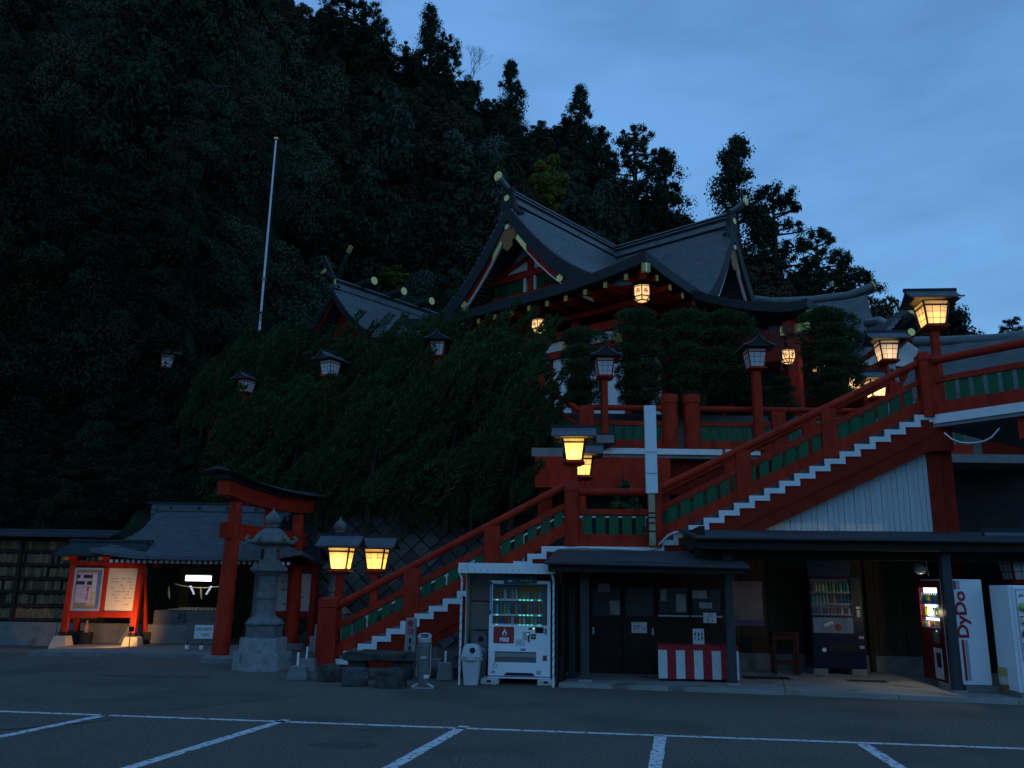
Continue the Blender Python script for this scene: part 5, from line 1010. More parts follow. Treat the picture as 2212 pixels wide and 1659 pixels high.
terrace_lantern('unlit white lantern low in the juniper hedge beside a red post', 531, 848, 26.9, 3.5, 0.75, turn=70)
terrace_lantern('dim unlit lantern among the dark trees left of the hedge', 359, 796, 31.0, 4.0, 0.95, turn=25)
rpst = thing('red_post', 'short red gate post beside the hedge lantern', 'post', tuple(aY(471, 850, 28)), 'W'); q = aY(471, 800, 28.4); MB().bx(q.x-0.12, q.x+0.12, 28.3, 28.5, 3, q.z).build('shaft', REDD, rpst); MB().bx(q.x-0.15, q.x+0.15, 28.27, 28.53, q.z, q.z+0.12).build('cap', REDD, rpst)
q = aY(612, 880, 26.9); rpst = thing('red_post', 'red post end poking out of the juniper hedge', 'post', tuple(q), 'W'); MB().lathe([(0.16, 0), (0.16, 2.0), (0.18, 2.02), (0.18, 2.2), (0.14, 2.25)], 14, (q.x, 26.9, q.z-2.2)).build('shaft', RED, rpst, smooth=True)

# ================================================================== the shrine hall, in its own frame: x along the right eave, y along the left eave
ZE = 13.9; RX, RY = 15.0, 13.7
tm = thing('shrine_hall', 'large red and white shrine hall with sweeping copper roofs and gilded gables', 'shrine', (6, 6, 7.3), 'T')
def eave(x, y):
    d = min(x, y); a = max(x, y); u = 0.42*max(0, 1-a/5.0)**2*max(0, 1-d/2.6) + 0.4*max(0, 1-(RY-y)/4.0)**2*max(0, 1-x/2.6) + 0.3*max(0, 1-(RX-x)/4.0)**2*max(0, 1-y/2.6)
    return (x, y, ZE + 0.42*min(d, 2.6)/2.6 + u)
gx = [0, 0.35, 0.8, 1.4, 2.0, 2.6, 3.5, 4.5, 6, 8, 10, 12, 13, 14, 15.0]; gy = [0, 0.35, 0.8, 1.4, 2.0, 2.6, 3.5, 4.5, 6, 8, 10, 11, 12, 13, RY]
MB().grid(eave, gx, gy, 0.42).build('eave_roof', COPPERD, tm)
def stepped(n, h):
    """cross section 0..1 with a lip at every course"""
    out = []
    for k in range(n): out += [k/n, (k+0.94)/n]
    return out+[1.0]
def main_roof(name, along0, along1, c, hl, hr, zb, zr, axis, n=34, p=1.85, dip=0.5, th=0.38):
    S_ = [-q for q in reversed(stepped(n, 0))][:-1] + stepped(n, 0); al = [along0+(along1-along0)*q for q in (0, 0.02, 0.05, 0.08, 0.11, 0.14, 0.18, 0.25, 0.4, 0.6, 0.8, 1.0)]
    def fn(a, s):
        k = abs(s)*n; st = (math.floor(k+1e-6)+0.30*(k-math.floor(k+1e-6)))/n
        w = hl if s > 0 else hr; d = dip*max(0, 1-(a-along0)/1.7)**2*(0.35+0.65*abs(s))
        z = zb+(zr-zb)*(1-min(st, 1))**p - d; o = c+s*w
        return (a, o, z) if axis == 'x' else (o, a, z)
    MB().grid(fn, al, S_, th).build(name, COPPER, tm)
    return lambda s, off=0.0: (c+s*(hl if s > 0 else hr), zb+(zr-zb)*(1-min(abs(s), 1))**p - dip*(0.35+0.65*abs(s)) + off)
cA = main_roof('gable_roof', 0.55, 12.6, 7.6, 5.95, 6.6, 14.2, 18.9, 'x')
cB = main_roof('gable_roof', 0.65, 12.0, 9.1, 4.2, 4.2, 14.3, 18.85, 'y', dip=0.45)
def gable(curve, pl, axis, smax, zlow, zr, c, half, win=True, smin=None):
    smin = smin or smax
    def pt(o, z, a): return (a, o, z) if axis == 'x' else (o, a, z)
    ss_ = [-smin*(1-k/14) for k in range(15)]+[smax*k/14 for k in range(1, 15)]
    # thick dark verge edge, red barge board, white line
    for nm, m_, a0, off, hgt in (('verge', COPPERD, pl-0.02, -0.02, 0.78), ('barge_board', RED, pl+0.16, -0.76, 0.42), ('barge_line', WHITE, pl+0.12, -1.15, 0.055)):
        for half_s in ([s for s in ss_ if s <= 0], [s for s in ss_ if s >= 0]):
            top = []
            for s in half_s: o, z = curve(s, off); top.append(pt(o, z, a0))
            th_ = 0.12 if nm != 'verge' else 0.14
            MB().strip(top, hgt, pt(0, 0, th_)).build(nm, m_, tm)
    # plaster triangle
    poly = []
    for s in ss_:
        o, z = curve(s, -0.9); poly.append((o, max(z, zlow)))
    m = MB(); poly2 = poly+[(poly[-1][0], zlow-0.01), (poly[0][0], zlow-0.01)]
    m.add([pt(o, z, pl+1.6) for o, z in poly2]+[pt(o, z, pl+1.7) for o, z in poly2], [tuple(range(len(poly2))), tuple(range(len(poly2), 2*len(poly2)))]); m.build('gable_plaster', PLASTER, tm)
    def b(nm, o0, o1, z0, z1, m_, a0=0.84, a1=0.995):
        a0 += 0.6; a1 += 0.6
        p0, p1 = pt(o0, z0, pl+a0), pt(o1, z1, pl+a1); MB().bx(min(p0[0], p1[0]), max(p0[0], p1[0]), min(p0[1], p1[1]), max(p0[1], p1[1]), z0, z1).build(nm, m_, tm)
    b('gable_beam', c-half*0.66, c+half*0.66, zlow, zlow+0.34, RED, 0.80); z2 = zlow+1.05
    kk = 0.42 if win else 0.26; b('gable_beam', c-half*kk, c+half*kk, z2, z2+0.34, RED, 0.82); b('king_post', c-0.16, c+0.16, zlow+0.341, zr-2.0, RED, 0.88)
    for e in (-1, 1):
        m = MB(); m.bar(pt(c+e*half*(0.38 if win else 0.22), z2+0.3, pl+1.52), pt(c+e*0.1, zr-2.3, pl+1.52), 0.12, 0.18); m.build('gable_strut', RED, tm)
        if win:
            o0, o1 = sorted((c+e*0.34, c+e*half*0.36)); w_ = None
            b('gable_window', o0, o1, zlow+0.37, z2-0.03, DARKIN, 0.96, 0.998)
            k = o0+0.09
            while k < o1-0.05: b('window_bar', k-0.035, k+0.035, zlow+0.37, z2-0.03, GREEN, 0.90, 0.955); k += 0.17
            b('gable_post', c+e*0.30-0.05, c+e*0.30+0.05, zlow+0.35, z2-0.005, WHITE, 0.865, 0.9)
    # gilded fittings
    for e in (-1, 1):
        for s0, s1, m_ in ((0.0, 0.16, GOLD), ((smax if e > 0 else smin)-0.15, (smax if e > 0 else smin), GOLD)):
            top = []
            for k in range(6): o, z = curve(e*(s0+(s1-s0)*k/5), -0.78); top.append(pt(o, z, pl+0.115))
            MB().strip(top, 0.40 if s0 == 0 else 0.34, pt(0, 0, 0.02)).build('gilt_plate', m_, tm)
        o, z = curve(e*0.45, -0.97); MB().path([pt(o, z, pl+0.135), pt(o, z, pl+0.06)], 0.17, 18).build('gilt_disc', GOLD, tm)
    o, z = curve(0, -1.15); G = MB()
    for dx, dz, r in ((0, -0.05, 0.22), (-0.24, -0.38, 0.25), (0.24, -0.38, 0.25), (0, -0.55, 0.30), (-0.12, -0.85, 0.16), (0.12, -0.85, 0.16), (0, -1.0, 0.12)): G.path([pt(o+dx, z+dz, pl+0.12), pt(o+dx, z+dz, pl+0.06+0.02*r)], r, 14)
    G.build('carved_pendant', mat('carved_brown_%s' % axis, (0.30, 0.13, 0.05), 0.5, 0.3, 8, 0.4, 15), tm); MB().path([pt(o, z+0.02, pl+0.05), pt(o, z+0.02, pl-0.02)], 0.13, 6).build('gilt_flower', mat('pale_gilt_%s' % axis, (0.75, 0.68, 0.5), 0.4), tm)
gable(cA, 0.55, 'x', 0.86, 14.55, 18.9, 7.45, 6.2, smin=0.70)
gable(cB, 0.65, 'y', 0.88, 14.7, 18.85, 9.1, 4.2, False, smin=0.78)
def ridge(axis, c, a0, a1, z, gold_tip=True):
    def pt(a, o, zz): return (a, c+o, zz) if axis == 'x' else (c+o, a, zz)
    for w, z0, z1, m_ in ((0.34, -0.12, 0.10, COPPER), (0.26, 0.10, 0.28, COPPERD), (0.34, 0.28, 0.34, COPPER), (0.22, 0.34, 0.45, COPPERD), (0.30, 0.45, 0.52, COPPER)):
        p, q = pt(a0, -w, z+z0), pt(a1, w, z+z1); MB().bx(min(p[0], q[0]), max(p[0], q[0]), min(p[1], q[1]), max(p[1], q[1]), p[2], q[2]).build('ridge_course', m_, tm)
    MB().path([pt(a0+0.9, 0, z+0.52), pt(a0+0.2, 0, z+0.58), pt(a0-0.35, 0, z+0.80), pt(a0-0.62, 0, z+0.98)], [0.13, 0.14, 0.155, 0.17], 14).build('ridge_log', COPPER, tm, smooth=True)
    d = Vector(pt(-1, 0, 0))-Vector(pt(0, 0, 0)); d.normalize(); e = Vector(pt(a0-0.66, 0, z+1.0))
    MB().path([e-d*0.03, e+d*0.03], 0.22, 16).build('gilt_log_end', GOLD, tm)
    for k in range(4):
        p, q = pt(a0-0.02+0.0*k, -0.30-0.04*k, z+0.42-0.26*k), pt(a0+0.22, 0.30+0.04*k, z+0.66-0.26*k); MB().bx(min(p[0], q[0]), max(p[0], q[0]), min(p[1], q[1]), max(p[1], q[1]), p[2], q[2]-0.02).build('ridge_end_block', COPPERD, tm)
    MB().path([pt(a0-0.01, 0, z+0.15), pt(a0-0.06, 0, z+0.15)], 0.15, 16).build('gilt_crest', GOLD, tm)
    for e_ in (-1, 1): MB().path([pt(a0+0.1, e_*0.25, z-0.15), pt(a0+0.1, e_*0.55, z-0.62), pt(a0+0.1, e_*0.85, z-0.80)], [0.14, 0.13, 0.10], 8).build('ridge_fin', COPPERD, tm)
ridge('x', 7.6, 0.55, 9.6, 18.85); ridge('y', 9.1, 0.65, 11.5, 18.75)
# under the eaves
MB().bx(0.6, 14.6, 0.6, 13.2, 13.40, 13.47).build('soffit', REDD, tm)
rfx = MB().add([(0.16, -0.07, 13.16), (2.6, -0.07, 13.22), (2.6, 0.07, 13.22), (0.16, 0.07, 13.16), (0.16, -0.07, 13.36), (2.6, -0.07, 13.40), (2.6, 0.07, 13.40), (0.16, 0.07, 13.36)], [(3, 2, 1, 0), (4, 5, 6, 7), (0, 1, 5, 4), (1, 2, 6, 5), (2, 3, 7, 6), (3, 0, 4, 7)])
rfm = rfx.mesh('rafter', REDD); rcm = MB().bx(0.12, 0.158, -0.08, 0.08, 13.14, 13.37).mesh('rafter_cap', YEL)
for k in range(13):
    y = 1.0+k*0.98; u = 0.42*max(0, 1-y/5.0)**2+0.35*max(0, 1-(RY-y)/4.0)**2
    ro = place('rafter', rfm, tm, (0, y, u)); ro.location.z = u - 7.3; link('rafter_cap', rcm, ro)
for k in range(13):
    x = 1.0+k*0.98; u = 0.42*max(0, 1-x/5.0)**2
    ro = place('rafter', rfm, tm, (x, 0, 0), (0, 0, R(90))); ro.location.z = u - 7.3; ro.location.y = -6.0; ro.rotation_euler = (0, 0, R(90)); link('rafter_cap', rcm, ro)
MB().bar((0.05, 0.05, 13.62), (2.8, 2.8, 13.3), 0.26, 0.30).build('hip_rafter', REDD, tm); MB().bar((-0.02, -0.02, 13.63), (0.10, 0.10, 13.62), 0.32, 0.36).build('hip_cap', YEL, tm); MB().bar((-0.03, -0.03, 13.63), (0.0, 0.0, 13.63), 0.07, 0.37).build('hip_cap_mark', WHITE, tm)
for z0, ins, h in ((12.95, 1.7, 0.22), (12.3, 2.05, 0.34), (11.5, 2.12, 0.30)):
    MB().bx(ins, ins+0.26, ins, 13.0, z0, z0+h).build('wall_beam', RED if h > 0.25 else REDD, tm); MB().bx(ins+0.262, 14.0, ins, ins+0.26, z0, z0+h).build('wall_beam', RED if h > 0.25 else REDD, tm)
for k, y in enumerate((2.3, 5.0, 7.7, 10.4, 12.8)): MB().lathe([(0.23, 7.3), (0.23, 13.4)], 16, (2.3, y, 0)).build('column', RED, tm, smooth=True)
for k, x in enumerate((5.0, 7.7, 10.4, 13.0)): MB().lathe([(0.23, 7.3), (0.23, 13.4)], 16, (x, 2.3, 0)).build('column', RED, tm, smooth=True)
for y0, y1 in ((2.5, 4.8), (5.2, 7.5), (7.9, 10.2), (10.6, 12.6)):
    MB().bx(2.30, 2.40, y0, y1, 11.82, 12.28).build('wall_panel', PLASTER, tm); MB().bx(2.30, 2.40, y0, y1, 8.4, 11.48).build('wall_panel', PLASTER, tm); MB().bx(2.20, 2.45, y0, y1, 8.1, 8.4).build('wall_sill', RED, tm)
    MB().bx(2.24, 2.29, (y0+y1)/2-0.08, (y0+y1)/2+0.08, 8.4, 11.48).build('wall_post', RED, tm)
for x0, x1 in ((2.5, 4.8), (5.2, 7.5), (7.9, 10.2), (10.6, 12.8)):
    MB().bx(x0, x1, 2.30, 2.40, 11.82, 12.28).build('wall_panel', PLASTER, tm); MB().bx(x0, x1, 2.30, 2.40, 8.0, 11.48).build('wall_panel', DARKIN if x0 > 5 else PLASTER, tm)
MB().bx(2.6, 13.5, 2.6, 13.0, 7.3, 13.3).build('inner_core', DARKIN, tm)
for y in (2.3, 5.0): MB().bx(1.55, 2.05, y-0.16, y+0.16, 11.45, 11.85).build('beam_nose', REDD, tm); MB().bx(1.50, 1.549, y-0.165, y+0.165, 11.44, 11.86).build('beam_nose_cap', YEL, tm)
# porch on the right-hand side
def porch(s, x):
    y = 0.9-5.6*s; return (x, y, 12.25+1.95*(1-s)**1.55+0.12*max(0, (s-0.8)/0.2)**2)
MB().grid(porch, [k/24 for k in range(25)], [3.6, 3.9, 5, 7, 9, 9.7, 10], 0.36).build('porch_roof', COPPERD, tm)
for x in (4.6, 9.0): MB().bx(x-0.2, x+0.2, -3.9, -3.5, 7.3, 11.9).build('porch_column', RED, tm); MB().bx(x-0.14, x+0.14, -3.4, 2.2, 11.3, 11.7).build('porch_tie_beam', REDD, tm)
MB().bx(4.0, 9.6, -3.87, -3.53, 11.3, 11.75).build('porch_beam', RED, tm); MB().bx(4.30, 4.399, -4.45, -3.3, 11.32, 11.68).build('gilt_beam_plate', GOLD, tm)
MB().bx(4.45, 4.5, -3.4, 2.0, 10.4, 11.28).build('porch_panel', REDD, tm)
for k in range(7): MB().bx(3.7+k*0.95, 3.83+k*0.95, -4.75, -4.6, 11.78, 11.95).build('rafter_cap', YEL, tm)

# ---- hanging hexagonal lanterns
def hang_lantern(label, pos, r=0.32, energy=14, hang=1.0, rot=0.35):
    t = thing('hanging_lantern', label, 'lantern', tuple(pos), 'W', 'lit hexagonal hanging lanterns'); x, y, z = pos; h = r*1.35
    v = lambda k, rr, zz: Vector((x+rr*math.cos(rot+k*math.pi/3), y+rr*math.sin(rot+k*math.pi/3), zz))
    for k in range(6):
        b = MB(); b.add([v(k, r*0.97, z), v(k+1, r*0.97, z), v(k+1, r*0.97, z+h), v(k, r*0.97, z+h)], [(0, 1, 2, 3)]); pn = b.build('pane', SHOJI, t)
        b = MB(); b.add([v(k, r*0.97, z-0.002), v(k+1, r*0.97, z-0.002), v(k+1, r*0.62, z-r*0.42), v(k, r*0.62, z-r*0.42)], [(0, 1, 2, 3)]); b.build('lower_pane', SHOJI, t)
        b = MB(); w = 0.035*r/0.32; b.bar(v(k, r, z), v(k, r, z+h), w, w); b.bar(v(k, r, z), v(k+1, r, z), w, w); b.bar(v(k, r, z+h), v(k+1, r, z+h), w, w*1.3); b.bar(v(k, r, z), v(k, r*0.64, z-r*0.42), w, w); b.bar(v(k, r*0.64, z-r*0.42), v(k+1, r*0.64, z-r*0.42), w, w); b.bar(v(k, r, z+h*0.86), v(k+1, r, z+h*0.86), w*0.6, w*0.6); b.build('frame', BLACK, t)
        c = (v(k, r*1.0, z+h*0.45)+v(k+1, r*1.0, z+h*0.45))/2; n = Vector((c.x-x, c.y-y, 0)).normalized(); tt_ = Vector((-n.y, n.x, 0)); b = MB()
        b.path([c+n*0.004+tt_*(r*0.26*math.cos(a))+Vector((0, 0, r*0.26*math.sin(a))) for a in [2*math.pi*q/14 for q in range(15)]], 0.010*r/0.32, 4)
        for a in (R(90), R(210), R(330)): cc = c+tt_*(r*0.11*math.cos(a))+Vector((0, 0, r*0.11*math.sin(a))); b.path([cc, cc+n*0.006], r*0.09, 10)
        b.build('crest', INK, pn)
    b = MB(); b.add([v(k, r*1.18, z+h) for k in range(6)]+[v(k, r*0.25, z+h+r*0.45) for k in range(6)], [(k, (k+1) % 6, 6+(k+1) % 6, 6+k) for k in range(6)]+[tuple(range(6, 12))]); b.build('cap', BLACK, t)
    b = MB(); b.add([v(k, r*0.62, z-r*0.42) for k in range(6)], [tuple(range(6))]); b.build('bottom_pane', SHOJI, t)
    MB().tube((x, y, z+h+r*0.45), (x, y, z+h+r*0.45+hang), 0.012, n=6).build('chain', BLACK, t); lamp('lamp', t, (x, y, z+h*0.4), energy, (1.0, 0.52, 0.17), 0.08)
hang_lantern('lit hexagonal lantern hanging from the near corner of the shrine eave', aY(1387, 643, 31.2), 0.35, 8.5)
hang_lantern('lit hanging lantern half hidden behind the top of the juniper hedge by the shrine wall', aY(1163, 712, 33.5), 0.30, 6.5)
hang_lantern('lit hanging lantern behind the clipped conifers below the porch', aY(1703, 778, 29.6), 0.27, 5)
hang_lantern('lit hanging lantern almost covered by the right-hand clipped conifer', aY(1768, 797, 31.0), 0.25, 5)
hang_lantern('lit hanging lantern just above the red stair handrail', aY(1846, 836, 30.0), 0.24, 4.5)
t_ = thing('lantern_post', 'lit lattice lantern peeping over the stair handrail below the pale lantern', 'lantern', tuple(aY(1893, 860, 28)), 'W', 'box lanterns on red posts'); q = aY(1893, 850, 28); lantern_parts(t_, (q.x, 28), q.z-0.15, sz=1.1, post_to=q.z-2.6, energy=9, col=(1.0, 0.55, 0.2))

# ---- inner sanctuary behind, with crossed finials and ridge logs
sn = thing('inner_sanctuary', 'smaller sanctuary with crossed roof finials and gilt-ended ridge logs behind the hedge', 'shrine', (4, 18.4, 7.3), 'T')
tm_keep = tm; tm = sn
cS = main_roof('gable_roof', -0.9, 9.0, 18.4, 3.6, 3.6, 14.0, 16.75, 'x', n=20, p=1.5, dip=0.35, th=0.3)
for half_s in ([-0.95+k*0.95/12 for k in range(13)], [k*0.95/12 for k in range(13)]):
    MB().strip([(-0.92, *cS(s, -0.02)) for s in half_s], 0.42, (0.12, 0, 0)).build('verge', COPPERD, sn); MB().strip([(-0.78, *cS(s, -0.40)) for s in half_s], 0.25, (0.1, 0, 0)).build('barge_board', REDD, sn)
MB().prism([(15.4, 13.6), (21.4, 13.6), (19.0, 15.0), (18.4, 16.0), (17.8, 15.0)], 0.0, 0.1, 'yz').build('gable_panel', REDD, sn)
MB().bx(0.3, 8.5, 15.6, 21.2, 7.3, 13.6).build('body', REDD, sn); MB().bx(-0.7, 0.0, 15.2, 21.6, 13.55, 13.66).build('lower_eave', COPPER, sn)
for w, z0, z1, m_ in ((0.24, -0.1, 0.18, COPPER), (0.17, 0.18, 0.36, COPPERD), (0.24, 0.36, 0.44, COPPER)): MB().bx(-0.9, 8.8, 18.4-w, 18.4+w, 16.75+z0, 16.75+z1).build('ridge_course', m_, sn)
for e in (-1, 1):
    p0 = Vector((-0.7, 18.4-e*0.25, 16.7)); p1 = Vector((-0.75, 18.4+e*1.15, 18.75)); MB().bar(p0, p1, 0.14, 0.20).build('crossed_finial', COPPERD, sn); d = (p1-p0).normalized(); MB().bar(p1-d*0.35, p1+d*0.03, 0.15, 0.21).build('gilt_finial_tip', GOLD if e < 0 else COPPERD, sn)
for k in range(4):
    x = 0.9+k*2.1; MB().path([(x, 18.4-1.15, 17.34), (x, 18.4-0.6, 17.33), (x, 18.4+0.6, 17.33), (x, 18.4+1.15, 17.34)], [0.20, 0.215, 0.215, 0.20], 14).build('ridge_log', COPPERD, sn, smooth=True)
    MB().path([(x, 18.4-1.18, 17.34), (x, 18.4-1.14, 17.34)], 0.215, 16).build('gilt_log_end', GOLD, sn)
MB().path([(-0.9, 18.4, 17.15), (-1.5, 18.4, 17.4)], [0.14, 0.16], 12).build('ridge_log', COPPERD, sn); MB().path([(-1.5, 18.4, 17.4), (-1.55, 18.4, 17.42)], 0.18, 14).build('gilt_log_end', GOLD, sn); MB().bx(-0.95, -0.901, 18.15, 18.3, 16.85, 17.1).build('gilt_plate', GOLD, sn)
tm = tm_keep

# ---- halls to the right
def gable_hall(label, a, b, half, drop, zfoot, name='side_hall', tip=True, n=16, wall=REDD, white_gable=False):
    a = Vector(a); b = Vector(b); d = (b-a); L_ = Vector((d.x, d.y)).length; hd = Vector((d.x, d.y, 0))/L_; nn = Vector((-hd.y, hd.x, 0)); base = (a+b)/2; base.z = zfoot
    t = thing(name, label, 'hall', tuple(base), 'W')
    S_ = [-q for q in reversed(stepped(n, 0))][:-1] + stepped(n, 0)
    def fn(u, s):
        k = abs(s)*n; st = (math.floor(k+1e-6)+0.30*(k-math.floor(k+1e-6)))/n; e = min(u, 1-u)*L_; z = a.z-drop*(1-(1-min(st, 1))**1.5) - 0.35*max(0, 1-e/1.2)**2*abs(s) + 0.25*max(0, 1-e/2.0)**2*(1-abs(s)); return a+hd*L_*u+nn*half*s+Vector((0, 0, z-a.z))
    MB().grid(fn, [0, 0.02, 0.05, 0.1, 0.2, 0.5, 0.8, 0.9, 0.95, 0.98, 1], S_, 0.26).build('roof', COPPER, t)
    MB().path([a-hd*0.2+Vector((0, 0, 0.45)), a+hd*0.8+Vector((0, 0, 0.24)), (a+b)/2+Vector((0, 0, 0.16)), b-hd*0.8+Vector((0, 0, 0.24)), b+hd*0.35+Vector((0, 0, 0.62))], 0.20, 10).build('ridge', COPPER, t, smooth=True)
    if tip: e = b+hd*0.35+Vector((0, 0, 0.62)); dd_ = (hd+Vector((0, 0, 0.35))).normalized(); MB().path([e-dd_*0.02, e+dd_*0.05], 0.27, 14).build('gilt_log_end', GOLD, t); MB().path([b+hd*0.02-Vector((0, 0, 0.25)), b+hd*0.1-Vector((0, 0, 0.25))], 0.16, 12).build('gilt_crest', GOLD, t)
    w = half*0.72; q = [a+hd*0.7-nn*w, b-hd*0.7-nn*w, b-hd*0.7+nn*w, a+hd*0.7+nn*w]; zt = a.z-drop*0.92
    MB().add([(p.x, p.y, zfoot) for p in q]+[(p.x, p.y, zt) for p in q], [(0, 1, 5, 4), (1, 2, 6, 5), (2, 3, 7, 6), (3, 0, 4, 7), (4, 5, 6, 7)]).build('wall', wall, t)
    for e_, o_ in ((a+hd*0.6, -1), (b-hd*0.6, 1)):
        MB().add([e_-nn*half*0.75+Vector((0, 0, -drop*0.9)), e_+nn*half*0.75+Vector((0, 0, -drop*0.9)), e_+Vector((0, 0, -0.3)), e_-nn*half*0.75+hd*0.05*-o_+Vector((0, 0, -drop*0.9)), e_+nn*half*0.75+hd*0.05*-o_+Vector((0, 0, -drop*0.9)), e_+hd*0.05*-o_+Vector((0, 0, -0.3))], [(0, 1, 2), (3, 4, 5), (0, 1, 4, 3), (1, 2, 5, 4), (2, 0, 3, 5)]).build('gable_panel', PLASTER if white_gable else REDD, t)
        for s_ in (-1, 1):
            MB().strip([e_+hd*o_*0.45+nn*s_*half*k/8+Vector((0, 0, -drop*(1-(1-k/8)**1.5)-0.30)) for k in range(9)], 0.22, tuple(hd*0.08)).build('barge_board', REDD, t)
    return t
gable_hall('hall with an upturned ridge behind the right-hand conifer', aY(1640, 664, 41), aY(1872, 645, 39.5), 3.4, 2.6, 7.3)
gable_hall('low gabled building with a white gable right of the pale lantern', aY(1880, 716, 36), aY(1965, 706, 33), 2.6, 1.7, 5.7, white_gable=True)
gable_hall('long grey-roofed building behind the raised walkway', aY(1990, 760, 31), aY(2330, 722, 27), 3.8, 2.6, 4.0, tip=False, n=22)

# ---- flagpole, fox statue
p = aY(566, 650, 32); fpole = thing('flagpole', 'thin tall white flagpole rising before the forested hill', 'flagpole', (-10.0, 32, 6), 'W')
MB().tube((p.x, 32, 6.0), (p.x, 32, aY(605, 304, 32).z), 0.055, 0.038, n=10).build('pole', STEEL if False else mat('pale_pole', (0.62, 0.64, 0.68), 0.4), fpole, smooth=True); zt = aY(605, 304, 32).z
MB().lathe([(0.01, 0), (0.09, 0.06), (0.09, 0.12), (0.01, 0.18)], 12, (p.x, 32, zt)).build('finial', GOLD, fpole, smooth=True)
for f in (0.35, 0.55): MB().lathe([(0.085, 0), (0.085, 0.1)], 10, (p.x, 32, 6+(zt-6)*f)).build('joint_ring', GREYM, fpole)
MB().tube((p.x+0.14, 31.95, 7.0), (p.x+0.12, 31.95, zt-0.2), 0.008, n=4).build('halyard', BLACK, fpole)
q = aY(1936, 872, 22.6); fox = thing('fox_statue', 'grey stone fox statue on a rough stone pedestal beside the pale lantern', 'statue', (q.x, 22.6, 5.6), 'W')
FOXS = mat('grey_statue_stone', (0.24, 0.24, 0.23), 0.9, 0.3, 7, 0.5, 18)
for k, (w, z0, z1) in enumerate(((0.50, 5.0, 5.75), (0.44, 5.75, 6.15), (0.47, 6.15, 6.45), (0.40, 6.45, 6.85))): MB().frus((q.x, 22.6), z0, z1, w, w*0.8, w*0.96, w*0.76).build('pedestal_stone', FOXS, fox, bevel=0.03)
MB().bx(q.x-0.25, q.x-0.02, 22.2, 22.215, 6.45, 6.70).build('paper', PAPERN, fox)
vs = [(0, 0.15, 0.15), (0, 0.05, 0.45), (0, -0.08, 0.72), (0, -0.10, 0.95), (0, -0.30, 0.93), (0.10, -0.12, 0.42), (0.10, -0.16, 0.05), (-0.10, -0.12, 0.42), (-0.10, -0.16, 0.05), (0.15, 0.12, 0.05), (-0.15, 0.12, 0.05), (0, 0.32, 0.2), (0, 0.42, 0.6), (0, 0.36, 0.9), (0.07, -0.06, 1.12), (-0.07, -0.06, 1.12)]
es = [(0, 1), (1, 2), (2, 3), (3, 4), (2, 5), (5, 6), (2, 7), (7, 8), (0, 9), (0, 10), (0, 11), (11, 12), (12, 13), (3, 14), (3, 15)]; rs = [0.17, 0.16, 0.13, 0.10, 0.04, 0.06, 0.05, 0.06, 0.05, 0.10, 0.10, 0.07, 0.09, 0.03, 0.025, 0.025]
me = bpy.data.meshes.new('fox_body'); me.from_pydata(vs, es, []); fo = link('fox_body', me, fox, (0, 0, 6.85-5.6+0.0), (0, 0, R(-35))); me.materials.append(FOXS)
sk = fo.modifiers.new('skin', 'SKIN'); 
for i, r_ in enumerate(rs): me.skin_vertices[0].data[i].radius = (r_, r_)
me.skin_vertices[0].data[0].use_root = True; fo.modifiers.new('sub', 'SUBSURF').levels = 1

# ================================================================== hillside
SIL = [(-700, -700), (-300, -560), (0, -420), (300, -280), (560, -110), (690, -10), (760, 20), (845, 78), (905, 92), (985, 135), (1090, 200), (1220, 255), (1300, 345), (1400, 400), (1480, 425), (1540, 480), (1620, 520), (1760, 560), (1900, 640), (1945, 702), (2040, 712), (2212, 718), (2500, 730), (3000, 760)]
YR = 95.0; AZ = []; ZR = []
for px_, py_ in SIL:
    q = aY(px_, py_, YR); AZ.append(q.x/YR); ZR.append(q.z-4.6)
AZ = np.array(AZ); ZR = np.array(ZR)
def yfoot(X, Y): return np.interp(X/np.maximum(Y, 20), [-2, -0.48, -0.42, -0.35, -0.30, -0.25, 1.2], [26.5, 26.7, 32, 40, 47, 55, 57])
def hz(X, Y):
    zr = np.interp(X/np.maximum(Y, 20), AZ, ZR); yf = yfoot(X, Y)
    t = np.clip((Y-yf)/(YR-yf), 0, 1.25); base = np.where(X/np.maximum(Y, 20) < -0.45, 2.0, 6.8)
    h = base+(zr-base)*np.where(t < 1, t**0.9, 1-(t-1)*0.5)
    bank = np.clip(3.6+(Y-26.7)*0.9, 0, 6.8); bank = np.where(X < -13, np.clip(0.2+(Y-26.7)*1.2, 0, 6.8), bank)
    return np.where(Y > yf, np.maximum(h, np.minimum(bank, base)), bank) - 0.0
SOIL = mat('hill_soil', (0.020, 0.026, 0.016), 0.95, 0.3, 0.5)
xs = np.concatenate([np.linspace(-110, -30, 17)[:-1], np.linspace(-30, 30, 61), np.linspace(30, 110, 17)[1:]]); ys = np.concatenate([np.linspace(26.7, 60, 40), np.linspace(61.5, 118, 30)])
def hfn(x, y): return (float(x), float(y), float(hz(np.float64(x), np.float64(y)))-0.05)
ys = np.concatenate([[26.62], ys])
hill = MB().grid(lambda x, y: hfn(x, y) if y > 26.65 else (float(x), 26.9 if x > -7 else 26.62, -0.3), list(xs), list(ys)).build('hillside', SOIL, None, smooth=True); props(hill, 'steep wooded hillside rising behind the shrine', kind='structure')

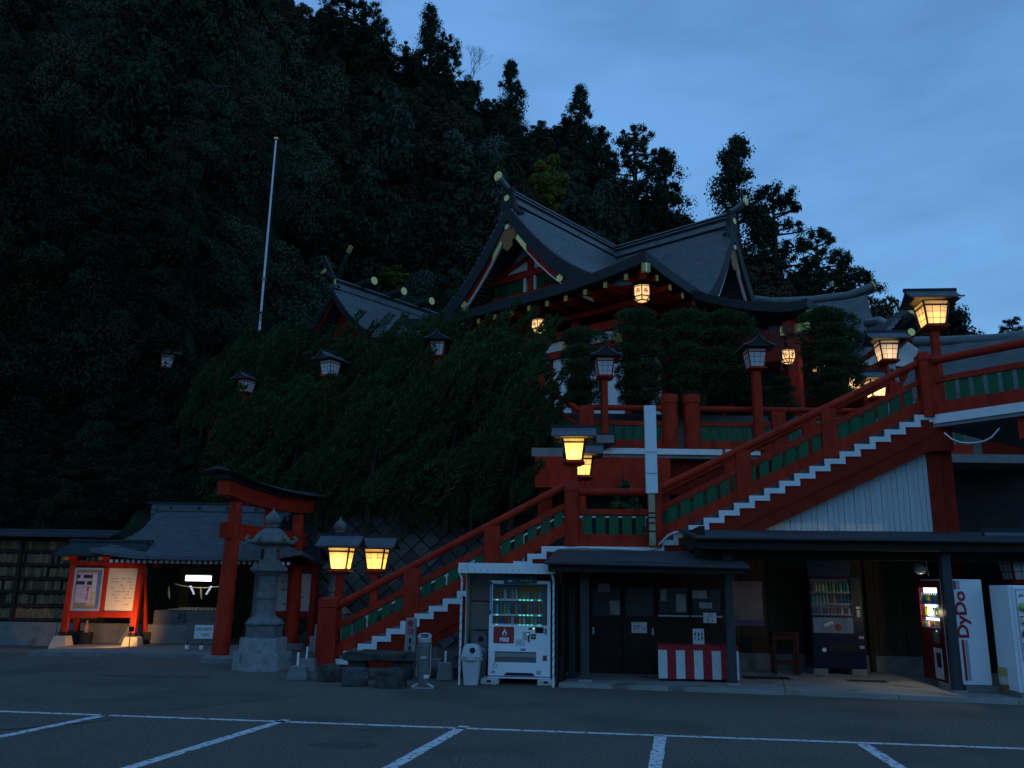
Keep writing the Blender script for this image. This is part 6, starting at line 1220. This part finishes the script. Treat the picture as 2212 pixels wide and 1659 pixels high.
# ================================================================== foliage meshes
def unit(n, r): v = r.normal(size=(n, 3)); return v/np.linalg.norm(v, axis=1)[:, None]
def leafmesh(name, c, nrm, size, m_, r, ratio=0.55, dirs=None):
    n = len(c); size = size*r.uniform(0.6, 1.3, (n, 1))
    if dirs is None:
        a = np.cross(nrm, unit(n, r)); a /= np.linalg.norm(a, axis=1)[:, None]+1e-9; b = np.cross(nrm, a)
        V = np.stack([c+a*size, c+b*size*ratio, c-a*size, c-b*size*ratio], 1).reshape(-1, 3); k = 4
    else:
        a = np.cross(dirs, unit(n, r)); a /= np.linalg.norm(a, axis=1)[:, None]+1e-9
        V = np.stack([c-a*size*ratio*0.5, c+a*size*ratio*0.5, c+dirs*size], 1).reshape(-1, 3); k = 3
    m = bpy.data.meshes.new(name); m.vertices.add(n*k); m.vertices.foreach_set('co', V.astype(np.float32).ravel())
    m.loops.add(n*k); m.loops.foreach_set('vertex_index', np.arange(n*k, dtype=np.int32)); m.polygons.add(n); m.polygons.foreach_set('loop_start', np.arange(0, n*k, k, dtype=np.int32)); m.polygons.foreach_set('loop_total', np.full(n, k, dtype=np.int32))
    m.update(); m.validate(); m.materials.append(m_); return m
def blobs(centers, radii, n_each, r, up=0.35, squash=0.8, fuzz=(0.72, 1.05)):
    C = []; Nn = []
    for c, rad in zip(centers, radii):
        d = unit(n_each, r); d[:, 2] += up; d /= np.linalg.norm(d, axis=1)[:, None]; q = rad*r.uniform(*fuzz, (n_each, 1))
        p = c+d*q*np.array([1, 1, squash]); C.append(p); nn = d+unit(n_each, r)*0.7; Nn.append(nn/np.linalg.norm(nn, axis=1)[:, None])
    return np.concatenate(C), np.concatenate(Nn)
NEARF = leafmat('near_shaded_leaves', [(0.012, 0.022, 0.014), (0.026, 0.040, 0.024), (0.014, 0.024, 0.016), (0.030, 0.042, 0.020)])  # leaf colours darkened to carry the deep shade under the near trees
FOREST = leafmat('forest_leaves', [(0.022, 0.041, 0.031), (0.047, 0.071, 0.051), (0.028, 0.050, 0.041), (0.062, 0.082, 0.045), (0.019, 0.036, 0.027), (0.069, 0.058, 0.035), (0.043, 0.069, 0.054), (0.047, 0.036, 0.029), (0.034, 0.054, 0.039), (0.053, 0.078, 0.063)], 0.16)
CEDARL = leafmat('cedar_leaves', [(0.019, 0.034, 0.022), (0.028, 0.045, 0.029)]); YGL = leafmat('yellow_green_leaves', [(0.085, 0.105, 0.024), (0.085, 0.105, 0.024)], 0.4)
RUSTL = leafmat('rusty_leaves', [(0.062, 0.045, 0.029), (0.071, 0.048, 0.029)]); JUNI = leafmat('juniper_needles', [(0.037, 0.070, 0.026), (0.050, 0.087, 0.032)], 0.5); CLIP = leafmat('clipped_needles', [(0.042, 0.078, 0.036), (0.056, 0.094, 0.040)], 0.5)
def broad(name, seed, n_blob, n_each, leaf, m_, h=1.15):
    """irregular broadleaf crown: clumps of very different size around a few limbs"""
    r = np.random.default_rng(seed); c = []; rad = []; limbs = r.uniform(-0.45, 0.45, (5, 2)); top = r.uniform(1.5, 2.1, 5)*h/1.15
    for k in range(n_blob):
        q = k % 5; f_ = r.uniform(0.15, 1.0); w = 0.62*(1.1-0.75*f_); c.append((limbs[q, 0]*f_+r.normal()*w*0.42, limbs[q, 1]*f_+r.normal()*w*0.42, 0.25+(top[q]-0.25)*f_)); rad.append(r.uniform(0.13, 0.40)*(1.15-0.5*f_))
    P, Q = blobs(np.array(c), rad, n_each, r, 0.35, 0.80); Q = unit(len(P), r)*0.35+Q*0.95; Q /= np.linalg.norm(Q, axis=1)[:, None]; return leafmesh(name, P, Q, leaf, m_, r)
def cedar(name, seed, m_, leaf=0.010, n=95, each=150, wide=0.19, flat=0.0):
    r = np.random.default_rng(seed); C = []; Rd = []
    for k in range(n):
        f = (k+r.uniform(0, 1))/n; z = 0.22+0.74*f; w = wide*(1.05-f)**(0.55 if flat == 0 else 0.3)*r.uniform(0.35, 1.15); a = r.uniform(0, 2*math.pi); C.append((w*math.cos(a), w*math.sin(a), z-0.10*w)); Rd.append(r.uniform(0.022, 0.075)*(1.25-0.5*f))
    P, Q = blobs(np.array(C), Rd, each, r, 0.2, 0.75, (0.2, 1.45)); return leafmesh(name, P, Q, leaf, m_, r), C
def trunk_mesh(C=None, h=1.0, r0=0.022, seed=0):
    b = MB(); b.path([(0, 0, -0.05), (0.004, 0.002, 0.3*h), (-0.004, 0, 0.7*h), (0, 0, 0.96*h)], [r0, r0*0.8, r0*0.5, r0*0.15], 7)
    if C is not None:
        for c in C[::2]: b.path([(0, 0, c[2]-0.03), (c[0]*0.5, c[1]*0.5, c[2]-0.02), (c[0], c[1], c[2])], [r0*0.30, r0*0.2, r0*0.08], 4)
    return b.mesh('trunk', BARK)
SRC = bpy.data.collections.new('forest_sources')
def source(name, mesh): o = bpy.data.objects.new(name, mesh); SRC.objects.link(o); return o
for k in range(5): source('crown_a%d' % k, broad('crown', 40+k, 44, 200, 0.042, FOREST))
for k in range(3): source('crown_b%d' % k, broad('crown', 60+k, 46, 400, 0.027, NEARF))
for k in range(2): source('crown_c%d' % k, broad('crown', 80+k, 46, 120, 0.05, CEDARL, 1.8))
for k in range(4): source('crown_d%d' % k, broad('crown', 90+k, 46, 420, 0.025, FOREST))
def forest(name, label, pts):
    m = bpy.data.meshes.new(name); m.from_pydata([p[:3] for p in pts], [], []); 
    for an, tp, col in (('sc', 'FLOAT', 3), ('rz', 'FLOAT', 4), ('ix', 'INT', 5), ('sz', 'FLOAT', 6)):
        a = m.attributes.new(an, tp, 'POINT'); a.data.foreach_set('value', [p[col] for p in pts])
    o = link(name, m); props(o, label, kind='stuff'); g = bpy.data.node_groups.new(name, 'GeometryNodeTree')
    g.interface.new_socket('Geometry', in_out='INPUT', socket_type='NodeSocketGeometry'); g.interface.new_socket('Geometry', in_out='OUTPUT', socket_type='NodeSocketGeometry')
    gi = N(g, 'NodeGroupInput'); go_ = N(g, 'NodeGroupOutput'); ip = N(g, 'GeometryNodeInstanceOnPoints'); ci = N(g, 'GeometryNodeCollectionInfo'); ci.inputs['Collection'].default_value = SRC; ci.inputs['Separate Children'].default_value = True; ci.inputs['Reset Children'].default_value = True
    def attr(n_, tp): q = N(g, 'GeometryNodeInputNamedAttribute', data_type=tp); q.inputs['Name'].default_value = n_; return q.outputs[0]
    cx = N(g, 'ShaderNodeCombineXYZ'); sx = N(g, 'ShaderNodeCombineXYZ'); g.links.new(attr('rz', 'FLOAT'), cx.inputs[2]); s_ = attr('sc', 'FLOAT')
    mz = N(g, 'ShaderNodeMath', operation='MULTIPLY'); g.links.new(s_, mz.inputs[0]); g.links.new(attr('sz', 'FLOAT'), mz.inputs[1]); g.links.new(s_, sx.inputs[0]); g.links.new(s_, sx.inputs[1]); g.links.new(mz.outputs[0], sx.inputs[2])
    g.links.new(gi.outputs[0], ip.inputs['Points']); g.links.new(ci.outputs[0], ip.inputs['Instance']); ip.inputs['Pick Instance'].default_value = True; g.links.new(attr('ix', 'INT'), ip.inputs['Instance Index']); g.links.new(cx.outputs[0], ip.inputs['Rotation']); g.links.new(sx.outputs[0], ip.inputs['Scale']); g.links.new(ip.outputs[0], go_.inputs[0])
    md = o.modifiers.new('scatter', 'NODES'); md.node_group = g; return o
pts = []; r = np.random.default_rng(11); Y = 27.5
while Y < YR+9:
    sp = 2.4 if Y < 50 else 3.1; X = -0.80*Y-3
    while X < 0.80*Y+3:
        x = X+r.uniform(-1.8, 1.8); y = Y+r.uniform(-1.8, 1.8); X += sp
        yf = float(yfoot(np.float64(x), np.float64(y)))
        if y < yf+0.3: continue
        z = float(hz(np.float64(x), np.float64(y)))
        if (z-CAM_H)/y > 0.98: continue
        near = y < 37; sc = (r.uniform(1.5, 2.4) if y < 50 else r.uniform(2.2, 3.8))*float(np.interp(x/y, [0.05, 0.2, 0.38], [1.0, 1.0, 0.75]))*(0.8 if y > 78 else 1.0); ix = (5+int(r.integers(3))) if near else ((int(r.integers(5)) if y > 62 else 10+int(r.integers(4))) if r.uniform() < 0.85 else 8+int(r.integers(2)))
        if y < 34.5 and x/y > -0.40: continue
        pts.append((x, y, z-0.5, sc*float(r.choice([0.7, 1.0, 1.0, 1.25, 1.5] if y < 72 else [0.7, 0.9, 1.0])), float(r.uniform(0, 6.28)), ix, float(r.uniform(0.75, 1.5) if y < 72 else r.uniform(0.7, 1.05))))
    Y += 1.5 if Y < 50 else 2.0
forest('forest', 'dense dark mixed forest covering the steep hillside', pts)
print('forest trees', len(pts))
# low scrub between the wall and the hedge, and at the left under the trees
und = []
for k in range(560):
    x = r.uniform(-27, -9) if k < 380 else r.uniform(-20, -9.5) if k < 520 else r.uniform(-9, 0.6); y = r.uniform(26.9, 33) if k < 380 else r.uniform(33, 46) if k < 520 else r.uniform(26.8, 29); und.append((x, y, float(hz(np.float64(x), np.float64(y)))-0.6, r.uniform(0.7, 1.3) if k < 520 else r.uniform(0.35, 0.6), r.uniform(0, 6.28), 5+int(r.integers(3)), r.uniform(0.7, 1.2)))
for px_, py_, Y_, s_ in ((560, 735, 30.6, 1.25), (590, 745, 30.4, 1.0), (535, 760, 30.8, 1.2), (500, 800, 30.5, 1.2), (455, 850, 29.5, 1.2), (440, 900, 29, 1.3)):
    q = aY(px_, py_, Y_); und.append((q.x, Y_, q.z-1.6, s_, px_*0.3, 5+px_ % 3, 1.0))
forest('undergrowth', 'dark low scrub at the foot of the hill', und)

# ---- trees that stand out one by one
CED = [cedar('crown', 100+k, CEDARL) for k in range(3)]; CEDT = [trunk_mesh(c) for _, c in CED]
RND = [cedar('crown', 120+k, CEDARL, 0.011, 100, 150, 0.30, 1.0) for k in range(2)]; RNDT = [trunk_mesh(c, 0.9, 0.03) for _, c in RND]
def tree(label, px, top, bot, Y, crown, trunk, widen=1.0, name='cedar_tree', cat='tree', group='trees on the skyline'):
    a = aY(px, (top+bot)/2, Y); b = aY(px, top, Y); a.z = float(hz(np.float64(a.x), np.float64(Y)))-0.4; h = b.z-a.z; t = thing(name, label, cat, tuple(a), 'W', group); t.rotation_euler.z = px*0.7
    k = link('trunk', trunk, t); k.scale = (h, h, h); c = link('crown', crown, t); c.scale = (h*widen*0.72, h*widen*0.72, h); return t
tree('tallest lone cedar against the sky above the hall', 1588, 292, 560, 84, CED[0][0], CEDT[0], 1.25)
tree('rounded tree leaning out beside the tallest lone cedar', 1672, 392, 580, 83, RND[0][0], RNDT[0], 1.1, 'round_tree')
tree('broad dark cedar on the slope shoulder above the yellow-green tree', 1372, 266, 470, 86, RND[1][0], RNDT[1], 1.0)
tree('smaller cedar on the downhill side of the broad shoulder cedar', 1438, 318, 480, 85, CED[1][0], CEDT[1], 1.4)
tree('slim upright cedar on the ridge above the shrine gable', 1254, 180, 400, 87, CED[2][0], CEDT[2], 0.95)
tree('dense tree below the slim ridge cedar', 1300, 268, 430, 86, CED[1][0], CEDT[1], 1.2)
tree('pointed cedar on the ridge with a narrow tip', 1104, 126, 290, 89, CED[1][0], CEDT[1], 1.1)
tree('open-branched cedar highest on the skyline', 930, 10, 210, 90, CED[0][0], CEDT[0], 1.15)
tree('ridge cedar beside the open-branched one', 965, 70, 220, 89, RND[0][0], RNDT[0], 0.9)
tree('dark cedar cut by the top of the frame', 745, -30, 170, 88, RND[1][0], RNDT[1], 1.3)
tree('dark ridge tree beside the one cut by the frame', 805, 10, 180, 89, RND[0][0], RNDT[0], 1.1)
tree('broadleaf tree on the lower ridge behind the hall with the upturned ridge', 1862, 575, 760, 78, RND[1][0], RNDT[1], 1.15, 'round_tree')
tree('ridge tree midway down the right-hand slope', 1768, 488, 650, 80, RND[0][0], RNDT[0], 1.1, 'round_tree')
tree('dark tree on the slope between the midway tree and the lower ridge', 1818, 540, 700, 79, RND[1][0], RNDT[1], 1.0, 'round_tree')
tree('dark pine standing behind the large sky lantern', 2048, 652, 790, 60, CED[2][0], CEDT[2], 1.5, 'pine_tree')
tree('small lone pine on the far tree line', 2188, 684, 745, 92, RND[0][0], RNDT[0], 1.2, 'pine_tree')
tree('low rounded tree on the far tree line', 1968, 690, 760, 90, RND[1][0], RNDT[1], 1.3, 'round_tree')
BRD = broad('crown', 200, 30, 240, 0.06, YGL); BR2 = broad('crown', 201, 34, 240, 0.055, RUSTL); BTR = MB().path([(0, 0, -0.3), (0.03, 0, 0.5), (0, 0.02, 1.2)], [0.09, 0.07, 0.03], 7)
for q in range(6): BTR.path([(0, 0, 0.5+0.1*q), (0.35*math.cos(q*1.1), 0.35*math.sin(q*1.1), 0.95+0.1*q)], [0.04, 0.015], 5)
BTRM = BTR.mesh('trunk', BARK)
def btree(label, px, py, Y, s, crown, name='broadleaf_tree', sz=1.0):
    a = aY(px, py, Y); t = thing(name, label, 'tree', (a.x, a.y, a.z-2.0*s), 'W', 'trees standing out from the wood'); c = link('crown', crown, t); c.scale = (s, s, s*sz); k = link('trunk', BTRM, t); k.scale = (s, s, s)
btree('yellow-green maple glowing on the slope above the shrine roof', 1195, 375, 66, 2.5, BRD, sz=1.2)
btree('brownish rounded tree right of the shrine gable', 1672, 585, 55, 2.6, BR2, sz=1.1)
btree('olive tree below the brownish one behind the roofs', 1755, 640, 53, 2.2, BR2)
btree('faint yellow-green bush on the slope above the sanctuary roof', 860, 545, 52, 1.5, BRD, 'bush', 0.6)
tw = MB(); rr2 = random.Random(9)
def twig(p, d, l, rad, lev):
    q = p+d*l; tw.path([p, q], [rad, rad*0.6], 4)
    if lev > 0:
        for _ in range(3): nd = (d+Vector((rr2.uniform(-0.6, 0.6), rr2.uniform(-0.6, 0.6), rr2.uniform(-0.2, 0.4)))).normalized(); twig(q, nd, l*0.72, rad*0.55, lev-1)
a = aY(1015, 190, 90); bt_ = thing('bare_tree', 'thin leafless tree on the skyline between two cedars', 'tree', tuple(a), 'W', 'trees on the skyline')
for q in range(3): twig(a.copy(), Vector((rr2.uniform(0, 0.5), 0, 1)).normalized(), 1.9, 0.05, 4)
tw.build('branch', BARK, bt_)

# ---- junipers of the big hedge: flames of foliage swept up to one side
def juniper_mesh(seed, h=5.0, rad=1.15, n=30, each=620):
    r = np.random.default_rng(seed); C = []; D = []
    for k in range(n):
        f = r.uniform(0.0, 1.0); a = r.uniform(0, 2*math.pi); w = rad*(1.0-0.55*f**1.6)*r.uniform(0.45, 1.0); base = np.array([w*math.cos(a), w*math.sin(a), h*0.80*f])
        d = np.array([0.58+0.12*math.cos(a), 0.15*math.sin(a)-0.12, 0.90])+r.normal(size=3)*0.09; d /= np.linalg.norm(d); L_ = r.uniform(1.5, 2.8); R0 = r.uniform(0.22, 0.44)
        t = r.uniform(0, 1, each)**0.8; prof = R0*np.sin(np.clip(t*1.15+0.12, 0, 1)*math.pi*0.94)**0.7; u = unit(each, r); u -= np.outer(u@d, d); u /= np.linalg.norm(u, axis=1)[:, None]
        C.append(base+np.outer(t*L_, d)+u*prof[:, None]*r.uniform(0.75, 1.05, (each, 1))); q = d*1.0+u*0.55+r.normal(size=(each, 3))*0.22; D.append(q/np.linalg.norm(q, axis=1)[:, None])
    return leafmesh('foliage', np.concatenate(C), None, 0.15, JUNI, r, 0.28, np.concatenate(D))
JM = [juniper_mesh(300+k) for k in range(4)]
JT = MB().path([(0, 0, -0.3), (0.05, 0, 1.5), (0.3, 0, 3.4)], [0.12, 0.09, 0.04], 7).mesh('trunk', BARK)
def juniper(label, px, top, Y, bot, k, wide=1.0):
    a = aY(px, bot, Y); b = aY(px, top, Y); s = (b.z-a.z)/5.6; t = thing('juniper', label, 'juniper', (a.x-0.6*s, Y, a.z), 'W', 'junipers of the big swept hedge'); c = link('foliage', JM[k % 4], t); c.scale = (s*wide, s*1.1, s); q = link('trunk', JT, t); q.scale = (s, s, s)
HED = [(455, 750, 28.3, 960, 1.2, 'juniper at the outer end of the hedge beside the short red gate post'), (520, 722, 28.0, 960, 1.25, 'juniper at the dark far end of the hedge top'), (600, 712, 27.6, 960, 1.2, 'juniper beside the far end of the hedge top'), (690, 705, 27.4, 960, 1.2, 'juniper behind the slanting-roof hedge lantern'), (775, 696, 27.3, 960, 1.2, 'juniper below the sanctuary roof'), (860, 693, 27.2, 960, 1.2, 'juniper at the hedge top before the hall eave'), (945, 690, 27.2, 960, 1.15, 'juniper behind the lantern nearest the shrine'), (1030, 682, 27.0, 960, 1.15, 'tall juniper under the shrine eave'), (1110, 684, 26.8, 960, 1.1, 'juniper at the shrine end of the hedge top'),
       (560, 828, 26.6, 1120, 1.25, 'lower juniper beneath the red gate post'), (650, 826, 26.4, 1130, 1.2, 'lower juniper behind the torii lintel'), (740, 812, 26.2, 1130, 1.2, 'lower juniper in the middle of the hedge'), (830, 790, 26.0, 1130, 1.2, 'lower juniper below the red post end'), (915, 772, 26.0, 1130, 1.15, 'lower juniper beneath the lantern nearest the shrine'), (1005, 742, 25.9, 1130, 1.15, 'lower juniper facing the stair landing'), (1090, 735, 25.7, 1130, 1.1, 'lower juniper beside the landing lantern'), (1140, 800, 25.3, 1130, 1.0, 'outermost juniper reaching behind the landing lantern'),
       (505, 842, 27.0, 1130, 1.2, 'dark juniper at the shaded end above the pavilion'), (700, 960, 25.9, 1160, 1.2, 'hedge-foot juniper over the torii'), (880, 940, 25.7, 1150, 1.2, 'hedge-foot juniper above the stone wall'), (1040, 930, 25.5, 1150, 1.1, 'hedge-foot juniper nearest the landing')]
for k, (px_, tp2, Y_, bo, wd, lab) in enumerate(HED): juniper(lab, px_, tp2, Y_, bo, k, wd)
# ---- clipped conifers in front of the hall
def clipped_mesh(seed, tiers):
    r = np.random.default_rng(seed); C = []; Rd = []
    for z, w, rad in tiers:
        m = max(3, int(w*9))
        for k in range(m): a = 2*math.pi*k/m+r.uniform(-0.3, 0.3); C.append((w*math.cos(a), w*0.8*math.sin(a), z+r.uniform(-0.06, 0.06))); Rd.append(rad*r.uniform(0.85, 1.15))
        C.append((0, 0, z+rad*0.3)); Rd.append(rad*1.1)
    P, Q = blobs(np.array(C), Rd, 1300, r, 0.25, 0.85, (0.7, 1.15)); dr = Q*0.8+np.array([0, 0, 0.5]); dr /= np.linalg.norm(dr, axis=1)[:, None]
    return leafmesh('foliage', P, None, 0.075, CLIP, r, 0.40, dr)
TI = [[(0.35, 0.28, 0.30), (0.9, 0.30, 0.32), (1.5, 0.36, 0.34), (2.1, 0.40, 0.34), (2.75, 0.34, 0.36)], [(0.3, 0.30, 0.30), (0.8, 0.34, 0.34), (1.3, 0.38, 0.36), (1.85, 0.40, 0.38), (2.4, 0.40, 0.38), (2.95, 0.28, 0.38)], [(0.25, 0.36, 0.30), (0.8, 0.45, 0.34), (1.5, 0.38, 0.34), (2.2, 0.36, 0.36), (2.8, 0.24, 0.36)]]
CM = [clipped_mesh(400+k, t_) for k, t_ in enumerate(TI)]; CT = MB().path([(0, 0, -0.2), (0.05, 0.02, 1.2), (0, 0, 2.6)], [0.10, 0.08, 0.04], 7).mesh('trunk', BARK)
for k, (px_, tp2, bo, Y_, wd, v_, lab) in enumerate([(1258, 690, 868, 25.6, 1.0, 0, 'clipped conifer column nearest the sloping balustrade'), (1380, 662, 870, 25.9, 1.0, 1, 'clipped conifer under the corner lantern, second in the row'), (1478, 664, 872, 26.0, 1.05, 1, 'clipped conifer third in the row before the hall'), (1578, 656, 850, 26.2, 1.25, 2, 'wide clipped conifer beside the terrace lantern'), (1690, 805, 900, 25.6, 1.2, 2, 'low clipped conifer behind the terrace balustrade'), (1800, 660, 850, 26.0, 1.15, 1, 'bulky clipped conifer in front of the porch corner')]):
    a = aY(px_, bo, Y_); b = aY(px_, tp2, Y_); s = (b.z-a.z)/3.35; t = thing('clipped_conifer', lab, 'conifer', (a.x, Y_, a.z-0.35*s), 'W', 'clipped conifers before the hall'); c = link('foliage', CM[v_], t); c.scale = (s*wd*1.42, s*wd*1.25, s*1.04); c.rotation_euler.z = k*1.3; q = link('trunk', CT, t); q.scale = (s, s, s)
t = thing('shrub', 'small dark shrub beneath the terrace beside the white sign box', 'shrub', tuple(aY(1345, 1045, 22.5)), 'W'); SH = broad('foliage', 500, 18, 160, 0.09, JUNI); c = link('foliage', SH, t, (0, 0, -1.0)); c.scale = (0.75, 0.6, 0.6); q = link('trunk', CT, t, (0, 0, -1.0)); q.scale = (0.5, 0.5, 0.5)

# bare twiggy shrub between the conifers
tw = MB(); a = aY(1700, 800, 26.4); bs_ = thing('bare_shrub', 'leafless twiggy shrub between the clipped conifers below the porch', 'shrub', tuple(a), 'W')
for q in range(5): twig(a+Vector((rr2.uniform(-0.2, 0.2), 0, 0)), Vector((rr2.uniform(-0.5, 0.5), rr2.uniform(-0.3, 0.3), 1)).normalized(), 0.55, 0.02, 4)
tw.build('branch', mat('grey_bark', (0.10, 0.09, 0.08), 0.9), bs_)

# unseen ridge added behind the viewer to keep low sky off the shop fronts
HB = []
for k in range(73):
    t_ = R(75+k*210/72); rad = 170; h_ = 22+7*math.sin(k*0.35+1)+3*math.sin(k*1.1); d_ = (math.sin(t_), math.cos(t_))
    HB.append((d_[0]*rad, d_[1]*rad, h_))
m = MB(); n_ = len(HB); vs = [(p[0]*0.72, p[1]*0.72, -1) for p in HB]+[(p[0]*0.86, p[1]*0.86, p[2]*0.6) for p in HB]+[(p[0], p[1], p[2]) for p in HB]
m.add(vs, [(j*n_+i, j*n_+i+1, (j+1)*n_+i+1, (j+1)*n_+i) for j in range(2) for i in range(n_-1)])
o = m.build('unseen_hills', mat('unseen_ridge_woods', (0.025, 0.040, 0.022), 0.95, 0.4, 0.08), None, smooth=True); props(o, 'unseen wooded ridge on the other side of the valley', kind='structure')
